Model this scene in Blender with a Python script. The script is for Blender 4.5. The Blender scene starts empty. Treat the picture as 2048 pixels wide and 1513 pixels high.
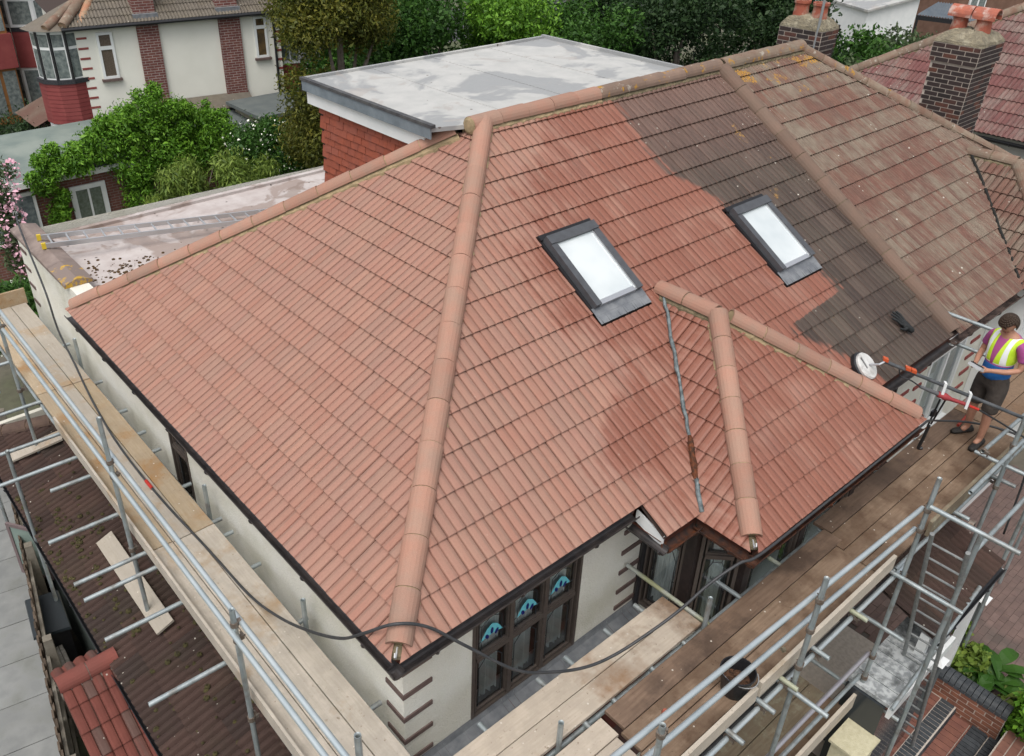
import bpy, math, random
from mathutils import Vector, Matrix
random.seed(11)
rnd = random.Random(5)
SC = bpy.context.scene
COL = SC.collection

# ---------------------------------------------------------------- camera
cam_d = bpy.data.cameras.new('camera'); cam = bpy.data.objects.new('camera', cam_d); COL.objects.link(cam)
cam_d.sensor_fit = 'HORIZONTAL'; cam_d.sensor_width = 36.0; cam_d.lens = 1715.6 / 2048 * 36.0
cam_d.shift_x = 100 / 2048; cam_d.shift_y = -60 / 2048
cam_d.clip_start = 0.1; cam_d.clip_end = 1000
CR = Vector((0.766165, -0.642581, 0.009007)); CU = Vector((0.324692, 0.399158, 0.857466)); CF = Vector((0.554586, 0.654036, -0.514461))
CAM = Vector((-2.40525, -3.55589, 10.25211))
cam.matrix_world = Matrix(((CR.x, CU.x, -CF.x, CAM.x), (CR.y, CU.y, -CF.y, CAM.y), (CR.z, CU.z, -CF.z, CAM.z), (0, 0, 0, 1)))
SC.camera = cam

# ---------------------------------------------------------------- light: overcast day
SUN_EL, SUN_AZ = math.radians(64), math.radians(238)      # azimuth measured from +Y towards +X
W = bpy.data.worlds.new('World'); SC.world = W; W.use_nodes = True
nt = W.node_tree; nt.nodes.clear()
sky = nt.nodes.new('ShaderNodeTexSky'); sky.sky_type = 'NISHITA'; sky.sun_disc = False
sky.sun_elevation = SUN_EL; sky.sun_rotation = SUN_AZ; sky.dust_density = 4.0; sky.air_density = 1.0; sky.ozone_density = 1.0
hs = nt.nodes.new('ShaderNodeHueSaturation'); hs.inputs['Saturation'].default_value = 0.30
bg = nt.nodes.new('ShaderNodeBackground'); bg.inputs['Strength'].default_value = 0.15
wo = nt.nodes.new('ShaderNodeOutputWorld')
nt.links.new(sky.outputs[0], hs.inputs['Color']); nt.links.new(hs.outputs[0], bg.inputs[0]); nt.links.new(bg.outputs[0], wo.inputs[0])
sl = bpy.data.lights.new('sun', 'SUN'); sl.energy = 1.0; sl.angle = math.radians(40); sl.color = (1.0, 0.96, 0.90)
sun = bpy.data.objects.new('sun', sl); COL.objects.link(sun); sun.location = (0, 0, 40)
sd = Vector((math.sin(SUN_AZ) * math.cos(SUN_EL), math.cos(SUN_AZ) * math.cos(SUN_EL), math.sin(SUN_EL)))
sun.rotation_euler = (-sd).to_track_quat('-Z', 'Y').to_euler()
SC.view_settings.view_transform = 'Standard'; SC.view_settings.look = 'None'
SC.view_settings.exposure = 0.45; SC.view_settings.gamma = 1.0; SC.view_settings.use_curve_mapping = False
SC.render.engine = 'CYCLES'
SC.cycles.max_bounces = 6; SC.cycles.diffuse_bounces = 3; SC.cycles.glossy_bounces = 3; SC.cycles.transmission_bounces = 4
SC.cycles.transparent_max_bounces = 8; SC.cycles.use_denoising = True

# ---------------------------------------------------------------- mesh helpers
class MB:
    def __init__(s): s.v = []; s.f = []; s.m = []; s.uv = []; s.t = []
    def poly(s, pts, m=0, uv=None, tint=0.0):
        i = len(s.v); s.v += [tuple(p) for p in pts]; s.f.append(tuple(range(i, i + len(pts)))); s.m.append(m)
        s.uv.append(uv); s.t.append(tint)
    def mesh_part(s, vs, fs, m=0):
        i = len(s.v); s.v += [tuple(p) for p in vs]
        for f in fs: s.f.append(tuple(a + i for a in f)); s.m.append(m); s.uv.append(None); s.t.append(0.0)
    def hexa(s, p, m=0):                                     # 8 corners: bottom 4 ccw, top 4 ccw
        s.mesh_part(p, [(3, 2, 1, 0), (4, 5, 6, 7), (0, 1, 5, 4), (1, 2, 6, 5), (2, 3, 7, 6), (3, 0, 4, 7)], m)
    def box(s, x0, x1, y0, y1, z0, z1, m=0):
        s.hexa([(x0, y0, z0), (x1, y0, z0), (x1, y1, z0), (x0, y1, z0), (x0, y0, z1), (x1, y0, z1), (x1, y1, z1), (x0, y1, z1)], m)
    def obox(s, c, ax, ay, az, hx, hy, hz, m=0):             # oriented box
        c = Vector(c); ax = Vector(ax).normalized() * hx; ay = Vector(ay).normalized() * hy; az = Vector(az).normalized() * hz
        s.hexa([c - ax - ay - az, c + ax - ay - az, c + ax + ay - az, c - ax + ay - az, c - ax - ay + az, c + ax - ay + az, c + ax + ay + az, c - ax + ay + az], m)
    def tube(s, a, b, r, n=10, m=0, r2=None, cap=True, hollow=0.0):
        a = Vector(a); b = Vector(b); d = (b - a).normalized(); r2 = r if r2 is None else r2
        u = d.cross(Vector((0, 0, 1)))
        if u.length < 1e-3: u = d.cross(Vector((1, 0, 0)))
        u.normalize(); w = d.cross(u)
        ra = [a + (u * math.cos(2 * math.pi * k / n) + w * math.sin(2 * math.pi * k / n)) * r for k in range(n)]
        rb = [b + (u * math.cos(2 * math.pi * k / n) + w * math.sin(2 * math.pi * k / n)) * r2 for k in range(n)]
        fs = [(k, (k + 1) % n, n + (k + 1) % n, n + k) for k in range(n)]
        if cap and not hollow: fs += [tuple(range(n - 1, -1, -1)), tuple(range(n, 2 * n))]
        s.mesh_part(ra + rb, fs, m)
        if hollow:
            for base, ring, sgn in ((a, ra, 1), (b, rb, -1)):
                inn = [base + (p - base) * hollow for p in ring]; deep = [p + d * sgn * r * 3 for p in inn]
                s.mesh_part(ring + inn + deep, [(k, n + k, n + (k + 1) % n, (k + 1) % n) for k in range(n)] + [(n + k, 2 * n + k, 2 * n + (k + 1) % n, n + (k + 1) % n) for k in range(n)] + [tuple(range(2 * n, 3 * n))], m)
    def path(s, pts, r, n=8, m=0):
        pts = [Vector(p) for p in pts]; rings = []; u = None
        for i, p in enumerate(pts):
            d = (pts[min(i + 1, len(pts) - 1)] - pts[max(i - 1, 0)]).normalized()
            if u is None:
                u = d.cross(Vector((0, 0, 1)))
                if u.length < 1e-3: u = d.cross(Vector((1, 0, 0)))
            u = (u - d * u.dot(d)).normalized(); w = d.cross(u)
            rr = r[i] if isinstance(r, (list, tuple)) else r
            rings.append([p + (u * math.cos(2 * math.pi * k / n) + w * math.sin(2 * math.pi * k / n)) * rr for k in range(n)])
        vs = [q for R in rings for q in R]; fs = []
        for i in range(len(pts) - 1):
            fs += [(i * n + k, i * n + (k + 1) % n, (i + 1) * n + (k + 1) % n, (i + 1) * n + k) for k in range(n)]
        fs += [tuple(range(n - 1, -1, -1)), tuple(range((len(pts) - 1) * n, len(pts) * n))]
        s.mesh_part(vs, fs, m)
    def lathe(s, c, prof, n=16, m=0, ax=None):               # prof: (r, z) list, about vertical (or ax) axis at c
        c = Vector(c); Q = Vector((0, 0, 1)).rotation_difference(Vector(ax)) if ax is not None else None
        vs = []
        for r, z in prof:
            for k in range(n):
                p = Vector((r * math.cos(2 * math.pi * k / n), r * math.sin(2 * math.pi * k / n), z))
                vs.append(c + (Q @ p if Q else p))
        fs = []
        for i in range(len(prof) - 1):
            fs += [(i * n + k, i * n + (k + 1) % n, (i + 1) * n + (k + 1) % n, (i + 1) * n + k) for k in range(n)]
        s.mesh_part(vs, fs, m)
    def build(s, name, mats, parent=None, smooth=False, loc=None):
        me = bpy.data.meshes.new(name)
        vs = s.v
        if loc is not None: vs = [(a - loc[0], b - loc[1], c - loc[2]) for a, b, c in vs]
        me.from_pydata(vs, [], s.f)
        if not isinstance(mats, (list, tuple)): mats = [mats]
        for mm in mats: me.materials.append(mm)
        if len(mats) > 1: me.polygons.foreach_set('material_index', s.m)
        if any(u is not None for u in s.uv):
            ul = me.uv_layers.new(name='UVMap'); flat = []
            for f, u in zip(s.f, s.uv):
                for k in range(len(f)): flat += list(u[k]) if u else [0.0, 0.0]
            ul.data.foreach_set('uv', flat)
        if any(s.t):
            at = me.attributes.new('tint', 'FLOAT', 'FACE'); at.data.foreach_set('value', s.t)
        if smooth: me.polygons.foreach_set('use_smooth', [True] * len(s.f))
        me.update()
        o = bpy.data.objects.new(name, me); COL.objects.link(o)
        if loc is not None: o.location = loc
        if parent is not None: o.parent = parent
        return o

def link(name, me, parent=None, loc=(0, 0, 0), rot=None):
    o = bpy.data.objects.new(name, me); COL.objects.link(o); o.location = loc
    if rot is not None: o.rotation_euler = rot
    if parent is not None: o.parent = parent
    return o
def thing(name, label, cat, group=None):
    o = bpy.data.objects.new(name, None); COL.objects.link(o); o.empty_display_size = 0.2
    return tag(o, label, cat, group)
def tag(o, label, cat, group=None):
    o['label'] = label; o['category'] = cat
    if group: o['group'] = group
    return o
def struct(o, kind='structure'): o['kind'] = kind; return o
def lerp(a, b, t): return tuple(x + (y - x) * t for x, y in zip(a, b))

# ---------------------------------------------------------------- material helpers
class NT:
    def __init__(s, name):
        s.mat = bpy.data.materials.new(name); s.mat.use_nodes = True; s.t = s.mat.node_tree; s.t.nodes.clear()
        s.out = s.t.nodes.new('ShaderNodeOutputMaterial'); s.b = s.t.nodes.new('ShaderNodeBsdfPrincipled')
        s.t.links.new(s.b.outputs[0], s.out.inputs[0]); s.geo = s.t.nodes.new('ShaderNodeNewGeometry')
    def n(s, typ, **kw):
        nd = s.t.nodes.new(typ)
        for k, v in kw.items(): setattr(nd, k, v)
        return nd
    def set(s, nd, key, v):
        if isinstance(v, bpy.types.NodeSocket): s.t.links.new(v, nd.inputs[key])
        elif v is not None:
            if isinstance(v, (tuple, list)) and len(v) == 3 and nd.inputs[key].type == 'RGBA': v = (*v, 1)
            nd.inputs[key].default_value = v
    def math(s, op, a, b=None, c=None, clamp=False):
        nd = s.n('ShaderNodeMath', operation=op, use_clamp=clamp); s.set(nd, 0, a)
        if b is not None: s.set(nd, 1, b)
        if c is not None: s.set(nd, 2, c)
        return nd.outputs[0]
    def noise(s, vec, scale, detail=3, rough=.55, w=None, dist=0.0):
        nd = s.n('ShaderNodeTexNoise'); 
        if w is not None: nd.noise_dimensions = '4D'; s.set(nd, 'W', w)
        s.set(nd, 'Vector', vec); s.set(nd, 'Scale', scale); s.set(nd, 'Detail', detail); s.set(nd, 'Roughness', rough); s.set(nd, 'Distortion', dist)
        return nd.outputs['Fac']
    def ramp(s, fac, stops, interp='LINEAR'):
        nd = s.n('ShaderNodeValToRGB'); nd.color_ramp.interpolation = interp; e = nd.color_ramp.elements
        while len(e) < len(stops): e.new(0.5)
        for el, (p, c) in zip(e, stops):
            el.position = p; el.color = (c, c, c, 1) if isinstance(c, (int, float)) else (*c, 1)
        s.set(nd, 'Fac', fac); return nd.outputs[0]
    def mix(s, fac, a, b, mode='MIX'):
        nd = s.n('ShaderNodeMix', data_type='RGBA', blend_type=mode); s.set(nd, 0, fac); s.set(nd, 6, a); s.set(nd, 7, b); return nd.outputs[2]
    def sep(s, v):
        nd = s.n('ShaderNodeSeparateXYZ'); s.set(nd, 0, v); return nd.outputs
    def comb(s, x, y, z):
        nd = s.n('ShaderNodeCombineXYZ'); s.set(nd, 0, x); s.set(nd, 1, y); s.set(nd, 2, z); return nd.outputs[0]
    def mapv(s, v, scale=(1, 1, 1), rot=(0, 0, 0)):
        nd = s.n('ShaderNodeMapping'); s.set(nd, 'Vector', v); s.set(nd, 'Scale', scale); s.set(nd, 'Rotation', rot); return nd.outputs[0]
    def bump(s, h, strength=.3, dist=.01):
        nd = s.n('ShaderNodeBump'); s.set(nd, 'Height', h); s.set(nd, 'Strength', strength); s.set(nd, 'Distance', dist)
        s.t.links.new(nd.outputs[0], s.b.inputs['Normal'])
    def col(s, c): s.set(s.b, 'Base Color', c)
    def rough(s, r): s.set(s.b, 'Roughness', r)
    @property
    def pos(s): return s.geo.outputs['Position']
    def rand(s): return s.n('ShaderNodeObjectInfo').outputs['Random']
    def attr(s, name): return s.n('ShaderNodeAttribute', attribute_name=name).outputs['Fac']

def mat(name, c, rough=.8, c2=None, scale=6, contrast=(.35, .65), bump=0.0, bscale=60, bdist=.004, metal=0.0, spec=.3, stain=None, sscale=1.5, objrand=0.0, fine=0.0):
    m = NT(name); col = c
    if c2 is not None: col = m.mix(m.ramp(m.noise(m.pos, scale, 4), [(contrast[0], 0.0), (contrast[1], 1.0)]), c, c2)
    if stain is not None: col = m.mix(m.ramp(m.noise(m.pos, sscale, 5, .6), [(.5, 0.0), (.68, .8)]), col, stain)
    if fine:
        f = m.ramp(m.noise(m.pos, 90, 3), [(.3, 1 - fine), (.7, 1 + fine * .0)]); col = m.mix(1.0, col, f, 'MULTIPLY')
    if objrand:
        v = m.math('MULTIPLY_ADD', m.rand(), 2 * objrand, 1 - objrand); g = m.comb(v, v, v); col = m.mix(1.0, col, g, 'MULTIPLY')
    m.col(col); m.rough(rough); m.set(m.b, 'Metallic', metal); m.set(m.b, 'Specular IOR Level', spec)
    if bump: m.bump(m.noise(m.pos, bscale, 4, .6), bump, bdist)
    return m.mat
# ================================================================ roof tiles
def clip(P, a, b, c):                                        # keep a*u + b*v <= c
    out = []
    for i in range(len(P)):
        p, q = P[i - 1], P[i]; dp = a * p[0] + b * p[1] - c; dq = a * q[0] + b * q[1] - c
        if (dp <= 0) != (dq <= 0):
            t = dp / (dp - dq); out.append(tuple(x + (y - x) * t for x, y in zip(p, q)))
        if dq <= 0: out.append(q)
    return out
def clip_all(P, hps):
    for h in hps:
        if len(P) < 3: return []
        P = clip(P, *h)
    return P if len(P) >= 3 else []
def subtract(P, hole):
    pieces = []; rest = P
    for a, b, c in hole:
        o = clip(rest, -a, -b, -c)
        if len(o) >= 3: pieces.append(o)
        rest = clip(rest, a, b, c)
        if len(rest) < 3: break
    return pieces
def convex(pts):                                             # ccw polygon -> half planes
    h = []
    for i in range(len(pts)):
        (x0, y0), (x1, y1) = pts[i], pts[(i + 1) % len(pts)]; dx, dy = x1 - x0, y1 - y0
        h.append((dy, -dx, dy * x0 - dx * y0))
    return h
class Slope:
    def __init__(s, O, U, V):
        s.O = Vector(O); s.U = Vector(U).normalized(); s.V = Vector(V).normalized(); s.N = s.U.cross(s.V).normalized()
        if s.N.z < 0: s.N = -s.N
        s.flip = s.U.cross(s.V).z < 0
    def p(s, u, v, w=0.0): return s.O + s.U * u + s.V * v + s.N * w
    def uv(s, P): d = Vector(P) - s.O; return (d.dot(s.U), d.dot(s.V))
    def mw(s, u, v, w=0.0):
        o = s.p(u, v, w); return Matrix(((s.U.x, s.V.x, s.N.x, o.x), (s.U.y, s.V.y, s.N.y, o.y), (s.U.z, s.V.z, s.N.z, o.z), (0, 0, 0, 1)))
PROF2 = [(0, -.3), (.03, .5), (.13, 1), (.32, .95), (.44, .6), (.485, -.2), (.53, .55), (.64, 1), (.82, .95), (.93, .55), (.965, .1), (1, -.3)]
PROFR = [(0, 0), (.08, .75), (.17, 1), (.26, .75), (.333, 0), (.41, .75), (.5, 1), (.59, .75), (.667, 0), (.75, .75), (.833, 1), (.92, .75), (1, 0)]
def tile_quads(wid, gauge, hh, prof, lap=.05, lift=.03, edge=.03):
    q = []; L = gauge + lap
    for (a, wa), (b, wb) in zip(prof[:-1], prof[1:]):
        ua, ub = a * wid, b * wid
        q.append([(ua, 0, lift + wa * hh), (ub, 0, lift + wb * hh), (ub, L, wb * hh), (ua, L, wa * hh)])
        q.append([(ua, .004, lift + wa * hh - edge), (ub, .004, lift + wb * hh - edge), (ub, 0, lift + wb * hh), (ua, 0, lift + wa * hh)])
    return q
class TileSet:
    """collects the tiles of one house, then makes the largest ones objects and joins the rest"""
    def __init__(s, parent): s.parent = parent; s.items = []
    def field(s, sl, wid, gauge, u0, u1, v0, v1, hps, mats, holes=(), hh=.015, prof=PROF2, stagger=True, seed=1, name='tile', lift=.026, edge=.015, miss=0.0, jit=.0015):
        R = random.Random(seed); base = tile_quads(wid, gauge, hh, prof, lift=lift, edge=edge); key = (len(s.items), wid, gauge); full = {}
        row = 0; v = v0
        while v < v1 - .02:
            u = u0 - (wid / 2 if (stagger and row % 2) else 0)
            while u < u1:
                ju, jv, jw = R.uniform(-.002, .002), R.uniform(-jit, jit), R.uniform(0, jit * 1.5)
                bb = [(u, v), (u + wid, v), (u + wid, v + gauge + .05), (u, v + gauge + .05)]
                ins = all(a * p + b * q <= c for p, q in bb for a, b, c in hps)
                hit = [h for h in holes if clip_all([(p, q, 0) for p, q in bb], h)]
                quads = None
                if ins and not hit: quads = 'full'
                else:
                    quads = []
                    for Q in base:
                        P = clip_all([(p[0] + u, p[1] + v, p[2]) for p in Q], hps); Ps = [P] if P else []
                        for h in hit: Ps = [x for y in Ps for x in subtract(y, h)]
                        quads += [[(p[0] - u, p[1] - v, p[2]) for p in x] for x in Ps]
                    ar = 0
                    for Q in quads:
                        for i in range(1, len(Q) - 1): ar += abs((Q[i][0] - Q[0][0]) * (Q[i + 1][1] - Q[0][1]) - (Q[i + 1][0] - Q[0][0]) * (Q[i][1] - Q[0][1])) / 2
                    if ar < .0012: quads = None
                if quads and R.random() >= miss:
                    c = sl.p(u + wid / 2, v + gauge / 2); s.items.append(((c - CAM).length, sl, u + ju, v + jv, jw, quads, base, mats, full, name, R.random()))
                u += wid
            v += gauge; row += 1
    def finish(s, limit=300, rest='tile_field'):
        s.items.sort(key=lambda i: i[0]); rm = MB(); mats = None
        for k, (d, sl, u, v, w, quads, base, mt, full, name, tint) in enumerate(s.items):
            mats = mt; Q = base if quads == 'full' else quads
            if k < limit:
                if quads == 'full' and 'me' in full: me = full['me']
                else:
                    mb = MB()
                    for q in Q: mb.poly(q[::-1] if sl.flip else q, 0, [(p[0], p[1]) for p in (q[::-1] if sl.flip else q)])
                    me = bpy.data.meshes.new(name); me.from_pydata(mb.v, [], mb.f); me.materials.append(mt)
                    ul = me.uv_layers.new(name='UVMap'); ul.data.foreach_set('uv', [x for uu in mb.uv for t in uu for x in t]); me.update()
                    if quads == 'full': full['me'] = me
                o = bpy.data.objects.new(name, me); COL.objects.link(o); o.parent = s.parent; o.matrix_basis = sl.mw(u, v, w)
            else:
                for q in Q:
                    q = q[::-1] if sl.flip else q
                    rm.poly([sl.p(p[0] + u, p[1] + v, p[2] + w) for p in q], 0, [(p[0], p[1]) for p in q], max(tint, .001))
        if rm.f:
            o = rm.build(rest, mats, s.parent); o['kind'] = 'stuff'
def barrel(mb, a, b, up, r, n=10, arc=200, thick=.016, r2=None):   # half round ridge tile from a to b
    a = Vector(a); b = Vector(b); d = (b - a).normalized(); up = Vector(up); side = d.cross(up).normalized(); up = side.cross(d).normalized(); r2 = r2 or r
    A0 = math.radians((180 - arc) / 2); A1 = math.radians(180 - (180 - arc) / 2); vs = []
    for base, rr in ((a, r), (b, r2)):
        for t in (rr, rr - thick):
            for k in range(n + 1):
                an = A0 + (A1 - A0) * k / n; vs.append(base + (side * math.cos(an) + up * math.sin(an)) * t)
    m = n + 1; fs = []
    for k in range(n):
        fs.append((k, k + 1, 2 * m + k + 1, 2 * m + k)); fs.append((m + k + 1, m + k, 3 * m + k, 3 * m + k + 1))
        fs.append((k + 1, k, m + k, m + k + 1)); fs.append((2 * m + k, 2 * m + k + 1, 3 * m + k + 1, 3 * m + k))
    fs += [(0, 2 * m, 3 * m, m), (n, m + n, 3 * m + n, 2 * m + n)]
    mb.mesh_part(vs, fs)
def ridge_run(name, parent, p0, p1, up, m, r=.11, seg=.43, mortar=None, start=0.0, drop=.02, seed=3, mw=.06, lichen=None):
    p0 = Vector(p0); p1 = Vector(p1); L = (p1 - p0).length; d = (p1 - p0) / L; n = max(1, round(L / seg)); R = random.Random(seed); up = Vector(up).normalized()
    for k in range(n):
        a = p0 + d * (L * k / n); b = p0 + d * (L * (k + 1) / n - .011)
        j = up * R.uniform(-.004, .004)
        mb = MB(); barrel(mb, a - up * drop + j, b - up * drop + j, up, r * R.uniform(.985, 1.0), r2=r * 1.06, arc=186)
        mats_ = m if not callable(m) else m(a)
        mb.build(name, mats_, parent, smooth=False)
    cm = mortar or M_MORTAR0
    mb = MB(); barrel(mb, p0 - up * drop + d * .02, p1 - up * drop - d * .02, up, r * .93, arc=186); mb.build('mortar_core', cm, parent)
    for pe_, de_ in ((p0, -d), (p1, d)):
        mb = MB(); q_ = pe_ - up * drop + de_ * -.015; sd_ = d.cross(up).normalized(); pts_ = [q_ + (sd_ * math.cos(math.pi * k / 8) + up * math.sin(math.pi * k / 8)) * r * .97 for k in range(9)] + [q_ - sd_ * r * .97 - up * .05, q_ + sd_ * r * .97 - up * .05]; mb.poly(pts_); mb.build('mortar_end', cm, parent)
    if mortar:
        mb = MB(); side = d.cross(up).normalized(); N = int(L / .05)
        for s_ in (-1, 1):
            prev = None; mb = MB()
            for k in range(N + 1):
                c = p0 + d * (L * k / N); o1 = r * 1.0; o2 = r * 1.0 + mw * R.uniform(.0, .3)
                cur = (c + side * s_ * (o1 - .03) - up * (.03), c + side * s_ * o2 - up * (.06 + R.uniform(0, .02)), c + side * s_ * o2 - up * .13)
                if prev:
                    q = [prev[0], cur[0], cur[1], prev[1]]; mb.poly(q if s_ < 0 else q[::-1]); q = [prev[1], cur[1], cur[2], prev[2]]; mb.poly(q if s_ < 0 else q[::-1])
                prev = cur
            mb.build('mortar_bed', mortar, parent)

M_MORTAR0 = mat('mortar_core', (.33, .22, .14), .95, (.25, .17, .11), 14, bump=.5)
def tile_mat(name, kind):
    m = NT(name); X, Y, Z = m.sep(m.pos)
    rn = m.math('FRACT', m.math('ADD', m.attr('tint'), m.rand()))
    uvn = m.n('ShaderNodeUVMap', uv_map='UVMap'); U, V, _ = m.sep(uvn.outputs[0])
    roll = m.math('FLOOR', m.math('MULTIPLY', U, 10.1))
    wn = m.n('ShaderNodeTexWhiteNoise', noise_dimensions='2D'); m.set(wn, 'Vector', m.comb(rn, roll, 0)); rr = wn.outputs['Value']
    streak = m.noise(m.comb(m.math('MULTIPLY', U, 55), m.math('MULTIPLY', V, 4), 0), 1.0, 3, .6, w=m.math('MULTIPLY', rn, 40))
    big = m.noise(m.pos, 1.1, 4, .55); mid = m.noise(m.pos, 7, 4, .6); fine = m.noise(m.pos, 160, 2, .6)
    def line(y, stops, ymin, ymax, xmin, xmax):               # x as a function of y along a drawn edge
        t = m.math('DIVIDE', m.math('SUBTRACT', y, ymin), ymax - ymin)
        c = m.ramp(t, [((a - ymin) / (ymax - ymin), (b - xmin) / (xmax - xmin)) for a, b in stops])
        return m.math('MULTIPLY_ADD', c, xmax - xmin, xmin)
    if kind == 'clean':
        c = m.ramp(rn, [(0, (.345, .170, .124)), (.3, (.365, .185, .136)), (.6, (.35, .186, .142)), (.85, (.38, .202, .148)), (1, (.34, .176, .136))])
        grey = m.ramp(m.math('MULTIPLY_ADD', rr, .7, m.math('MULTIPLY', streak, .5)), [(.55, 0.0), (1.0, .38)])
        c = m.mix(grey, c, (.26, .18, .14))
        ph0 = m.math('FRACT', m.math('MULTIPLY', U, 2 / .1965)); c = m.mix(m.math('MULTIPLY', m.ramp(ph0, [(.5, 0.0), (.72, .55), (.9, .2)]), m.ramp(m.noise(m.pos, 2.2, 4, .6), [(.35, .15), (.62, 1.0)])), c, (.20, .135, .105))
        c = m.mix(m.ramp(mid, [(.4, 0.0), (.75, .35)]), c, (.36, .225, .165))
        wx = line(Y, [(-.4, 2.9), (.05, 2.75), (.43, 2.3), (.60, 2.75), (.94, 3.35), (1.3, 3.35), (1.62, 3.1), (2.16, 3.05), (2.6, 3.55), (2.9, 3.55), (3.3, 4.5), (3.75, 4.75)], -.4, 3.8, 2, 6)
        wet = m.ramp(m.math('ADD', m.math('SUBTRACT', X, wx), m.math('ADD', m.math('MULTIPLY_ADD', m.noise(m.pos, 2.6, 4, .6), 1.1, -.55), m.math('MULTIPLY_ADD', m.noise(m.comb(m.math('MULTIPLY', X, 11), m.math('MULTIPLY', Y, 1.3), 0), 1.0, 3, .6), 1.6, -.8))), [(.0, 0.0), (.4, 1.0)])
        wc = m.mix(.72, c, m.ramp(rn, [(0, (.20, .060, .034)), (.5, (.235, .074, .043)), (1, (.21, .068, .043))]))
        wc = m.mix(m.ramp(streak, [(.55, 0.0), (.8, .6)]), wc, (.12, .075, .06))
        dry2 = m.ramp(m.math('MULTIPLY_ADD', m.noise(m.comb(m.math('MULTIPLY', X, 12), m.math('MULTIPLY', Y, 1.4), 3.0), 1.0, 3, .6), .45, m.math('MULTIPLY', m.noise(m.pos, 1.7, 3, .5), .6)), [(.54, 0.0), (.68, .7)])
        wetf = m.math('MULTIPLY', wet, m.math('SUBTRACT', 1.0, dry2)); c = m.mix(wetf, c, wc)
        dx = line(Y, [(-.4, 6.75), (.04, 6.5), (.26, 6.27), (.5, 6.08), (.60, 6.1), (.66, 7.24), (.95, 7.25), (1.6, 6.6), (2.15, 6.53), (2.38, 6.33), (2.6, 6.10), (3.27, 6.09), (3.77, 6.18)], -.4, 3.8, 5.5, 7.5)
        dirt = m.ramp(m.math('ADD', m.math('SUBTRACT', X, dx), m.math('ADD', m.math('MULTIPLY_ADD', m.noise(m.pos, 9, 2, .5), .16, -.08), m.math('ADD', m.math('MULTIPLY_ADD', rr, .12, -.06), m.math('MULTIPLY_ADD', m.noise(m.comb(m.math('MULTIPLY', X, 14), m.math('MULTIPLY', Y, 1.5), 0), 1.0, 3, .6), .4, -.2)))), [(.0, 0.0), (.09, 1.0)])
        dc = m.ramp(m.math('MULTIPLY_ADD', rn, .5, m.math('MULTIPLY', streak, .6)), [(.1, (.036, .025, .020)), (.5, (.064, .045, .035)), (.9, (.110, .080, .062))])
        dc = m.mix(m.ramp(m.noise(m.pos, 1.5, 3), [(.45, 0.0), (.7, .45)]), dc, (.095, .078, .058))
        up = m.ramp(Z, [(.0, 0.0), (1.0, 1.0)])
        redp = m.ramp(m.math('ADD', m.math('MULTIPLY', m.math('SUBTRACT', Z, 6.3), .5), m.math('MULTIPLY', streak, .8)), [(.45, 0.0), (1.0, .8)])
        dc = m.mix(redp, dc, (.20, .115, .09)); c = m.mix(dirt, c, dc)
        vo = m.n('ShaderNodeTexVoronoi'); m.set(vo, 'Vector', m.pos); m.set(vo, 'Scale', 9.0)
        sp = m.math('MULTIPLY', m.math('LESS_THAN', vo.outputs['Distance'], .085), m.math('GREATER_THAN', m.sep(vo.outputs['Color'])[0], .66)); c = m.mix(m.math('MULTIPLY', sp, m.math('MAXIMUM', dirt, .12)), c, (.62, .58, .50))
        li = m.math('MULTIPLY', dirt, m.ramp(m.noise(m.pos, 2.7, 5, .6), [(.67, 0.0), (.70, 1.0)])); c = m.mix(m.math('MULTIPLY', li, m.ramp(m.noise(m.pos, 40, 3), [(.42, 0.0), (.55, .9)])), c, (.34, .19, .05))
        m.rough(m.math('MULTIPLY_ADD', wetf, -.32, .85)); m.set(m.b, 'Specular IOR Level', .35)
    else:
        P = dict(neigh=((.185, .092, .070), (.16, .092, .072), (.20, .108, .08), (.25, .215, .165)), brown=((.052, .033, .028), (.085, .050, .040), (.045, .032, .028), (.05, .042, .028)),
                 plum=((.20, .085, .08), (.165, .075, .07), (.235, .12, .105), (.27, .22, .19)), grey=((.165, .145, .118), (.19, .165, .135), (.145, .125, .105), (.19, .16, .11)),
                 porch=((.175, .055, .042), (.16, .052, .04), (.195, .062, .045), (.11, .08, .068)))[kind]
        c = m.ramp(rn, [(0, P[0]), (.5, P[1]), (1, P[2])])
        if kind in ('neigh', 'plum'):
            g = m.ramp(m.math('ADD', m.math('MULTIPLY_ADD', rr, .22, m.math('MULTIPLY', streak, .85)), m.math('MULTIPLY_ADD', m.noise(m.pos, 1.0, 4, .6), 1.0, -.45)), [(.50, 0.0), (.78, .8)])
            c = m.mix(g, c, P[3])
        elif kind == 'porch':
            c = m.mix(m.ramp(m.math('MULTIPLY_ADD', rr, .7, m.math('MULTIPLY', streak, .4)), [(.55, 0.0), (.75, .8)]), c, P[3])
        else:
            c = m.mix(m.ramp(m.noise(m.pos, 1.6, 5, .65), [(.45, 0.0), (.75, .6)]), c, P[3])
        c = m.mix(m.ramp(mid, [(.35, .3), (.65, 0.0)]), c, tuple(x * .5 for x in P[1]))
        vo = m.n('ShaderNodeTexVoronoi'); m.set(vo, 'Vector', m.pos); m.set(vo, 'Scale', 7.0 if kind != 'brown' else 11.0)
        sp = m.math('MULTIPLY', m.math('LESS_THAN', vo.outputs['Distance'], .09), m.math('GREATER_THAN', m.sep(vo.outputs['Color'])[0], .62)); c = m.mix(m.math('MULTIPLY', sp, .85), c, (.55, .52, .45))
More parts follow.
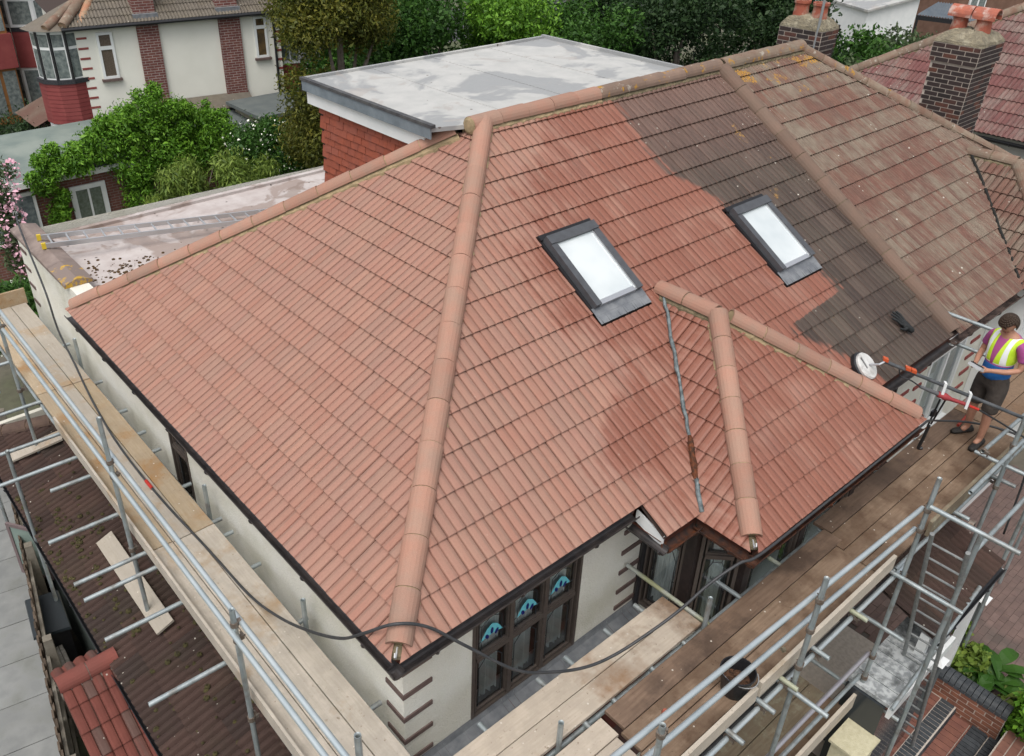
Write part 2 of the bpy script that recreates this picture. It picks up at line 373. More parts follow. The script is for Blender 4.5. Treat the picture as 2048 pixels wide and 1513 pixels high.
        if kind in ('neigh', 'grey'):
            up = m.ramp(m.math('ADD', m.math('MULTIPLY', m.math('SUBTRACT', Z, 6.75), .28), m.noise(m.pos, 3.0, 5, .6)), [(.70, 0.0), (.74, 1.0)]); c = m.mix(m.math('MULTIPLY', up, m.ramp(m.noise(m.pos, 45, 3), [(.40, 0.0), (.52, .9)])), c, (.42, .225, .04))
        m.rough(.88); m.set(m.b, 'Specular IOR Level', .25)
    if kind in ('clean', 'porch', 'neigh', 'plum'):          # darker brown mixed into the channels between the rolls
        ph = m.math('FRACT', m.math('MULTIPLY', U, 2 / .1965 if kind in ('clean', 'porch') else 15)); gr = m.ramp(ph, [(.0, 1.0), (.10, .0), (.84, .0), (.97, 1.0)])
        c = m.mix(m.math('MULTIPLY', gr, m.math('MULTIPLY_ADD', streak, .5, .12)), c, (.125, .05, .036) if kind != 'neigh' else (.10, .065, .05))
    c = m.mix(1.0, c, m.ramp(fine, [(.25, .82), (.75, 1.0)]), 'MULTIPLY')
    m.col(c); m.bump(m.math('ADD', fine, m.math('MULTIPLY', streak, .6)), .35, .003)
    return m.mat
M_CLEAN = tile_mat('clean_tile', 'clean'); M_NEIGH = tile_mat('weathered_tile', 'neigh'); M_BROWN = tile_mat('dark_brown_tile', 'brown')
M_PLUM = tile_mat('plum_tile', 'plum'); M_GREYT = tile_mat('grey_brown_tile', 'grey'); M_PORCH = tile_mat('porch_red_tile', 'porch')
def ridge_mat(name, a, b, cdark, dirty=False):
    m = NT(name); n1 = m.noise(m.pos, 5, 4, .6); n2 = m.noise(m.pos, 150, 2); X, Y, Z = m.sep(m.pos); r = m.rand()
    c = m.mix(m.ramp(n1, [(.35, 0.0), (.65, 1.0)]), a, b)
    v = m.math('MULTIPLY_ADD', r, .24, .88); c = m.mix(1.0, c, m.comb(v, v, v), 'MULTIPLY')
    c = m.mix(m.ramp(m.noise(m.pos, 1.7, 4), [(.52, 0.0), (.7, .55)]), c, cdark)
    if dirty:
        c = m.mix(m.ramp(m.math('ADD', m.math('MULTIPLY', m.math('SUBTRACT', Z, 7.35), .12), m.noise(m.pos, 6, 4, .62)), [(.60, 0.0), (.65, .95)]), c, (.40, .215, .04))
        c = m.mix(m.ramp(m.noise(m.pos, 8, 5, .7), [(.6, 0.0), (.66, .8)]), c, (.42, .38, .32))
    c = m.mix(1.0, c, m.ramp(n2, [(.25, .8), (.75, 1.0)]), 'MULTIPLY')
    m.col(c); m.rough(.85); m.bump(n2, .3, .003); m.set(m.b, 'Specular IOR Level', .25); return m.mat
M_RIDGE = ridge_mat('ridge_clay', (.385, .205, .148), (.345, .215, .16), (.29, .205, .16))
M_RIDGE_D = ridge_mat('ridge_dirty', (.20, .14, .11), (.25, .17, .125), (.14, .11, .09), True)
M_RIDGE_P = ridge_mat('party_ridge_clay', (.20, .13, .098), (.18, .125, .095), (.15, .11, .088))
M_RIDGE_N = ridge_mat('lichen_ridge', (.21, .125, .09), (.25, .20, .15), (.15, .125, .095), True)
M_MORTAR = mat('mortar', (.36, .27, .16), .95, (.24, .19, .11), 14, bump=.6, bscale=40, bdist=.01)
M_MOSS = mat('mossy_mortar', (.12, .10, .06), .95, (.20, .16, .10), 12, bump=.8, bscale=45, bdist=.015)
# ================================================================ the cleaned house
EZ = 5.0
TL, TF = 0.577912, 0.628943
AX, BY, RZ = 4.108, 3.774, 2.374
PX, Q2X = 8.595, 10.712
LY = 7.04; S_X = 2.767; S_D = 0.342; ZB = EZ - S_D * TF
BVX, BEY, BWX, BAX = 3.271, 0.928, 6.464, 4.728; BAY = -BEY + 1.662; T2 = .788; BAZ = ZB + (BAX - BVX) * T2; BMY = (BAZ - EZ) / TF
C0 = (0, 0, EZ); C1 = (0, LY, EZ); T = (AX, BY, EZ + RZ); PR = (PX, BY, EZ + RZ); R2 = (Q2X, BY, EZ + RZ)

M_WALL = mat('cream_pebbledash', (.79, .77, .675), .95, (.83, .815, .735), 3, bump=.9, bscale=55, bdist=.02, stain=(.66, .645, .53), sscale=1.1, fine=.12)
M_QUOIN = mat('brown_quoin_paint', (.115, .078, .07), .7, (.15, .105, .095), 12, bump=.2)
M_REDQ = mat('red_quoin_paint', (.23, .055, .05), .7, (.28, .08, .07), 12)
M_GUT = mat('dark_gutter_plastic', (.022, .02, .021), .42, (.05, .042, .04), 9, bump=.15, bscale=30, spec=.5)
M_FASC = mat('red_brown_fascia', (.085, .026, .016), .45, (.045, .018, .013), 5, bump=.2, spec=.5)
M_LEAD = mat('lead_flashing', (.14, .15, .165), .6, (.22, .23, .24), 8, bump=.4, bscale=12, bdist=.02, metal=.15)
M_WFR = mat('dark_brown_window_frame', (.070, .056, .049), .45, (.09, .072, .06), 20, spec=.5)
M_WPOST = mat('black_brown_post', (.016, .011, .010), .5, (.03, .02, .018), 20, spec=.5)
M_BLACK = mat('black_plastic', (.012, .012, .014), .4, (.02, .02, .022), 30, spec=.5)
M_WHITE = mat('white_upvc', (.78, .79, .78), .35, (.72, .74, .73), 4, spec=.5)
M_CURT = mat('net_curtain', (.86, .89, .88), .9, (.78, .82, .82), 10)
M_ROOM = mat('dim_room_lining', (.22, .23, .22), .95)
M_LEADLINE = mat('leaded_cames', (.05, .055, .06), .5, metal=.3)
M_TURQ = mat('turquoise_glass', (.12, .55, .65), .25, (.2, .62, .7), 40, spec=.6)
M_NAVY = mat('navy_glass', (.01, .02, .12), .2, (.02, .03, .18), 40, spec=.6)
M_UNDER = mat('roof_underlay', (.05, .035, .03), .95)
M_FELTW = None
def glass_mat(name, tint, rough=.04, alpha=.55, spec=.6):
    m = NT(name); tr = m.n('ShaderNodeBsdfTransparent'); tr.inputs[0].default_value = (*tint, 1); gl = m.n('ShaderNodeBsdfGlossy'); gl.inputs['Roughness'].default_value = rough; gl.inputs['Color'].default_value = (.95, .97, 1, 1)
    fr = m.n('ShaderNodeLayerWeight'); fr.inputs['Blend'].default_value = .35
    f = m.math('MULTIPLY_ADD', fr.outputs['Fresnel'], 1.0, .05, clamp=True); mx = m.n('ShaderNodeMixShader'); m.set(mx, 0, f)
    m.t.links.new(tr.outputs[0], mx.inputs[1]); m.t.links.new(gl.outputs[0], mx.inputs[2]); m.t.links.new(mx.outputs[0], m.out.inputs[0]); return m.mat
M_GLASS = glass_mat('window_glass', (.92, .96, .95))
M_SKYGL = mat('skylight_glass', (.30, .36, .38), .03, spec=1.0)

house = thing('semi_detached_house', 'cream semi-detached house with its hipped red tiled roof half cleaned', 'house')

# ---- roof slopes
cL = math.hypot(1, TL); cF = math.hypot(1, TF)
SLL = Slope(C0, (0, 1, 0), (1, 0, TL)); SLF = Slope(C0, (1, 0, 0), (0, 1, TF))
def uvs(sl, pts): return [sl.uv(p) for p in pts]
def ccw(ps):
    a = sum(ps[i - 1][0] * ps[i][1] - ps[i][0] * ps[i - 1][1] for i in range(len(ps))); return ps if a > 0 else ps[::-1]
under = MB()
def pl(pts, off=-.035):
    n = (Vector(pts[1]) - Vector(pts[0])).cross(Vector(pts[2]) - Vector(pts[0])).normalized()
    if n.z < 0: pts = pts[::-1]; n = -n
    under.poly([Vector(p) + n * off for p in pts])
pl([C0, C1, T][::-1]); pl([C0, T, PR, (PX, -S_D, ZB), (S_X, -S_D, ZB), (S_X, 0, EZ)])
pl([T, C1, (AX, LY, EZ)]); pl([T, (AX, LY, EZ), (PX, LY, EZ), PR])
B0 = (BVX, -BEY, ZB); B1 = (BWX, -BEY, ZB); BA = (BAX, BAY, BAZ); BM = (BAX, BMY, BAZ); BV = (BVX, -S_D, ZB); BV2 = (BWX, -S_D, ZB)
pl([B0, BA, BM, BV]); pl([B0, B1, BA]); pl([B1, BV2, BM, BA])
roof = under.build('roof', M_UNDER, house)

# skylights (x0, x1, y0, y1) on the front slope
SKY = [(3.70, 4.44, 1.57, 2.36), (6.53, 7.26, 1.13, 1.95)]
def fr(x0, x1, y0, y1): return convex([(x0, y0 * cF), (x1, y0 * cF), (x1, y1 * cF), (x0, y1 * cF)])
holes = [fr(a - .03, b + .03, c - .17, d + .07) for a, b, c, d in SKY]
holes.append(convex(ccw(uvs(SLF, [(BVX + .03, -S_D - .3, 0), (BWX, -S_D - .3, 0), (BAX, BMY - .05, 0)])) if False else ccw([(BVX - .12, (-S_D - .2) * cF), (BWX + .1, (-S_D - .2) * cF), (BAX, (BMY - .04) * cF)])))
ts = TileSet(roof)
gl = .2823; gf = .3105; TW = .1965
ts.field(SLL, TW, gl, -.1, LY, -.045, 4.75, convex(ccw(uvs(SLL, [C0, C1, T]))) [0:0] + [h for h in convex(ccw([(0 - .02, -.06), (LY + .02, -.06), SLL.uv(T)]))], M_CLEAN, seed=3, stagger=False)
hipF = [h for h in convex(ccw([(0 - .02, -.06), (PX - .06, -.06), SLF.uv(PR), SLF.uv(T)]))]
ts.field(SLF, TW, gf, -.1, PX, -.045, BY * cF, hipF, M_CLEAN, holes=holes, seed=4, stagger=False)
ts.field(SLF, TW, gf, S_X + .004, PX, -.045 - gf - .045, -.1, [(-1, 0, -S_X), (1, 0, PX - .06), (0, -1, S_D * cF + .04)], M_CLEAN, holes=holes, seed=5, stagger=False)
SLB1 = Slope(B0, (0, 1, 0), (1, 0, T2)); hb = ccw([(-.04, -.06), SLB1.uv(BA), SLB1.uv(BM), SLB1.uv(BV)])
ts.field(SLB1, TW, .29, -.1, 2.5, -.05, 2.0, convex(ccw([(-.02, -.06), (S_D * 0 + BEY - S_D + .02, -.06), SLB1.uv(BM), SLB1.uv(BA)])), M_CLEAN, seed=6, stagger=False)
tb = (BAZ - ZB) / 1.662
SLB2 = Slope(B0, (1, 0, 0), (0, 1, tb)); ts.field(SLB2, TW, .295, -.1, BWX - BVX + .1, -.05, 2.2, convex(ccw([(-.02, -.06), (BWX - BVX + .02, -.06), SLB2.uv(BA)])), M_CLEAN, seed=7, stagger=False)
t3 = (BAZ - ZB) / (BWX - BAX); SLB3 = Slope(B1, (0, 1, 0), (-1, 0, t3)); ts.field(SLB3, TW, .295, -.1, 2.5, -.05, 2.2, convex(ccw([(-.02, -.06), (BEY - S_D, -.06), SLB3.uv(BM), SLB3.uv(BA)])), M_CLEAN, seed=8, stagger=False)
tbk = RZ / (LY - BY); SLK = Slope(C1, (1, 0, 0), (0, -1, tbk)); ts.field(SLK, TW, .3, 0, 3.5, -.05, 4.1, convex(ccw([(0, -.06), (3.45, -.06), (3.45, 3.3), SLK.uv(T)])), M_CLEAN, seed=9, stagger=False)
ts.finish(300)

UPH = Vector((-TL, -TF, 1.6)).normalized()
ridge_run('hip_tile', roof, Vector(C0) + Vector((.06, .05, .055)), Vector(T) + Vector((.0, .0, .06)), UPH, M_RIDGE, r=.105, seg=.43, mortar=M_MORTAR, seed=1)
ridge_run('hip_tile', roof, Vector(C1) + Vector((.04, -.03, .05)), Vector(T) + Vector((-.25, .2, -.06)), Vector((-TL, tbk, 1.5)), M_RIDGE, r=.10, seg=.44, mortar=M_MORTAR, seed=2)
ridge_run('ridge_tile', roof, Vector(T) + Vector((-.22, .0, .045)), (6.0, BY, EZ + RZ + .045), (0, 0, 1), M_RIDGE, r=.112, seg=.44, mortar=M_MORTAR, seed=4)
ridge_run('ridge_tile', roof, (6.0, BY, EZ + RZ + .045), (PX - .02, BY, EZ + RZ + .045), (0, 0, 1), M_RIDGE_D, r=.112, seg=.44, mortar=M_MOSS, seed=5)
ridge_run('hip_tile', roof, Vector(B0) + Vector((.06, .07, .06)), Vector(BA) + Vector((0, 0, .07)), Vector((-T2, -tb, 1.6)), M_RIDGE, r=.098, seg=.34, mortar=M_MORTAR, seed=6)
ridge_run('hip_tile', roof, Vector(B1) + Vector((-.04, .04, .055)), Vector(BA) + Vector((.1, -.08, .02)), Vector((t3, -tb, 1.6)), M_RIDGE, r=.098, seg=.42, mortar=M_MORTAR, seed=7)
ridge_run('ridge_tile', roof, Vector(BM) + Vector((0, .02, .05)), Vector(BA) + Vector((0, -.0, .05)), (0, 0, 1), M_RIDGE, r=.1, seg=.4, mortar=M_MOSS, seed=8)
# mortar end caps + hip irons
mb = MB()
for p, d in ((Vector(T) + Vector((-.23, 0, .03)), Vector((-1, 0, 0))),):
    mb.lathe(p, [(.0, .02), (.07, .015), (.1, 0), (.1, -.02)], 14, 0, d)
mb.build('mortar_cap', M_MORTAR, roof)
mb = MB()
for p in (C0, B0):
    p = Vector(p) + Vector((.05, .05, .04)); d = Vector((-1, -1, 0)).normalized(); mb.path([p, p + d * .09 - Vector((0, 0, .02)), p + d * .12 + Vector((0, 0, .035)), p + d * .10 + Vector((0, 0, .055))], .008, 6)
mb.build('hip_iron', mat('galvanised_iron', (.55, .56, .56), .4, metal=.6), roof)
mb = MB()
for p in (C0, B0):
    mb = MB(); mb.lathe(Vector(p) + Vector((.06, .06, -.02)), [(.085, 0), (.08, .03), (.05, .055), (.0, .062)], 10); mb.build('mortar_corner', M_MOSS, roof)
# valley lead of the bay: a rolled grey flashing with rust-brown debris at its foot
vd0, vd1 = Vector(BM) + Vector((-.03, -.06, .05)), Vector(BV) + Vector((0, -.02, .05)); mb = MB(); Rv = random.Random(4)
vp = [vd0.lerp(vd1, k / 26) + Vector((Rv.uniform(-.014, .014), 0, Rv.uniform(-.018, .0))) for k in range(27)]
mb.path(vp[:19], [.021 + Rv.uniform(-.005, .005) for _ in range(19)], 8); mb.path(vp[22:], .024, 8)
mb.build('valley_lead', mat('valley_lead_grey', (.075, .095, .10), .5, (.20, .235, .24), 16, bump=.5, bscale=25, bdist=.02, metal=.2), roof, smooth=True)
mb = MB(); mb.path(vp[18:24], [.02, .034, .028, .036, .03, .02], 7); mb.build('valley_debris', mat('rust_debris', (.16, .05, .02), .9, (.05, .025, .015), 25, bump=.9, bscale=50, bdist=.02), roof)

# ---- skylights
M_SKF = mat('charcoal_skylight_frame', (.075, .08, .088), .45, (.06, .062, .068), 12, spec=.5)
M_SKFB = mat('black_skylight_side', (.016, .016, .018), .4)
M_ALU = mat('bare_aluminium', (.62, .63, .64), .3, metal=.8)
def gl_sky():
    m = NT('skylight_pane'); m.col(m.mix(m.ramp(m.noise(m.pos, 1.6, 3), [(.35, 0.0), (.65, 1.0)]), (.52, .57, .58), (.64, .68, .68))); m.rough(.06); m.set(m.b, 'Specular IOR Level', .9); m.set(m.b, 'Coat Weight', .6); m.set(m.b, 'Coat Roughness', .02); return m.mat
M_SKYGL = gl_sky()
for (x0, x1, y0, y1) in SKY:
    P = lambda x, y, w: SLF.p(x, y * cF, w)
    def bx(mb, xa, xb, ya, yb, w0, w1, m=0): mb.hexa([P(xa, ya, w0), P(xb, ya, w0), P(xb, yb, w0), P(xa, yb, w0), P(xa, ya, w1), P(xb, ya, w1), P(xb, yb, w1), P(xa, yb, w1)], m)
    mb = MB()
    bx(mb, x0 + .002, x0 + .085, y0 + .0, y1 - .075, -.03, .125); bx(mb, x1 - .085, x1 - .002, y0 + .0, y1 - .075, -.03, .125)
    bx(mb, x0, x1, y1 - .09, y1, -.03, .14)
    skl = mb.build('skylight', M_SKF, house)
    mb = MB(); bx(mb, x0 - .035, x0 + .0, y0 - .02, y1 + .03, -.02, .05); bx(mb, x1, x1 + .03, y0 - .02, y1 + .02, -.02, .05); bx(mb, x0 - .035, x1 + .03, y1, y1 + .055, -.02, .075)
    mb.build('side_flashing', M_SKFB, skl)
    mb = MB(); bx(mb, x0 + .085, x1 - .085, y0 + .045, y1 - .09, .08, .095); mb.build('pane', M_SKYGL, skl)
    mb = MB(); bx(mb, x1 - .105, x1 - .085, y0 + .02, y1 - .09, .06, .112); bx(mb, x0 + .085, x0 + .10, y0 + .02, y1 - .09, .06, .105); mb.build('glazing_bead', M_ALU, skl)
    mb = MB(); bx(mb, x0 + .085, x1 - .085, y0 + .0, y0 + .045, .0, .105); mb.build('bottom_rail', M_ALU, skl)
    mb = MB(); Rk = random.Random(3); N = 24
    for k in range(N):
        xa = x0 - .03 + (x1 - x0 + .06) * k / N; xb = x0 - .03 + (x1 - x0 + .06) * (k + 1) / N; wv = .062 + .004 * math.sin(k * 1.57) + Rk.uniform(-.002, .002)
        mb.poly([P(xa, y0 - .155, wv - .012), P(xb, y0 - .155, wv - .012), P(xb, y0 - .07, .05), P(xa, y0 - .07, .05)])
        mb.poly([P(xa, y0 - .07, .052), P(xb, y0 - .07, .052), P(xb, y0 + .01, .055), P(xa, y0 + .01, .055)])
    mb.build('apron_flashing', M_LEAD, skl)

# ---- walls
WX, WY = .26, .30
WB = 0.0
def wall_holes(name, O, U, L, z0, z1, holes, parent, m, depth=.22, N=None):
    # one wall face with rectangular openings (u0, u1, z0, z1), each with reveals running back into the wall
    O = Vector(O); U = Vector(U).normalized(); Zu = Vector((0, 0, 1)); N = Vector(N); mb = MB(); us = sorted({0, L} | {h[0] for h in holes} | {h[1] for h in holes}); zs = sorted({z0, z1} | {h[2] for h in holes} | {h[3] for h in holes})
    P = lambda u, z, n=0.0: O + U * u + Vector((0, 0, z)) + N * n
    for ua, ub in zip(us[:-1], us[1:]):
        for za, zb in zip(zs[:-1], zs[1:]):
            if any(h[0] <= ua and ub <= h[1] and h[2] <= za and zb <= h[3] for h in holes): continue
            mb.poly([P(ua, za), P(ub, za), P(ub, zb), P(ua, zb)])
    for u0, u1, a, b in holes:
        for p, q in (((u0, a), (u0, b)), ((u0, b), (u1, b)), ((u1, b), (u1, a)), ((u1, a), (u0, a))): mb.poly([P(*p), P(*q), P(*q, -depth), P(*p, -depth)])
    return mb.build(name, m, parent)
wall_holes('wall', (WX, WY, 0), (0, 1, 0), LY - .2 - WY, WB, 4.93, [(4.98 - .5 - WY, 4.98 - WY, 3.1, 4.4)], house, M_WALL, N=(-1, 0, 0))
wall_holes('wall', (WX, WY, 0), (1, 0, 0), 3.40 - WX, WB, 4.93, [(1.02 - WX, 2.42 - WX, 3.04, 4.38)], house, M_WALL, N=(0, -1, 0))
mb = MB()                                                   # soffits
mb.poly([(0.03, 0.02, 4.90), (0.03, LY, 4.90), (WX + .1, LY, 4.90), (WX + .1, 0.02, 4.90)])
mb.poly([(0.03, .03, 4.905), (WX + .1, .03, 4.905), (S_X, .03, 4.905), (S_X, WY + .1, 4.905), (.03, WY + .1, 4.905)])
mb.poly([(S_X, -.3, 4.70), (PX, -.3, 4.70), (PX, WY + .1, 4.70), (S_X, WY + .1, 4.70)])
mb.poly([(3.3, -.9, 4.705), (6.43, -.9, 4.705), (6.43, -.3, 4.705), (3.3, -.3, 4.705)])
mb.build('soffit', M_FASC, house)
def quoin(x0, x1, y0, y1, z, h=.052, m=None, parent=None, dz0=0.0):
    mb = MB(); mb.box(x0, x1, y0, y1, z, z + h); return mb.build('quoin', m or M_QUOIN, parent or house)
for z in (4.60, 4.30, 4.0, 3.70, 3.40, 3.10, 2.8):
    quoin(WX - .014, WX + .30, WY - .014, WY + .004, z); quoin(WX - .0145, WX + .002, WY + .0045, WY + .24, z + .001)
for z in (4.42, 4.20, 3.92, 3.64, 3.36, 3.12): quoin(3.03, 3.395, WY - .016, WY + .004, z)
for z in (4.6, 4.3, 4.0, 3.7): quoin(WX - .0145, WX + .004, 10.0, 10.28, z)

# ---- fascia + gutters
def gutter(name, a, b, out, m=M_GUT, r=.058, parent=house, ext0=0.0, ext1=0.0):
    a = Vector(a); b = Vector(b); d = (b - a).normalized(); a = a - d * ext0; b = b + d * ext1; out = Vector(out); n = 8; mb = MB(); up = Vector((0, 0, 1)); ring = []
    for base in (a, b):
        for rr in (r, r - .009):
            ring.append([base + (out * math.cos(math.pi + math.pi * k / n) + up * math.sin(math.pi + math.pi * k / n)) * rr for k in range(n + 1)])
    A, Ai, B, Bi = ring
    for k in range(n):
        mb.poly([A[k], A[k + 1], B[k + 1], B[k]]); mb.poly([Ai[k + 1], Ai[k], Bi[k], Bi[k + 1]]); mb.poly([A[k + 1], A[k], Ai[k], Ai[k + 1]]); mb.poly([B[k], B[k + 1], Bi[k + 1], Bi[k]])
    for k in (0, n): mb.poly([A[k], B[k], Bi[k], Ai[k]])
    o = mb.build(name, m, parent, smooth=False)
    L = (b - a).length; k = .4                              # brackets
    mb = MB()
    while k < L:
        c = a + d * k; pts = [c + (out * math.cos(math.pi + math.pi * j / 6) + up * math.sin(math.pi + math.pi * j / 6)) * (r + .006) for j in range(7)]; mb.path(pts, .009, 5); k += .9
    mb.build('gutter_bracket', m, o)
    return o
def fascia(a, b, n, h=.13, t=.02, z0=None, m=M_FASC, parent=house):
    a = Vector(a); b = Vector(b); n = Vector(n); mb = MB(); mb.obox((a + b) / 2 - n * t / 2, b - a, n, (0, 0, 1), (b - a).length / 2, t / 2, h / 2); return mb.build('fascia', m, parent)
fascia((.035, .03, 4.90), (.035, LY, 4.90), (-1, 0, 0)); fascia((.03, .035, 4.89), (S_X, .035, 4.89), (0, -1, 0))
gutter('gutter', (-.02, -.06, 4.90), (-.02, LY + .06, 4.90), (-1, 0, 0)); gutter('gutter', (-.06, -.02, 4.895), (S_X - .06, -.02, 4.895), (0, -1, 0))
mb = MB(); mb.poly([(.15, -.005, 4.985), (S_X - .02, -.005, 4.975), (S_X - .02, -.02, 4.955), (.15, -.02, 4.965)]); mb.build('drip_edge', M_WHITE, house)
fascia((S_X + .03, -.31, 4.70), (BVX + .02, -.31, 4.70), (0, -1, 0)); gutter('gutter', (S_X, -.36, 4.68), (BVX - .02, -.36, 4.68), (0, -1, 0), mat('rusty_gutter', (.10, .035, .016), .6, (.03, .02, .018), 14, bump=.5, bscale=40, bdist=.01))
fascia((S_X + .012, .02, 4.80), (S_X + .012, -.31, 4.70), (-1, 0, 0), m=M_WHITE); gutter('gutter', (S_X - .03, .05, 4.70), (S_X - .03, -.38, 4.68), (-1, 0, 0))
M_RUST = bpy.data.materials['rusty_gutter']
fascia((BVX + .03, -.31, 4.69), (BVX + .03, -.9, 4.69), (-1, 0, 0)); gutter('gutter', (BVX - .02, -.34, 4.675), (BVX - .02, -.99, 4.665), (-1, 0, 0), M_RUST)
fascia((BVX + .03, -.9, 4.69), (BWX, -.9, 4.69), (0, -1, 0)); gutter('gutter', (BVX - .06, -BEY - .02, 4.665), (BWX + .05, -BEY - .02, 4.67), (0, -1, 0), M_RUST)
fascia((BWX + .1, -.31, 4.70), (PX, -.31, 4.70), (0, -1, 0)); gutter('gutter', (BWX + .1, -.36, 4.68), (PX - .02, -.36, 4.69), (0, -1, 0))
mb = MB(); mb.lathe((3.25, .13, 4.62), [(.0, .1), (.055, .08), (.06, 0), (.045, -.08), (.0, -.1)], 10); mb.tube((3.25, .13, 4.6), (3.36, .25, 4.35), .035, 8); mb.tube((3.365, .26, 4.37), (3.365, .26, .3), .034, 8); mb.build('downpipe', M_BLACK, house)

# ---- windows
def leaded_window(name, O, U, w, h, cols, rows, parent, depth=.05, frame=.035, motif=True, post=None, curtain=True, mframe=None, N=None):
    """O: lower-left corner, U along the wall, outward normal N; rows: list of heights bottom to top"""
    O = Vector(O); U = Vector(U).normalized(); Z = Vector((0, 0, 1)); N = Vector(N) if N is not None else U.cross(Z).normalized()
    mframe = mframe or M_WFR
    def pb(mb, u0, u1, z0, z1, n0, n1): 
        c = O + U * (u0 + u1) / 2 + Z * (z0 + z1) / 2 + N * (n0 + n1) / 2; mb.obox(c, U, N, Z, (u1 - u0) / 2, (n1 - n0) / 2, (z1 - z0) / 2)
    mb = MB(); pb(mb, -.0, frame, 0, h, -.02, .045); pb(mb, w - frame, w, 0, h, -.02, .045); pb(mb, frame, w - frame, 0, frame, -.02, .0445); pb(mb, frame, w - frame, h - frame, h, -.02, .0445)
    win = mb.build(name, mframe, parent)
    cw = (w - 2 * frame) / cols; z = frame; sc = (h - 2 * frame) / sum(rows)
    Rw = random.Random(len(bpy.data.objects))
    for c in range(cols):
        z = frame; u0 = frame + c * cw; u1 = u0 + cw
        if c:
            mb = MB(); pb(mb, u0 - .025, u0 + .025, frame, h - frame, -.02, .042); mb.build('mullion', mframe, win)
        for r, rh in enumerate(rows):
            z1 = z + rh * sc
            if r:
                mb = MB(); pb(mb, u0 + .025, u1 - .025, z - .025, z + .025, -.02, .043); mb.build('transom', mframe, win)
            a0, a1, b0, b1 = u0 + .042, u1 - .042, z + .045, z1 - .042
            mb = MB()                                        # sash
            for q in ((u0 + .024, a0, z + .024, z1 - .024), (a1, u1 - .024, z + .024, z1 - .024), (a0, a1, z + .024, b0), (a0, a1, b1, z1 - .024)): pb(mb, *q, -.02, .025)
            mb.build('sash', mframe, win)
            mb = MB(); mb.poly([O + U * a0 + Z * b0, O + U * a1 + Z * b0, O + U * a1 + Z * b1, O + U * a0 + Z * b1]); mb.build('pane', M_GLASS, win)
            mb = MB(); ww, hh = a1 - a0, b1 - b0                # lead cames
            def ln(x0, y0, x1, y1, rr=.004): mb.tube(O + U * (a0 + x0 * ww) + Z * (b0 + y0 * hh) + N * .006, O + U * (a0 + x1 * ww) + Z * (b0 + y1 * hh) + N * .006, rr, 5)
            if r == len(rows) - 1 and len(rows) > 1:
                for q in ((.16, 0, .16, .75), (.84, 0, .84, .75), (.16, .75, .5, .93), (.84, .75, .5, .93), (0, .3, .16, .3), (.84, .3, 1, .3), (.5, .93, .5, 1)): ln(*q)
                mb.build('lead_cames', M_LEADLINE, win)
                if motif:
                    m2 = MB()
                    def pp(pts, off): m2.poly([O + U * (a0 + x * ww) + Z * (b0 + y * hh) + N * off for x, y in pts])
                    pp([(.12, .30), (.20, .42), (.32, .58), (.5, .68), (.68, .58), (.80, .42), (.88, .30), (.74, .34), (.5, .36), (.26, .34)][::-1], .009)
                    m2.build('turquoise_motif', M_TURQ, win); m2 = MB()
                    for cx, cy, an in ((.5, .46, 0), (.34, .36, -.8), (.66, .36, .8)):
                        pts = []
                        for k in range(10):
                            t_ = 2 * math.pi * k / 10; x, y = .055 * math.cos(t_), .10 * math.sin(t_); y *= 1
                            pts.append((cx + x * math.cos(an) + y * math.sin(an) * .8, cy - x * math.sin(an) + y * math.cos(an)))
                        pp(pts, .011)
                    m2.build('navy_motif', M_NAVY, win)
            else:
                for q in ((.1, 0, .1, .8), (.9, 0, .9, .8), (.1, .8, .32, .94), (.9, .8, .68, .94), (.32, .94, .68, .94), (0, .5, .1, .5), (.9, .5, 1, .5), (.32, .94, .32, 1), (.68, .94, .68, 1)): ln(*q)
                mb.build('lead_cames', M_LEADLINE, win)
            z = z1
        if curtain:
            mb = MB(); n = 22; A, B = u0 + .06, u1 - .06; lo = .1 + Rw.uniform(0, .05); side = Rw.random() * .25
            xs = [A + (B - A) * (side + (1 - side - .1) * k / n) for k in range(n + 1)]
            for k in range(n):
                d0 = -.045 + .016 * math.sin(k * 1.9 + c); d1 = -.045 + .016 * math.sin((k + 1) * 1.9 + c); zl0 = lo + .03 * math.sin(k * .8); zl1 = lo + .03 * math.sin((k + 1) * .8)
                mb.poly([O + U * xs[k] + Z * zl0 + N * d0, O + U * xs[k + 1] + Z * zl1 + N * d1, O + U * xs[k + 1] + Z * (h - .06) + N * d1, O + U * xs[k] + Z * (h - .06) + N * d0])
            mb.build('curtain', M_CURT, win, smooth=True)
    mb = MB(); pb(mb, -.3, w + .3, -.3, h + .3, -.62, -.60); mb.build('room_back', M_ROOM, win)
    return win
# cut openings: the wall face sits behind the frames, so lay the reveal box proud by a few mm instead
leaded_window('window', (1.02, WY + .035, 3.04), (1, 0, 0), 1.40, 1.34, 3, (.80, .54), house)
leaded_window('window', (WX + .035, 4.98, 3.1), (0, -1, 0), .50, 1.3, 1, (.85, .45), house, curtain=False)
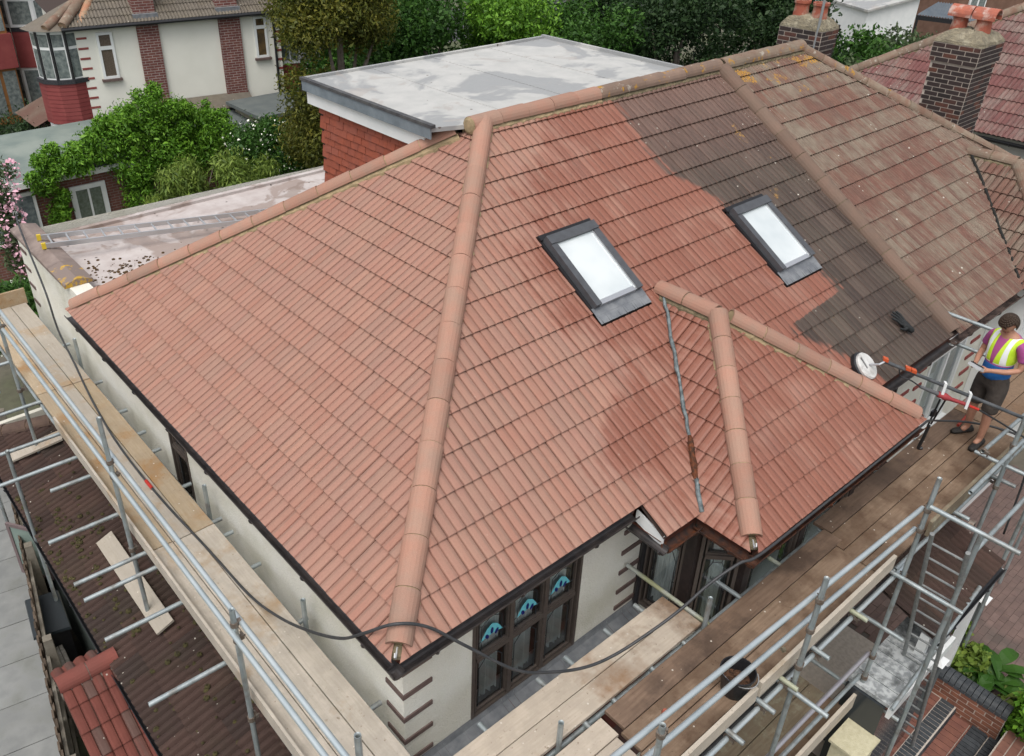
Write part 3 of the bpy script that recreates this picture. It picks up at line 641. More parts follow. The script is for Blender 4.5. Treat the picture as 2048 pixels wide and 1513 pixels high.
# bay: canted
bayp = [(3.40, .30), (3.43, -.26), (3.80, -.62), (4.85, -.62), (5.88, -.62), (6.28, -.26), (6.31, -.06)]
for (xa, ya) in bayp:
    mb = MB(); mb.box(xa - .055, xa + .055, ya - .055, ya + .055, 3.02, 4.70); mb.build('bay_post', M_WPOST, house)
for (xa, ya), (xb, yb) in zip(bayp[:-1], bayp[1:]):
    L = math.hypot(xb - xa, yb - ya); U = Vector((xb - xa, yb - ya, 0)) / L
    leaded_window('bay_window', Vector((xa, ya, 3.06)) + U * .055, U, L - .11, 1.60, 1, (1.02, .5), house, N=Vector((U.y, -U.x, 0)))
mb = MB()
for (xa, ya), (xb, yb) in zip(bayp[:-1], bayp[1:]): mb.poly([(xa, ya, 0), (xb, yb, 0), (xb, yb, 3.06), (xa, ya, 3.06)])
mb.build('bay_wall', M_WALL, house)
# ---- dormer behind the ridge
def flat_roof_mat(name, a, b, c, d):
    m = NT(name); n = m.noise(m.pos, .85, 5, .55, dist=.6); n2 = m.noise(m.pos, 3.5, 5, .6); n3 = m.noise(m.pos, 1.5, 4, .6, dist=1.0)
    k = m.mix(m.ramp(n2, [(.35, 0.0), (.65, 1.0)]), a, b)
    k = m.mix(m.ramp(n, [(.50, 0.0), (.54, .9)]), k, c); k = m.mix(m.ramp(n3, [(.60, 0.0), (.64, .6)]), k, d)
    vo = m.n('ShaderNodeTexVoronoi'); m.set(vo, 'Vector', m.pos); m.set(vo, 'Scale', 5.0)
    sp = m.math('MULTIPLY', m.math('LESS_THAN', vo.outputs['Distance'], .1), m.math('GREATER_THAN', m.sep(vo.outputs['Color'])[0], .7)); k = m.mix(sp, k, (.12, .1, .09))
    m.col(k); m.rough(m.ramp(n, [(.48, .8), (.6, .5)])); m.bump(m.noise(m.pos, 25, 3), .25, .01); return m.mat
M_FLAT = flat_roof_mat('silvered_flat_roof', (.385, .385, .37), (.45, .445, .425), (.27, .275, .275), (.345, .315, .29))
M_FLAT2 = flat_roof_mat('pinkish_flat_roof', (.40, .345, .325), (.50, .455, .435), (.30, .235, .205), (.21, .155, .125))
M_ZINC = mat('grey_edge_trim', (.23, .27, .30), .5, (.16, .19, .215), 5, metal=.2)
M_HANG = NT('hanging_tile_red')
rn_ = M_HANG.math('FRACT', M_HANG.math('ADD', M_HANG.attr('tint'), M_HANG.rand())); c_ = M_HANG.ramp(rn_, [(0, (.25, .06, .03)), (.5, (.31, .075, .038)), (1, (.27, .075, .045))])
c_ = M_HANG.mix(M_HANG.ramp(M_HANG.noise(M_HANG.pos, 9, 4), [(.45, 0.0), (.75, .6)]), c_, (.17, .05, .035)); M_HANG.col(c_); M_HANG.rough(.8); M_HANG.bump(M_HANG.noise(M_HANG.pos, 120, 2), .3, .003); M_HANG = M_HANG.mat
DX, DY, DZ = 3.5, 6.62, 7.40
mb = MB(); dpg = [(DX, 3.98), (4.02, BY + .02), (8.0, BY + .02), (8.0, DY + .15), (DX, DY + .15)]
mb.mesh_part([(x, y, DZ - .05) for x, y in dpg] + [(x, y, DZ) for x, y in dpg], [(4, 3, 2, 1, 0), (5, 6, 7, 8, 9)] + [(k, (k + 1) % 5, 5 + (k + 1) % 5, 5 + k) for k in range(5)]); dorm = mb.build('dormer', M_FLAT, house)
def oedge(pts):
    pass
mb = MB(); mb.box(DX - .02, DX - .001, 3.98, DY + .17, DZ - .13, DZ + .03); mb.build('edge_trim', M_ZINC, dorm)
mb = MB(); mb.box(DX - .02, 8.02, DY + .151, DY + .17, DZ - .13, DZ + .025); mb.build('edge_trim', M_ZINC, dorm)
mb = MB(); mb.box(DX - .03, DX + .035, 3.95, DY + .18, DZ + .001, DZ + .038); mb.build('kerb', mat('black_kerb', (.05, .05, .055), .7, (.09, .09, .09), 10), dorm)
mb = MB(); mb.box(8.0, 8.05, BY + .1, DY + .18, DZ - .1, DZ + .05); mb.box(DX + .04, 8.0, DY + .12, DY + .175, DZ + .001, DZ + .035); mb.build('upstand', M_FLAT, dorm)
for sx in (4.6, 5.7, 6.8):
    mb = MB(); mb.box(sx, sx + .09, BY + .1, DY + .11, DZ - .002, DZ + .006); mb.build('lap_seam', M_FLAT, dorm)
mb = MB(); mb.box(DX + .03, DX + .055, 4.16, DY + .12, DZ - .31, DZ - .06); mb.build('fascia_board', M_WHITE, dorm)
mb = MB(); mb.box(DX + .12, 7.9, 4.16, DY - .05, 4.9, DZ - .06); mb.build('cheek', M_UNDER, dorm)
hm = MB(); hm.box(0, .014, .003, .162, 0, .155)
me_h = bpy.data.meshes.new('hanging_tile'); hm_v = [(x + z * .14, y, z) for x, y, z in hm.v]; me_h.from_pydata(hm_v, [], hm.f); me_h.materials.append(M_HANG); me_h.update()
Rh = random.Random(8); cnt = 0
for r in range(24):
    z = DZ - .31 - .1 - r * .1
    y = DY - .06 - (.0825 if r % 2 else 0)
    while y > 3.7:
        zr = EZ + (LY - y) * tbk                             # back slope height here
        if z + .12 > zr and z + .02 < EZ + RZ and y - .165 > 3.75:
            link('hanging_tile', me_h, dorm, (DX + .088 + Rh.uniform(-.004, .004), y - .165, z + Rh.uniform(-.004, .004)))
        y -= .165
# ---- rear extension with parapet
ext = MB(); ext.poly([(WX, LY - .2, 0), (WX, 10.36, 0), (WX, 10.36, 4.86), (WX, LY - .2, 4.86)][::-1]); ext.poly([(WX, 10.36, 0), (7.8, 10.36, 0), (7.8, 10.36, 4.7), (WX, 10.36, 4.86)][::-1]); ext = ext.build('rear_extension', M_WALL, house)
mb = MB(); mb.box(WX + .02, 8.4, LY - .3, 10.15, 4.60, 4.72); mb.build('flat_roof', M_FLAT2, ext)
mb = MB(); mb.box(WX + .3, 8.4, 10.1, 10.2, 4.62, 4.77); mb.build('roof_edge', M_FLAT2, ext)
mb = MB(); mb.box(WX + .003, WX + .26, LY - .2, 10.35, 4.2, 4.858); mb.build('parapet', M_WALL, ext)
M_COPE = mat('brown_concrete_coping', (.20, .155, .135), .9, (.27, .215, .19), 5, bump=.4, bscale=40, stain=(.14, .11, .10), sscale=3)
def cope(y0, y1, m=M_COPE):
    mb = MB(); a, b, c, z = WX - .06, WX + .13, WX + .33, 4.86
    mb.mesh_part([(a, y0, z), (c, y0, z), (c, y0, z + .05), (b, y0, z + .11), (a, y0, z + .05), (a, y1, z), (c, y1, z), (c, y1, z + .05), (b, y1, z + .11), (a, y1, z + .05)], [(0, 1, 2, 3, 4), (9, 8, 7, 6, 5), (1, 0, 5, 6), (2, 1, 6, 7), (3, 2, 7, 8), (4, 3, 8, 9), (0, 4, 9, 5)]); mb.build('coping_stone', m, ext)
mly = NT('lichen_coping'); k_ = mly.mix(mly.ramp(mly.noise(mly.pos, 5, 5, .65), [(.56, 0.0), (.62, 1.0)]), (.20, .155, .135), (.50, .30, .03)); mly.col(k_); mly.rough(.9)
cope(7.92, 8.62, mly.mat); cope(8.625, 9.32); cope(9.325, 9.84); cope(9.845, 10.42)
mb = MB(); Rd = random.Random(6)
for k in range(330):
    t_ = Rd.random(); x = .55 + t_ * 2.2 + Rd.gauss(0, .18); y = 8.45 - t_ * .55 + Rd.gauss(0, .22); s = Rd.uniform(.006, .03)
    if x < .5 or y < 7.3: continue
    n = Rd.randint(4, 6); rot = Rd.random() * 6; mb.lathe((x, y, 4.72), [(s, 0), (s * .8, s * .5), (s * .2, s * .8)], n)
o = mb.build('moss_debris', mat('dark_moss_clump', (.045, .03, .018), .95, (.12, .07, .03), 20), ext); o['kind'] = 'stuff'
# pent roof strip under the front window, ground floor front roof
mb = MB(); N = 40; Rl = random.Random(2)
for k in range(N):
    xa = .2 + 3.2 * k / N; xb = .2 + 3.2 * (k + 1) / N; za = Rl.uniform(-.004, .004)
    mb.poly([(xa, WY - .004, 3.07), (xa, WY - .03, 3.0 + za), (xb, WY - .03, 3.0 - za), (xb, WY - .004, 3.07)]); mb.poly([(xa, WY - .03, 3.0 + za), (xa, WY - .17, 2.955 + za), (xb, WY - .17, 2.955 - za), (xb, WY - .03, 3.0 - za)])
mb.build('lead_apron', M_LEAD, house)
pent = MB(); pent.poly([(.2, WY, 2.93), (.2, -.75, 2.53), (3.36, -.75, 2.53), (3.36, WY, 2.93)]); pent = pent.build('pent_roof', M_UNDER, house)
tp = TileSet(pent); slp = Slope((.2, -.75, 2.55), (1, 0, 0), (0, 1.05, .4)); tp.field(slp, .25, .31, 0, 3.16, 0, .98, [(-1, 0, 0), (1, 0, 3.16)], M_PORCH, seed=21, hh=.03); tp.finish(160)
# wall right of the bay
wall_holes('wall', (6.34, -.06, 0), (1, 0, 0), PX - 6.34, 0, 4.72, [(.71, 1.76, 3.35, 4.55)], house, M_WALL, N=(0, -1, 0))
leaded_window('window', (7.05, -.02, 3.35), (1, 0, 0), 1.05, 1.2, 2, (.75, .45), house, mframe=M_WPOST)
for z in (4.4, 4.1, 3.8, 3.5, 3.2): quoin(8.24, 8.5, -.076, -.056, z, m=M_REDQ)

# ================================================================ attached neighbour
nb = thing('attached_house', 'attached neighbour house with an uncleaned lichen-mottled roof and dark brick chimneys', 'house')
under = MB()
HX = Q2X + BY + .05
MB0 = (10.73, -BEY, ZB); MB1 = (13.92, -BEY, ZB); MBA = (12.46, BAY, BAZ); MBM = (12.46, BMY, BAZ); MBV = (10.73, -S_D, ZB)
pl([(PX, -S_D, ZB), (HX, -S_D, ZB), R2, PR]); pl([R2, (HX, -.3, EZ), (HX, LY, EZ)]); pl([PR, R2, (HX, LY, EZ), (PX, LY, EZ)])
pl([MB0, MBA, MBM, MBV]); pl([MB0, MB1, MBA])
nroof = under.build('roof', M_UNDER, nb)
tn = TileSet(nroof)
hipN = convex(ccw([(PX + .08, -S_D * cF - .03), (HX + S_D, -S_D * cF - .03), (Q2X, BY * cF), (PX + .08, BY * cF)]))
holeN = convex(ccw([(10.62, (-S_D - .2) * cF), (14.1, (-S_D - .2) * cF), (12.46, (BMY - .03) * cF)]))
tn.field(SLF, .2, .3105, PX + .08, HX + .3, -S_D * cF - .03 - .02, BY * cF, hipN, M_NEIGH, holes=[holeN], hh=.018, prof=PROFR, stagger=False, seed=31, lift=.028)
SLN1 = Slope(MB0, (0, 1, 0), (1, 0, (BAZ - ZB) / (12.46 - 10.73))); tn.field(SLN1, .2, .3, 0, 2.5, -.05, 2.2, convex(ccw([(0, -.06), (BEY - S_D, -.06), SLN1.uv(MBM), SLN1.uv(MBA)])), M_NEIGH, hh=.03, seed=32)
SLN3 = Slope((HX, -.3, EZ), (0, 1, 0), (-1, 0, TL)); 
tn.finish(290)
ridge_run('ridge_tile', nroof, (PX + .05, BY, EZ + RZ + .045), Vector(R2) + Vector((.05, 0, .045)), (0, 0, 1), M_RIDGE_N, r=.115, seg=.44, mortar=M_MOSS, seed=11)
ridge_run('hip_tile', nroof, Vector((HX, -.05, EZ)) + Vector((-.1, .1, .05)), Vector(R2) + Vector((0, 0, .04)), Vector((TL, -TF, 1.6)), M_RIDGE_N, r=.095, seg=.42, mortar=M_MOSS, seed=12)
ridge_run('party_ridge_tile', nroof, Vector((PX, -S_D + .02, ZB + .06)), Vector((PX, BY - .06, EZ + RZ + .02)), (0, -TF, 1), M_RIDGE_P, r=.115, seg=.44, mortar=M_MOSS, seed=13, mw=.45)
ridge_run('ridge_tile', nroof, Vector(MBM) + Vector((0, .0, .04)), Vector(MBA) + Vector((0, 0, .04)), (0, 0, 1), M_RIDGE_N, r=.1, seg=.4, mortar=M_MOSS, seed=14)
ridge_run('hip_tile', nroof, Vector(MB0) + Vector((.05, .05, .05)), Vector(MBA) + Vector((0, 0, .04)), Vector((-.7, -.7, 1.6)), M_RIDGE_N, r=.1, seg=.4, mortar=M_MOSS, seed=15)
mb = MB(); vd0, vd1 = Vector(MBM) + Vector((-.04, -.06, .03)), Vector(MBV) + Vector((0, 0, .03)); mb.path([vd0.lerp(vd1, k / 12) + Vector((Rv.uniform(-.015, .015), 0, 0)) for k in range(13)], .022, 6); mb.build('valley_moss', mat('black_valley', (.02, .02, .018), .9), nroof)
NW = .0
wall_holes('wall', (PX, -.055, 0), (1, 0, 0), HX - .3 - PX, 0, 4.72, [(9.05 - PX, 10.2 - PX, 2.7, 4.55)], nb, M_WALL, N=(0, -1, 0))
mb = MB(); mb.poly([(PX, -.32, 4.70), (HX, -.32, 4.70), (HX, .1, 4.70), (PX, .1, 4.70)]); mb.build('soffit', M_WHITE, nb)
fascia((PX, -.31, 4.70), (10.8, -.31, 4.70), (0, -1, 0), parent=nb); M_MGUT = mat('mossy_gutter', (.035, .025, .022), .8, (.14, .10, .085), 10, bump=.8, bscale=30, bdist=.02)
gutter('gutter', (PX + .04, -.36, 4.69), (10.75, -.36, 4.69), (0, -1, 0), M_MGUT, parent=nb)
def white_window(name, O, U, w, h, cols, top, parent, N=None, fm=None, glassm=None):
    O = Vector(O); U = Vector(U).normalized(); Z = Vector((0, 0, 1)); N = Vector(N) if N is not None else U.cross(Z).normalized(); fm = fm or M_WHITE
    def pb(mb, u0, u1, z0, z1, n0, n1): mb.obox(O + U * (u0 + u1) / 2 + Z * (z0 + z1) / 2 + N * (n0 + n1) / 2, U, N, Z, (u1 - u0) / 2, (n1 - n0) / 2, (z1 - z0) / 2)
    mb = MB(); f = .06
    pb(mb, 0, f, 0, h, -.03, .04); pb(mb, w - f, w, 0, h, -.03, .04); pb(mb, f, w - f, 0, f, -.03, .0395); pb(mb, f, w - f, h - f, h, -.03, .0395)
    cw = (w - f) / cols
    for c in range(1, cols): pb(mb, c * cw, c * cw + f, f, h - f, -.03, .039)
    if top:
        for c in range(cols): pb(mb, c * cw + f, (c + 1) * cw, h - top - f / 2, h - top + f / 2, -.03, .0385)
    win = mb.build(name, fm, parent)
    for c in range(cols):
        u0, u1 = c * cw + f, (c + 1) * cw
        for z0, z1 in ([(f, h - top - f / 2), (h - top + f / 2, h - f)] if top else [(f, h - f)]):
            mb = MB(); mb.poly([O + U * u0 + Z * z0, O + U * u1 + Z * z0, O + U * u1 + Z * z1, O + U * u0 + Z * z1]); mb.build('pane', glassm or M_GLASS, win)
    mb = MB(); pb(mb, .03, w - .03, .03, h - .03, -.2, -.19); mb.build('net_curtain', M_CURT, win)
    mb = MB(); pb(mb, -.04, w + .04, -.05, -.002, -.02, .10); mb.build('sill', fm, win)
    return win
white_window('window', (9.05, -.03, 2.7), (1, 0, 0), 1.15, 1.85, 2, .5, nb); white_window('window', (11.1, -.5, 2.7), (1, 0, 0), 1.9, 1.9, 3, .5, nb)
mb = MB(); mb.box(10.9, 13.6, -.47, -.06, 0, 4.7); mb.build('bay', M_WHITE, nb)
for z in (4.4, 4.12, 3.84, 3.56, 3.28, 3.0): quoin(10.42, 10.72, -.075, -.052, z, m=M_REDQ, parent=nb); quoin(8.68, 8.9, -.075, -.052, z - .1, m=M_REDQ, parent=nb)

M_BRICK = NT('chimney_brick'); b_ = M_BRICK; c_ = b_.ramp(b_.rand(), [(0, (.020, .015, .014)), (.35, (.042, .026, .024)), (.6, (.03, .022, .022)), (.8, (.085, .035, .026)), (1, (.14, .05, .03))])
c_ = b_.mix(b_.ramp(b_.noise(b_.pos, 30, 4), [(.4, 0.0), (.7, .6)]), c_, (.03, .02, .018)); b_.col(c_); b_.rough(.85); b_.bump(b_.noise(b_.pos, 60, 3), .5, .005); M_BRICK = b_.mat
M_JOINT = mat('pale_brick_joint', (.50, .44, .38), .95, (.40, .35, .30), 20)
M_FLAUN = mat('chimney_flaunching', (.26, .225, .155), .95, (.17, .15, .11), 14, bump=1, bscale=35, bdist=.03, stain=(.42, .38, .28), sscale=5)
M_POT = mat('terracotta_pot', (.36, .11, .065), .8, (.30, .085, .055), 9, bump=.3, stain=(.45, .36, .29), sscale=5)
def box_mesh(name, dx, dy, dz, m):
    mb = MB(); mb.box(0, dx, 0, dy, 0, dz); me = bpy.data.meshes.new(name); me.from_pydata(mb.v, [], mb.f); me.materials.append(m); me.update(); return me
BR = {}
def brick_face(parent, axis, fixed, a0, a1, z0, z1, sgn, name='brick', bm=M_BRICK, rowh=.075, bl=.225, jt=.014, maxn=999):
    """bricks laid on a vertical face; axis 'x' or 'y' is the horizontal run; they stand 5 mm proud of the core"""
    n = 0; r = 0; z = z0
    while z + rowh <= z1 + .01 and n < maxn:
        a = a0 - (bl / 2 if r % 2 else 0)
        while a < a1 - .02:
            s, e = max(a, a0) + jt / 2, min(a + bl, a1) - jt / 2; L = round(e - s, 3)
            if L > .03:
                key = (axis, L, bm.name, rowh)
                if key not in BR: BR[key] = box_mesh(name, L if axis == 'x' else .012, .012 if axis == 'x' else L, rowh - jt, bm)
                loc = (s, fixed + (-.006 if sgn < 0 else -.006), z + jt / 2) if axis == 'x' else (fixed - .006, s, z + jt / 2)
                link(name, BR[key], parent, loc); n += 1
            a += bl
        z += rowh; r += 1
def chimney(x0, x1, y0, y1, zb, zt, parent, pots, hood):
    mb = MB(); mb.box(x0, x1, y0, y1, zb, zt - .30); mb.box(x0 - .03, x1 + .03, y0 - .03, y1 + .03, zt - .30, zt)
    ch = mb.build('chimney', M_JOINT, parent)
    brick_face(ch, 'y', x0, y0, y1, zb, zt - .30, -1); brick_face(ch, 'x', y0, x0, x1, zb, zt - .30, -1)
    brick_face(ch, 'y', x0 - .03, y0 - .03, y1 + .03, zt - .30, zt, -1); brick_face(ch, 'x', y0 - .03, x0 - .03, x1 + .03, zt - .30, zt, -1)
    mb = MB(); c = ((x0 + x1) / 2, (y0 + y1) / 2); n = 8; Rc = random.Random(int(x0 * 10))
    a = .0; lo = [(x0 - .035, y0 - .035), (x1 + .035, y0 - .035), (x1 + .035, y1 + .035), (x0 - .035, y1 + .035)]
    def ring(s, z, nn=24):
        out = []
        for k in range(nn):
            t_ = 4 * k / nn; i = int(t_); f_ = t_ - i; p = lerp(lo[i], lo[(i + 1) % 4], f_); out.append((c[0] + (p[0] - c[0]) * s, c[1] + (p[1] - c[1]) * s, z + Rc.uniform(-.015, .015)))
        return out
    rs = [ring(1, zt), ring(.97, zt + .05), ring(.75, zt + .15), ring(.5, zt + .20), ring(.05, zt + .21)]
    mb.mesh_part([p for r in rs for p in r], [(i * 24 + k, i * 24 + (k + 1) % 24, (i + 1) * 24 + (k + 1) % 24, (i + 1) * 24 + k) for i in range(4) for k in range(24)])
    mb.build('flaunching', M_FLAUN, ch)
    for (px, py) in pots:
        mb = MB(); mb.lathe((px, py, zt + .10), [(.13, 0), (.125, .1), (.115, .22), (.12, .25), (.135, .27), (.135, .31), (.10, .31), (.09, .05)], 16); pot = mb.build('chimney_pot', M_POT, ch, smooth=False)
        if hood:
            mb = MB(); barrel(mb, (px - .0, py - .19, zt + .40), (px, py + .17, zt + .40), (0, 0, 1), .15, arc=200, thick=.025); mb.build('pot_hood', mat('lichen_clay_hood', (.42, .13, .08), .8, (.30, .1, .07), 9, stain=(.55, .5, .45), sscale=7), pot)
    return ch
chimney(13.2, 14.02, 2.03, 2.74, 5.6, 7.36, nb, [(13.62, 2.62), (13.62, 2.24)], True)
ch2 = chimney(11.65, 12.10, 3.95, 4.68, 6.2, 7.50, nb, [(11.85, 4.50), (11.85, 4.16)], False)
mb = MB(); mb.tube((11.63, 4.02, 6.9), (11.63, 4.0, 8.3), .022, 8); mb.build('aerial_mast', mat('galvanised_pipe', (.36, .38, .39), .4, metal=.5), ch2)
# ================================================================ detached house on the right
rh = thing('detached_house', 'house at the right edge with a plum-coloured tiled roof and white walls', 'house')
GX, GY, GZ = 17.7, 7.4, 4.9
under = MB(); pl([(GX, GY, GZ), (GX, -6, GZ), (GX + 6, -6, GZ + 3.7), (GX + 6, GY - 6, GZ + 3.7)]); pl([(GX, GY, GZ), (GX + 6, GY - 6, GZ + 3.7), (GX + 14, GY - 6, GZ + 3.7), (GX + 14, GY, GZ)])
rr_ = under.build('roof', M_UNDER, rh); tr_ = TileSet(rr_)
slr = Slope((GX, GY, GZ), (0, -1, 0), (1, 0, .6167)); tr_.field(slr, .3, .34, -.2, 8.2, -.05, 5.2, [(-1, .851, 0), (1, 0, 8.2)], M_PLUM, hh=.03, prof=PROFR, stagger=False, seed=41); tr_.finish(300)
ridge_run('hip_tile', rr_, (GX, GY, GZ + .05), (GX + 5.8, GY - 5.8, GZ + 3.63), (-.6, .6, 1.6), M_RIDGE_N, r=.12, seg=.45, mortar=M_MOSS, seed=42)
gutter('gutter', (GX - .05, GY, GZ - .08), (GX - .05, -3, GZ - .08), (-1, 0, 0), M_BLACK, .07, rh)
mb = MB(); mb.box(GX + .3, GX + 9, -6, GY - .3, 0, GZ - .06); mb.build('wall', mat('white_render', (.74, .73, .68), .9, (.68, .67, .62), 3), rh)
# ================================================================ scaffolding
M_TUBE = mat('galvanised_tube', (.30, .345, .355), .42, (.40, .44, .445), 7, bump=.15, bscale=40, metal=.5, spec=.5, stain=(.21, .20, .18), sscale=6)
M_TUBE_B = mat('bright_tube', (.44, .50, .52), .38, (.52, .57, .58), 5, bump=.1, metal=.5, spec=.5)
M_TUBE_Y = mat('algae_tube', (.36, .37, .22), .5, (.42, .44, .42), 3, metal=.3)
M_TUBE_D = mat('dark_tube', (.05, .05, .055), .5, (.09, .09, .09), 7, metal=.4)  # near-black copy of the tube; the shade under the deck is put into its colour
M_COUP = mat('rusty_coupler', (.14, .10, .075), .6, (.24, .21, .18), 30, metal=.5)
TR = .0242
def stube(parent, a, b, name='scaffold_tube', m=None, r=TR):
    mb = MB(); mb.tube(a, b, r, 12, hollow=.82); o = mb.build(name, m or M_TUBE, parent)
    me = o.data; me.polygons.foreach_set('use_smooth', [len(p.vertices) == 4 for p in me.polygons]); return o
def coupler(parent, p, ax):
    p = Vector(p); ax = Vector(ax).normalized(); mb = MB()
    mb.lathe(p - ax * .024, [(TR + .001, 0), (TR + .011, .0), (TR + .011, .048), (TR + .001, .048)], 10, 0, ax)
    s = ax.cross(Vector((0, 0, 1))); s = s.normalized() if s.length > .1 else Vector((1, 0, 0))
    mb.tube(p + s * (TR + .004), p + s * (TR + .05), .008, 6); t_ = ax.cross(s); mb.obox(p + s * (TR + .02), s, t_, ax, .014, .018, .02); mb.tube(p + s * (TR + .03) + t_ * .02, p + s * (TR + .03) + t_ * .055, .007, 6)
    mb.build('coupler', M_COUP, parent)
sl_ = thing('scaffold', 'galvanised tube scaffold along the left wall above the dark lean-to roof', 'scaffold', 'tube scaffolds round the house')
for (x, y, z0, z1) in ((-.72, 3.85, 2.58, 5.38), (-.72, 1.2, 2.58, 5.0), (-.72, 7.78, 2.58, 5.25), (-.72, -.6, 2.4, 5.42), (-.70, 9.9, 2.5, 5.2), (.14, 7.85, 3.4, 4.13), (.14, 3.77, 3.4, 4.13), (.14, 1.71, 3.4, 4.09), (-1.27, 6.3, 1.2, 3.78), (-1.36, 8.0, 1.2, 3.78)):
    stube(sl_, (x, y, z0), (x, y, z1), 'standard')
stube(sl_, (-.665, -2.2, 4.82), (-.665, 8.4, 4.86), 'guard_rail', M_TUBE_B); stube(sl_, (-.775, -2.2, 4.82), (-.70, 8.3, 4.62), 'guard_rail', M_TUBE_B)
stube(sl_, (-.61, -2.2, 3.68), (-.61, 9.6, 3.70), 'ledger'); stube(sl_, (.10, -.3, 3.68), (.10, 9.6, 3.70), 'ledger')
for (xa, y) in ((-1.35, 6.32), (-1.52, 5.71), (-1.10, 5.25), (-1.39, 4.40), (-1.385, 3.63), (-1.38, 3.36), (-1.40, 2.75), (-1.365, 1.82), (-1.4, 7.2), (-1.5, 8.5), (-1.2, .6)):
    stube(sl_, (xa, y, 3.745), (.2, y - .04, 3.745), 'transom'); coupler(sl_, (-.61, y, 3.71), (0, 1, 0))
for y in (3.85, 1.2, 7.78, -.6):
    for x, z in ((-.72, 4.84), (-.72, 4.66), (-.72, 3.66)): coupler(sl_, (x, y, z), (0, 0, 1))
sf = thing('scaffold', 'galvanised tube scaffold with guard rails and two lifts along the front', 'scaffold', 'tube scaffolds round the house')
for (x, y, z0, z1) in ((5.22, -1.63, 0, 5.02), (3.18, -1.63, 0, 5.04), (1.10, -1.61, 0, 4.98), (7.50, -1.64, 0, 6.2), (1.07, -.745, 2.6, 4.10), (3.05, -.745, 2.4, 4.16), (5.36, -2.10, 0, 4.55), (8.3, -1.88, 0, 4.1), (-.55, -1.63, 0, 5.3), (10.6, -1.6, 0, 5.2)):
    stube(sf, (x, y, z0), (x, y, z1), 'standard')
stube(sf, (5.24, -1.575, 4.60), (-1.6, -1.50, 5.06), 'guard_rail', M_TUBE_B); stube(sf, (5.24, -1.575, 4.33), (-1.6, -1.45, 4.50), 'guard_rail', M_TUBE_B)
stube(sf, (6.28, -1.68, 4.30), (8.9, -1.66, 4.30), 'guard_rail'); stube(sf, (7.20, -1.44, 4.25), (9.4, -1.47, 4.25), 'guard_rail')
stube(sf, (5.22, -1.58, 2.50), (1.0, -1.58, 2.52), 'guard_rail', mat('mauve_tube', (.36, .34, .38), .45, (.42, .41, .43), 7, metal=.5)); stube(sf, (5.22, -1.58, 2.13), (1.0, -1.58, 2.22), 'guard_rail')
stube(sf, (5.45, -1.56, 3.68), (-1.6, -1.56, 3.68), 'ledger', M_TUBE_B); stube(sf, (5.6, -1.50, 3.55), (-1.6, -1.46, 3.5), 'ledger', M_TUBE_D); stube(sf, (5.3, -.72, 3.70), (-1.2, -.72, 3.70), 'ledger'); stube(sf, (11, -1.52, 3.68), (5.3, -1.52, 3.68), 'ledger')
for (x, ya, yb, z, m) in ((.72, -.15, -1.7, 3.75, None), (1.42, -.14, -1.7, 3.75, None), (1.78, -.13, -1.7, 3.75, None), (2.30, -.15, -1.7, 3.75, None), (2.76, -.13, -1.7, 3.75, None), (3.12, .27, -1.7, 3.75, M_TUBE_Y), (3.65, -.0, -1.7, 3.75, None), (4.35, -.54, -1.7, 3.75, M_TUBE_Y),
                          (5.15, -1.66, -2.47, 4.72, None), (5.17, -.7, -2.25, 3.74, None), (5.2, -1.2, -1.86, 2.97, None), (3.13, -.7, -2.0, 3.69, None), (7.5, -1.3, -1.9, 4.02, None), (8.68, .1, -1.0, 5.0, None), (8.72, .1, -1.0, 4.62, None), (5.2, -.6, -2.1, 1.9, None), (6.6, -.6, -1.7, 3.75, None), (7.6, -.6, -1.8, 3.75, None), (9.4, -.6, -1.7, 3.75, None)):
    stube(sf, (x, ya, z), (x, yb, z), 'transom', m)
    if z == 3.75: coupler(sf, (x, -1.56, 3.70), (1, 0, 0))
stube(sf, (5.75, -2.02, 4.02), (9.5, -2.02, 4.0), 'handrail'); stube(sf, (5.0, -2.04, 2.2), (7.2, -1.95, 2.5), 'brace')
for p in ((5.22, -1.63, 4.62), (5.22, -1.63, 4.36), (5.22, -1.63, 3.72), (5.22, -1.63, 2.5), (5.22, -1.63, 2.15), (3.18, -1.63, 4.78), (3.18, -1.63, 4.42), (3.18, -1.63, 3.70), (3.18, -1.63, 3.95), (1.1, -1.61, 4.88), (1.1, -1.61, 4.5), (7.5, -1.64, 4.3), (7.5, -1.64, 3.7)): coupler(sf, p, (0, 0, 1))
for p in ((5.2, -2.02, 4.72), (7.22, -1.44, 4.25)): coupler(sf, p, (0, 1, 0) if p[2] > 4.5 else (1, 0, 0))

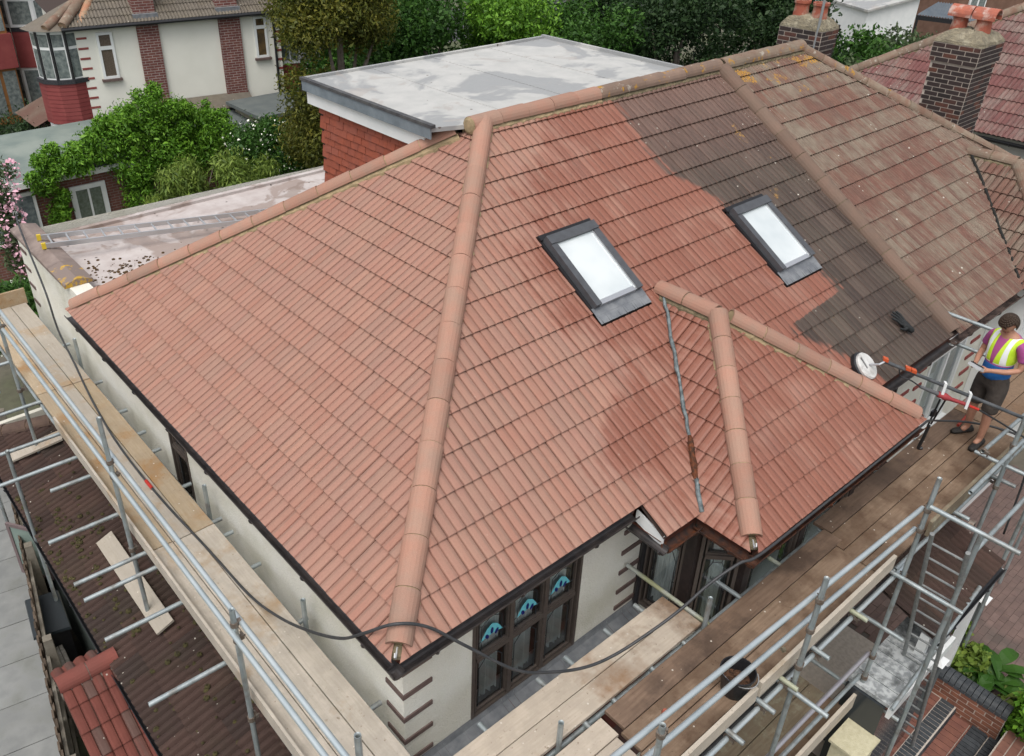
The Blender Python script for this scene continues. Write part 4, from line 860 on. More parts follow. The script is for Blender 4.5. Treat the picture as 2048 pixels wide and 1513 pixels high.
# ---- boards
def board_mat(name, a, b, st, sc=2.2, lo=.5, hi=.62, ax='x', rough=.85, mud=None):
    m = NT(name); g = m.noise(m.mapv(m.pos, (3, 40, 40) if ax == 'x' else (40, 3, 40)), 1.0, 4, .6); n = m.noise(m.pos, sc, 5, .62); f = m.noise(m.pos, 22, 5, .7)
    c = m.mix(m.ramp(g, [(.35, 0.0), (.65, 1.0)]), a, b); v = m.math('MULTIPLY_ADD', m.rand(), .3, .85); c = m.mix(1.0, c, m.comb(v, v, v), 'MULTIPLY')
    c = m.mix(m.ramp(n, [(lo, 0.0), (hi, .85)]), c, st); c = m.mix(m.ramp(m.noise(m.pos, 5, 5, .7), [(.42, .45), (.62, 0.0)]), c, tuple(x * .7 for x in b)); vo = m.n('ShaderNodeTexVoronoi'); m.set(vo, 'Vector', m.pos); m.set(vo, 'Scale', 13.0); c = m.mix(m.math('MULTIPLY', m.math('LESS_THAN', vo.outputs['Distance'], .12), m.math('GREATER_THAN', m.sep(vo.outputs['Color'])[0], .8)), c, (.55, .5, .43)); c = m.mix(m.ramp(f, [(.62, 0.0), (.7, .7)]), c, tuple(x * .45 for x in st))
    if mud:
        X, Y, Z = m.sep(m.pos); k = m.ramp(m.math('ADD', m.math('MULTIPLY', m.math('SUBTRACT', X, mud), .55), m.math('MULTIPLY_ADD', m.noise(m.pos, 2.4, 5, .62), 1.6, -.75)), [(.25, 0.0), (.6, .9)]); c = m.mix(k, c, m.mix(m.ramp(f, [(.4, 0.0), (.65, 1.0)]), (.20, .125, .075), (.13, .08, .05)))
    m.col(c); m.rough(rough); m.bump(m.math('ADD', g, f), .3, .004); m.set(m.b, 'Specular IOR Level', .3); return m.mat
M_BL = board_mat('pale_board_left', (.39, .345, .285), (.46, .41, .345), (.33, .215, .11), 1.6, .53, .66, 'y')
M_BG = board_mat('golden_board_left', (.36, .275, .175), (.42, .335, .235), (.31, .165, .06), 1.8, .5, .64, 'y')
M_BP = board_mat('pale_board_front', (.43, .365, .29), (.49, .42, .34), (.22, .125, .065), 1.1, .53, .63, mud=2.1)
M_TOE = board_mat('cream_toe_board', (.46, .40, .32), (.52, .46, .38), (.34, .27, .19), 2.5, .55, .68)
M_BD = board_mat('dark_wet_board', (.135, .088, .06), (.20, .135, .095), (.06, .04, .03), 1.8, .45, .6, rough=.5)
M_BM = board_mat('muddy_board', (.19, .125, .082), (.27, .19, .13), (.095, .055, .033), 2.2, .44, .58)
M_BO = board_mat('moss_specked_board', (.15, .115, .075), (.20, .16, .11), (.26, .24, .17), 7, .52, .64)
def board(x0, x1, y0, y1, z, m, label, t=.038, group='scaffold boards on the decks'):
    mb = MB(); c = .004
    cx, cy = (x0 + x1) / 2, (y0 + y1) / 2; R = random.Random(int(cx * 91 + cy * 17)); tz = R.uniform(-.004, .004)
    b = [(x0, y0, z - t), (x1, y0, z - t), (x1, y1, z - t), (x0, y1, z - t)]
    mb.mesh_part(b + [(x0, y0, z - c + tz), (x1, y0, z - c), (x1, y1, z - c + tz), (x0, y1, z - c)] + [(x0 + c, y0 + c, z + tz), (x1 - c, y0 + c, z), (x1 - c, y1 - c, z + tz), (x0 + c, y1 - c, z)],
                 [(3, 2, 1, 0), (0, 1, 5, 4), (1, 2, 6, 5), (2, 3, 7, 6), (3, 0, 4, 7), (4, 5, 9, 8), (5, 6, 10, 9), (6, 7, 11, 10), (7, 4, 8, 11), (8, 9, 10, 11)])
    o = mb.build('scaffold_board', m, None, loc=(cx, cy, z - t)); tag(o, label, 'scaffold board', group); return o
ZD = 3.82
lanes = ((-.155, .07, 'wall-side'), (-.385, -.163, 'middle'), (-.615, -.393, 'outer'))
for li, (a, b, nm) in enumerate(lanes):
    for si, (y0, y1, wh) in enumerate(((7.23, 10.05, 'at the far end beside the parapet'), (3.50, 7.215, 'along the middle of the left wall'), (-.38, 3.485, 'in the near stretch below the roof corner'))):
        board(a, b, y0 + li * .01, y1 + li * .01, ZD, (M_BG if (li == 2 and si < 2) or (li == 0 and si == 1) else M_BL), nm + ' scaffold board of the left deck, ' + wh)
fb = [(-.9, 3.01, -.49, -.268, M_BP, 'pale board nearest the front window, its right end stained brown'), (-.9, 3.03, -.722, -.498, M_BP, 'second pale board out from the front window, under the slack cable'),
      (1.60, 5.12, -.995, -.775, M_BD, 'dark wet board at the inner edge of the bucket deck'), (1.55, 4.98, -1.223, -1.003, M_BM, 'muddy board in the middle of the bucket deck'), (1.52, 4.95, -1.452, -1.231, M_BM, 'muddy board carrying the black bucket'),
      (-1.7, 1.52, -1.00, -.80, M_BP, 'clean pale board left of the bucket, inner of the three'), (-1.7, 1.49, -1.225, -1.008, M_BP, 'clean pale board left of the bucket, middle of the three'), (-1.7, 1.47, -1.452, -1.233, M_BP, 'clean pale board left of the bucket, by the guard rail'),
      (5.14, 8.55, -.86, -.645, M_BD, 'dark wet board under the bay gutter, right of the ladder'), (5.0, 8.5, -1.075, -.868, M_BM, 'brown board between the dark wet board and the standing man'), (4.98, 8.52, -1.292, -1.083, M_BM, 'brown board below the standing man'), (4.97, 8.5, -1.49, -1.30, M_BM, 'brown outer board running to the ladder head'),
      (8.57, 12.2, -.86, -.64, M_BP, 'pale board behind the standing man, next to the wall'), (8.52, 12.2, -1.075, -.868, M_BP, 'pale board behind the standing man, second from the wall'), (8.54, 12.2, -1.29, -1.083, M_BP, 'pale board behind the standing man, third from the wall')]
for x0, x1, y0, y1, m, lb in fb: board(x0, x1, y0, y1, ZD, m, lb)
for k, (y0, y1) in enumerate(((-1.60, -1.39), (-1.38, -1.165), (-1.155, -.94))): board(.9, 5.05, y0, y1, 1.72, M_BO if k else M_BM, ('outer', 'middle', 'inner')[k] + ' mossy board on the lower front lift')
def toe(x0, x1, y, z0, z1, m, label, ax='x', t=.036):
    mb = MB()
    if ax == 'x': mb.box(x0, x1, y - t / 2, y + t / 2, z0, z1)
    else: mb.box(y - t / 2, y + t / 2, x0, x1, z0, z1)
    o = mb.build('toe_board', m); tag(o, label, 'toe board', 'toe boards standing on edge')
toe(2.75, 5.15, -1.52, 3.80, 3.98, M_TOE, 'pale toe board on edge right of the bucket'); toe(-1.7, 2.70, -1.52, 3.79, 3.96, M_TOE, 'pale toe board on edge left of the bucket'); toe(5.9, 8.4, -1.53, 3.8, 4.0, M_BO, 'weathered toe board on edge below the standing man')
toe(3.3, 5.15, -1.63, 1.72, 1.94, M_TOE, 'stained toe board on the lower front lift'); toe(-.4, 6.4, -.648, 3.79, 3.95, M_BL, 'narrow toe board along the left deck', 'y', .026)
o = MB(); o.box(-.6, .1, 10.06, 10.1, 3.8, 4.06); o = o.build('end_board', M_BG); tag(o, 'yellowish board on edge closing the far end of the left deck', 'toe board')

# ---- loose things on the decks
def bucket():
    t = thing('bucket', 'black plastic bucket with wire handle, half full of moss scrapings', 'bucket'); c = (2.62, -1.36, ZD)
    mb = MB(); mb.lathe(c, [(.0, .0), (.105, 0), (.11, .01), (.148, .25), (.156, .25), (.156, .265), (.146, .265), (.143, .25), (.108, .03), (.0, .03)], 28); mb.build('tub', M_BLACK, t, smooth=False)
    mb = MB(); Rb = random.Random(3); rings = []
    for r in (0, .05, .09, .126): rings.append((r, .13 + .03 * (1 - r / .12)))
    mb.lathe(c, [(r, z) for r, z in rings][::-1], 18); vs = [(x, y, z + Rb.uniform(-.015, .02)) for x, y, z in mb.v]; mb.v = vs; mb.build('scrapings', mat('moss_scrapings', (.05, .03, .02), .95, (.14, .07, .04), 40, bump=1, bscale=60, bdist=.02), t)
    mb = MB(); pts = []
    for k in range(15):
        a = math.pi * k / 14; pts.append((c[0] + math.cos(a) * .16 * math.cos(.9) - math.sin(a) * .07 * math.sin(.9) * 1.6 - .0, c[1] + math.cos(a) * .16 * math.sin(.9) * -1 - math.sin(a) * .13, c[2] + .262 - math.sin(a) * .03))
    mb.path(pts, .0045, 6); mb.build('handle', M_ALU, t)
bucket()
# cable: one hose lying on the left deck, lifted over the roof corner, hanging across the front and along the bay
HP = [(.32, 10.9, 5.02), (.20, 10.35, 5.02), (.10, 9.7, 4.6), (.04, 8.7, 4.1), (.0, 7.62, ZD + .03), (-.11, 6.6, ZD + .014), (-.20, 5.5, ZD + .014), (-.21, 4.3, ZD + .014), (-.155, 3.1, ZD + .014), (-.13, 2.3, ZD + .03), (-.09, 1.55, 4.02), (-.07, .9, 4.3), (-.09, .4, 4.62), (-.07, .05, 4.92), (-.06, -.1, 4.985), (.02, -.14, 4.97)]
def smooth_path(P, n=8):
    P = [Vector(p) for p in P]; out = []
    for i in range(len(P) - 1):
        a, b, c, d = P[max(i - 1, 0)], P[i], P[i + 1], P[min(i + 2, len(P) - 1)]
        for k in range(n):
            t = k / n; out.append(.5 * ((2 * b) + (c - a) * t + (2 * a - 5 * b + 4 * c - d) * t * t + (3 * b - a - 3 * c + d) * t * t * t))
    return out + [P[-1]]
HP2 = None
HP = [(.40, 10.7, 5.0), (.30, 10.2, 5.02), (.14, 9.2, 5.03), (.03, 8.3, 4.72), (.02, 8.1, 4.2), (.02, 7.65, ZD + .03), (-.11, 6.6, ZD + .014), (-.20, 5.5, ZD + .014), (-.21, 4.3, ZD + .014), (-.155, 3.1, ZD + .014), (-.13, 2.29, ZD + .03), (-.113, 1.7, 4.04), (-.10, 1.15, 4.34), (-.08, .66, 4.68), (-.06, .34, 5.01), (.08, .11, 5.215), (.30, .0, 5.12), (.55, -.15, 4.86),
      (.894, -.363, 4.511), (1.218, -.453, 4.307), (1.554, -.546, 4.19), (1.843, -.625, 4.198), (2.177, -.717, 4.316), (2.46, -.796, 4.462), (2.73, -.871, 4.66), (3.0, -.96, 4.80), (3.25, -1.01, 4.79), (4.25, -1.0, 4.76), (5.36, -1.0, 4.76), (6.4, -.98, 4.72), (7.0, -.86, 4.45), (7.5, -.82, 4.2), (8.0, -1.0, 4.05), (8.25, -1.3, 4.0), (8.3, -1.55, 3.95), (8.35, -1.7, 3.6), (8.4, -1.75, 2.5)]
mb = MB(); mb.path(smooth_path(HP, 6), .0135, 8); o = mb.build('hose', mat('dark_grey_hose', (.030, .033, .036), .5, (.05, .05, .052), 10, spec=.4), smooth=True); tag(o, 'long dark grey hose lying on the left deck and hanging past the roof corner', 'hose')
mb = MB(); mb.tube((-.215, 4.62, ZD + .016), (-.215, 4.45, ZD + .016), .02, 10); o = mb.build('hose_connector', mat('red_plastic', (.45, .03, .02), .4), None); tag(o, 'small red connector on the hose lying on the left deck', 'connector')
# sole boards on the lean-to roof, loose boards
def sole(p, label, m=M_BL, w=.11, t=.03):
    a, b = Vector(p[0]), Vector(p[1]); d = (b - a).normalized(); n = Vector((-.4, 0, 1)).normalized(); s = d.cross(n).normalized(); n = s.cross(d)
    mb = MB(); mb.obox((a + b) / 2, d, s, n, (b - a).length / 2, w, t / 2); o = mb.build('sole_board', m); tag(o, label, 'board', 'boards laid on the lean-to tiles')
sole(((-.67, 5.3, 2.735), (-.67, 3.48, 2.735)), 'speckled grey board lying lengthwise on the dark tiles', board_mat('speckled_board', (.42, .37, .30), (.48, .43, .36), (.30, .26, .2), 6, .6, .7, 'y'))
sole(((-1.06, 7.95, 2.57), (-.38, 7.6, 2.86)), 'new pale plank lying across the dark tiles'); sole(((-.75, 1.35, 2.70), (-.75, .6, 2.70)), 'short speckled board at the near end of the dark tiles', bpy.data.materials['speckled_board'])
# ---- ladders
def ladder(name, label, A, B, W, n_r, m, rs=.017, box=False, first=.15, group=None):
    A = Vector(A); B = Vector(B); W = Vector(W); t = thing(name, label, 'ladder', group); d = (B - A).normalized(); nrm = d.cross(W).normalized()
    for s in (0, 1):
        mb = MB()
        if box: mb.obox((A + B) / 2 + W * s, d, W, nrm, (B - A).length / 2, .013, .035)
        else: mb.tube(A + W * s, B + W * s, rs * 1.35, 10)
        mb.build('stile', m, t)
    L = (B - A).length
    for k in range(n_r):
        c = A + d * (first + (L - 2 * first) * k / (n_r - 1)); mb = MB(); mb.tube(c, c + W, rs * (.75 if not box else .9), 8); mb.build('rung', m, t)
    return t
ladder('ladder', 'steel pole ladder leaning against the front scaffold', (6.62, -1.75, 0), (5.18, -1.75, 4.42), (0, -.34, 0), 18, mat('ladder_steel', (.22, .23, .23), .5, (.30, .31, .30), 20, metal=.5))
ld = ladder('ladder', 'aluminium ladder lying on the flat rear roof', (.36, 9.18, 5.02), (4.0, 8.42, 4.80), (.04, .36, .0), 15, M_ALU, box=True, first=.12)
mb = MB(); mb.obox((.352, 9.182, 5.02), (1, -.2, 0), (0, 0, 1), (.2, 1, 0), .03, .045, .02); mb.build('yellow_foot', mat('yellow_plastic', (.62, .45, .04), .5), ld); mb = MB(); mb.obox((.392, 9.542, 5.02), (1, -.2, 0), (0, 0, 1), (.2, 1, 0), .03, .045, .02); mb.build('yellow_foot', bpy.data.materials['yellow_plastic'], ld)
# ---- small rubble and droppings
Rr = random.Random(9)
def rubble(c, s, m, label, z=ZD):
    mb = MB(); n = 7; v = [(s * (1 + Rr.uniform(-.3, .3)) * math.cos(6.283 * k / n), s * (1 + Rr.uniform(-.3, .3)) * math.sin(6.283 * k / n)) for k in range(n)]
    mb.mesh_part([(c[0] + x, c[1] + y, z) for x, y in v] + [(c[0] + x * .7, c[1] + y * .7, z + s * .8) for x, y in v], [tuple(range(n, 2 * n))] + [(k, (k + 1) % n, n + (k + 1) % n, n + k) for k in range(n)])
    o = mb.build('tile_fragment', m); tag(o, label, 'fragment', 'fragments lying on the bucket deck')
rubble((1.98, -1.12, 0), .035, M_POT, 'orange tile fragment on the deck left of the bucket'); rubble((1.80, -1.28, 0), .04, mat('dark_crumb', (.04, .025, .02), .9), 'dark crumb of moss on the deck left of the bucket'); rubble((3.35, -1.40, 0), .03, M_FLAUN, 'pale mortar crumb on the deck right of the bucket')
# ================================================================ ground and yards
def ground_mat():
    m = NT('ground_earth_grass'); n = m.noise(m.pos, .25, 4); n2 = m.noise(m.pos, 6, 4); c = m.mix(m.ramp(n, [(.4, 0.0), (.6, 1.0)]), (.07, .085, .035), (.13, .115, .09)); c = m.mix(m.ramp(n2, [(.4, 0.0), (.7, .5)]), c, (.06, .055, .04)); m.col(c); m.rough(.95); return m.mat
mb = MB(); mb.poly([(-150, -150, 0), (250, -150, 0), (250, 250, 0), (-150, 250, 0)]); struct(mb.build('ground', ground_mat()))
M_CONC = mat('grey_concrete', (.20, .205, .20), .9, (.25, .25, .24), 3, bump=.4, bscale=60, fine=.2)
M_ASPH = mat('asphalt', (.05, .05, .052), .9, (.065, .065, .066), 5, bump=.5, bscale=120)
mb = MB(); mb.poly([(-6, -12, .004), (40, -12, .004), (40, -5, .004), (-6, -5, .004)]); struct(mb.build('road', M_ASPH))
mb = MB(); mb.poly([(-20, 36, .004), (60, 36, .004), (60, 44, .004), (-20, 44, .004)]); struct(mb.build('far_road', M_ASPH))
mb = MB(); mb.poly([(-1.9, -3, .006), (.3, -3, .006), (.3, 12, .006), (-1.0, 12, .006)]); struct(mb.build('side_passage', mat('dark_damp_paving', (.035, .034, .03), .8, (.07, .06, .045), 5)))
# path of concrete slabs beyond the fence
fd = Vector((-.93, -5.28, 0)).normalized(); fn = Vector((fd.y, -fd.x, 0)); 
if fn.x > 0: fn = -fn
F0 = Vector((-1.06, 8.93, 0))
mb = MB(); p0 = F0 - fd * 4; mb.poly([p0, p0 + fd * 16, p0 + fd * 16 + fn * 4, p0 + fn * 4]); mb.v = [(x, y, .005) for x, y, z in mb.v]; path = struct(mb.build('path', mat('slab_joint', (.08, .08, .075), .95)))
sm = MB(); sm.obox((0, 0, 0), fd, fn, (0, 0, 1), .372, .36, .02); sme = bpy.data.meshes.new('paving_slab'); sme.from_pydata(sm.v, [], sm.f); sme.materials.append(mat('paving_slab_grey', (.19, .195, .19), .9, (.24, .245, .235), 4, bump=.4, bscale=70, objrand=.08, stain=(.15, .155, .14), sscale=2)); sme.update()
for i in range(14):
    for j in range(3): c = p0 + fd * (.6 + i * .756 + (.3 if j % 2 else 0)) + fn * (.50 + j * .73); link('paving_slab', sme, path, (c.x, c.y, .012 + random.uniform(-.003, .003)))
# fence
fence = thing('fence', 'weathered brown timber fence running beside the grey slab path', 'fence')
M_FB = mat('weathered_fence_wood', (.075, .055, .04), .9, (.12, .09, .065), 9, bump=.6, bscale=30, objrand=.3); M_FP = mat('fence_post_wood', (.22, .20, .165), .9, (.16, .14, .11), 9, bump=.4)
fbm = MB(); fbm.obox((0, 0, .85), fd, fn, (0, 0, 1), .062, .011, .85); fme = bpy.data.meshes.new('fence_board'); fme.from_pydata(fbm.v, [], fbm.f); fme.materials.append(M_FB); fme.update()
for k in range(88):
    c = F0 - fd * 2.0 + fd * k * .117 + fn * (.006 if k % 2 else -.012); link('fence_board', fme, fence, (c.x, c.y, random.uniform(-.03, .03)), (random.uniform(-.02, .02), 0, 0))
for z in (.35, 1.0, 1.55):
    mb = MB(); a = F0 - fd * 2 - fn * .05; b = F0 + fd * 8.2 - fn * .05; mb.obox((a + b) / 2 + Vector((0, 0, z)), fd, fn, (0, 0, 1), (b - a).length / 2, .02, .04); mb.build('rail', M_FP, fence)
for k in range(6):
    c = F0 + fd * (k * 1.83 - 1.6) - fn * .10; mb = MB(); mb.obox(c + Vector((0, 0, .92)), fd, fn, (0, 0, 1), .05, .05, .92); mb.build('post', M_FP, fence)
# ================================================================ lean-to on the left
lt = thing('lean_to', 'single-storey lean-to on the left with a dark brown mossy tiled roof', 'building')
GXL, GZL = -1.2, 2.36; TPX, TPZ = .24, 2.98; tl = (TPZ - GZL) / (TPX - GXL)
mb = MB(); mb.poly([(GXL, -1.8, GZL - .03), (TPX, -1.8, TPZ - .03), (TPX, 7.6, TPZ - .03), (GXL, 9.0, GZL - .03)]); lroof = mb.build('roof', M_UNDER, lt)
tlt = TileSet(lroof); sll = Slope((GXL, -1.8, GZL), (0, 1, 0), (1, 0, tl)); hpl = convex(ccw([(0, -.06), (10.8, -.06), (9.4, 1.6), (0, 1.6)]))
tlt.field(sll, .30, .31, 0, 11, -.05, 1.58, hpl, M_BROWN, hh=.042, prof=PROFR, stagger=True, seed=51, lift=.055, edge=.05); tlt.finish(300)
ridge_run('hip_tile', lroof, (GXL, 9.0, GZL + .05), (TPX, 7.6, TPZ + .06), (-.4, .5, 1.6), mat('brown_ridge', (.085, .055, .045), .9, (.12, .08, .06), 8, bump=.4), r=.11, seg=.44, seed=52)
gutter('gutter', (GXL - .05, -1.8, GZL - .03), (GXL - .05, 9.0, GZL - .03), (-1, 0, 0), M_BLACK, .055, lt)
mb = MB(); mb.box(-1.08, -1.0, -1.8, 8.9, 0, GZL - .05); mb.build('wall', mat('white_side_wall', (.66, .64, .56), .9, (.60, .58, .50), 3, bump=.4), lt)
mb = MB(); mb.box(-1.08, .2, 8.9, 8.98, 0, GZL + .2); mb.build('wall', bpy.data.materials['white_side_wall'], lt)
mb = MB(); mb.box(-1.12, -1.085, 4.2, 9.0, 0, 1.02); mb.build('plinth', mat('grey_green_plinth', (.12, .15, .14), .85, (.09, .11, .10), 4), lt)
wn_ = MB(); 
U_ = Vector((-.55, .84, 0)).normalized()                                    # open casement
mb = MB(); O_ = Vector((-1.13, 7.0, .95)); N_ = Vector((U_.y, -U_.x, 0))
for a, b, c, d in ((0, .05, 0, .95), (.50, .55, 0, .95), (.05, .5, 0, .05), (.05, .5, .9, .95)): mb.obox(O_ + U_ * (a + b) / 2 + Vector((0, 0, (c + d) / 2)), U_, N_, (0, 0, 1), (b - a) / 2, .018, (d - c) / 2)
ow = mb.build('open_casement', mat('mauve_brown_frame', (.16, .12, .12), .6), lt); mb = MB(); mb.obox(O_ + U_ * .275 + Vector((0, 0, .475)), U_, N_, (0, 0, 1), .225, .004, .425); mb.build('pane', mat('greenish_frosted_glass', (.20, .26, .23), .25, spec=.6), ow)
mb = MB(); R5 = random.Random(12)                                           # moss cushions on the lean-to
for k in range(1500):
    y = R5.uniform(-1.5, 8.0); v = .31 * R5.randint(0, 5) - .05 + abs(R5.gauss(0, .09)); s = R5.uniform(.010, .04)
    if R5.random() < .35 + .5 * (math.sin(y * 1.3 + v * 3) > 0): 
        if v > 1.5 or (y > 7.2): continue
        c = sll.p(y + 1.8, max(v, 0), .075); mb.lathe(c, [(s, 0), (s * .8, s * .45), (s * .25, s * .65)], 6)
o = mb.build('moss_cushions', mat('brown_moss', (.032, .028, .012), .95, (.07, .06, .022), 20), lt); o['kind'] = 'stuff'
# small red canopy roof
cp = thing('canopy', 'small red tiled canopy at the lower left below the lean-to gutter', 'canopy')
mb = MB(); mb.poly([(-1.80, 3.78, 2.36), (-1.17, 3.78, 2.36), (-1.17, 4.20, 2.12), (-1.80, 4.20, 2.12)]); mb.poly([(-1.80, 3.78, 2.36), (-1.80, 2.2, 1.52), (-1.17, 2.2, 1.52), (-1.17, 3.78, 2.36)]); cr = mb.build('roof', M_UNDER, cp)
tcp = TileSet(cr); s1 = Slope((-1.80, 2.2, 1.54), (1, 0, 0), (0, 1.58, .84)); tcp.field(s1, .21, .30, 0, .63, 0, 1.76, [(-1, 0, 0), (1, 0, .63)], M_PORCH, seed=61, hh=.02, stagger=False); s2 = Slope((-1.17, 4.20, 2.14), (-1, 0, 0), (0, -.42, .24)); tcp.field(s2, .126, .42, 0, .63, 0, .44, [(-1, 0, 0), (1, 0, .63)], M_PORCH, seed=62, hh=.03, stagger=False, prof=[(0, 0), (.2, .8), (.45, 1), (.7, .8), (1, 0)]); tcp.finish(300)
ridge_run('ridge_tile', cr, (-1.81, 3.78, 2.40), (-1.16, 3.78, 2.40), (0, 0, 1), ridge_mat('red_ridge', (.24, .075, .058), (.21, .068, .055), (.17, .062, .05)), r=.105, seg=.42, mortar=mat('grey_mortar', (.26, .22, .18), .95, (.16, .13, .11), 20, bump=.8, bscale=60, bdist=.01), seed=63)
mb = MB(); mb.box(-1.78, -1.72, 2.25, 2.33, 0, 1.55); mb.build('post', M_FP, cp); mb = MB(); mb.box(-1.76, -1.2, 3.7, 3.86, 1.9, 2.25); mb.build('frame', M_FP, cp)
# black storage box, timber stack, fern
bxt = thing('storage_box', 'black plastic storage box with sloping lid beside the fence', 'box')
mb = MB(); mb.hexa([(-1.68, 5.95, 0), (-1.28, 5.85, 0), (-1.22, 6.42, 0), (-1.60, 6.52, 0), (-1.68, 5.95, 1.08), (-1.28, 5.85, 1.08), (-1.22, 6.42, 1.2), (-1.60, 6.52, 1.2)]); mb.build('body', M_BLACK, bxt)
mb = MB(); mb.hexa([(-1.71, 5.92, 1.085), (-1.26, 5.80, 1.085), (-1.19, 6.46, 1.205), (-1.61, 6.56, 1.205), (-1.70, 5.93, 1.12), (-1.27, 5.82, 1.12), (-1.21, 6.44, 1.25), (-1.60, 6.53, 1.25)]); mb.build('lid', mat('dark_blue_black_plastic', (.014, .02, .024), .35, spec=.5), bxt)
for k in range(4):
    mb = MB(); mb.obox((-1.62 + k * .052, 5.45, .80), (-.05, -1, 0), (1, 0, 0), (0, 0, 1), .42, .022, .04); o = mb.build('timber_length', mat('grey_old_timber', (.30, .285, .26), .9, (.20, .19, .17), 30, bump=.4) if k == 0 else bpy.data.materials['grey_old_timber']); tag(o, ('leftmost', 'second', 'third', 'rightmost')[k] + ' of the grey timber lengths stacked behind the red canopy', 'timber', 'grey timber lengths in the side passage')
for k in range(3):
    mb = MB(); mb.obox((-1.60 + k * .07, 5.45, .38), (-.05, -1, 0), (1, 0, 0), (0, 0, 1), .40, .03, .38); o = mb.build('timber_stack', bpy.data.materials['grey_old_timber']); tag(o, ('left', 'middle', 'right')[k] + ' upright grey board under the timber stack in the side passage', 'timber', 'upright boards in the side passage')
# ================================================================ right-hand yard
mb = MB(); mb.poly([(5.6, -3.6, .006), (14, -3.6, .006), (14, -.06, .006), (5.6, -.06, .006)]); drive = struct(mb.build('driveway', mat('sand_joint', (.11, .095, .085), .95)))
M_PAVE = mat('mauve_paver', (.17, .115, .10), .85, (.13, .09, .08), 5, bump=.4, bscale=90, objrand=.14, stain=(.10, .08, .07), sscale=1.2)
pm = box_mesh('paver', .196, .096, .05, M_PAVE); pv = []
for i in range(60):
    for j in range(36):
        x = 7.9 + i * .2 + (.1 if j % 2 else 0); y = -3.5 + j * .1
        if x < 13.9 and y < -.15: pv.append(((Vector((x, y, 0)) - CAM).length, x, y))
pv = [p for p in pv if not (p[1] < 8.3 and p[2] < -1.6)]; pv.sort(); pm2 = MB()
for k, (d, x, y) in enumerate(pv):
    if k < 300: link('paver', pm, drive, (x, y, -.026 + random.uniform(-.002, .002)))
    else: z = random.uniform(-.002, .002); pm2.box(x, x + .196, y, y + .096, -.03, .024 + z)
o = pm2.build('paver_field', M_PAVE, drive); o['kind'] = 'stuff'
# front steps of dark and red bricks
M_BB = mat('blue_black_brick', (.035, .04, .045), .55, (.055, .06, .065), 14, bump=.3, objrand=.2); M_RB = mat('red_step_brick', (.20, .085, .06), .8, (.15, .065, .05), 8, bump=.3, objrand=.2)
stp = thing('front_steps', 'front steps edged with blue-black bullnose bricks below the ladder', 'steps')
mb = MB(); mb.box(5.6, 7.62, -2.20, -.7, 0, .145); mb.build('riser', M_JOINT, stp); mb = MB(); mb.box(5.6, 7.62, -1.52, -.1, .14, .295); mb.build('riser', M_JOINT, stp)
bn = MB(); prof = [(0, 0), (.21, 0), (.21, .12), (.045, .12), (.012, .105), (0, .07)]
bn.mesh_part([(0, y, z) for y, z in prof] + [(.064, y, z) for y, z in prof], [tuple(range(5, -1, -1)), tuple(range(6, 12))] + [(k, (k + 1) % 6, 6 + (k + 1) % 6, 6 + k) for k in range(6)]); bne = bpy.data.meshes.new('bullnose_brick'); bne.from_pydata(bn.v, [], bn.f); bne.materials.append(M_BB); bne.update()
for k in range(27): link('bullnose_brick', bne, stp, (5.64 + k * .073, -2.215, .03)); link('bullnose_brick', bne, stp, (5.64 + k * .073, -1.535, .18))
rbm = box_mesh('tread_brick', .10, .205, .03, M_RB)
for k in range(18):
    for j in range(2): link('tread_brick', rbm, stp, (5.64 + k * .108, -1.995 + j * .215, .125))
for k in range(18): link('tread_brick', rbm, stp, (5.64 + k * .108, -1.30, .275))
mb = MB(); mb.poly([(5.6, -3.4, .012), (8.0, -3.4, .012), (8.0, -2.2, .012), (5.6, -2.2, .012)]); o = struct(mb.build('front_path', M_JOINT))
for k in range(22):
    for j in range(5): link('path_brick', rbm, o, (5.64 + k * .108, -3.28 + j * .215, .0)) if j in (3, 4) else None
for k in range(30): link('dark_path_brick', bne, o, (5.64 + k * .073, -2.66, -.07)); link('dark_path_brick', bne, o, (5.64 + k * .073, -2.88, -.07))
# low garden wall with rounded coping
gw = thing('garden_wall', 'low brick garden wall with a rounded blue-black brick coping', 'wall')
GW = [(7.72, -1.72), (7.70, -2.72)]
mb = MB(); mb.box(7.60, 7.84, -2.74, -1.62, 0, .44); mb.build('core', M_JOINT, gw); brick_face(gw, 'y', 7.60, -2.74, -1.62, .0, .44, -1, bm=mat('orange_wall_brick', (.24, .10, .06), .85, (.17, .075, .05), 9, bump=.4, objrand=.25))
cb = MB(); n = 8; ring = [(.135 * math.cos(math.pi * k / n), .12 * math.sin(math.pi * k / n)) for k in range(n + 1)]
cb.mesh_part([(x, 0, z) for x, z in ring] + [(x, .066, z) for x, z in ring], [tuple(range(n, -1, -1)), tuple(range(n + 1, 2 * n + 2))] + [(k, k + 1, n + 2 + k, n + 1 + k) for k in range(n)] + [(n, 0, n + 1, 2 * n + 1)]); cbe = bpy.data.meshes.new('coping_brick'); cbe.from_pydata([(x, -y if False else y, z) for x, y, z in cb.v], [], cb.f); cbe.materials.append(M_BB); cbe.update()
for k in range(15): link('coping_brick', cbe, gw, (7.72, -2.74 + k * .0745, .445))
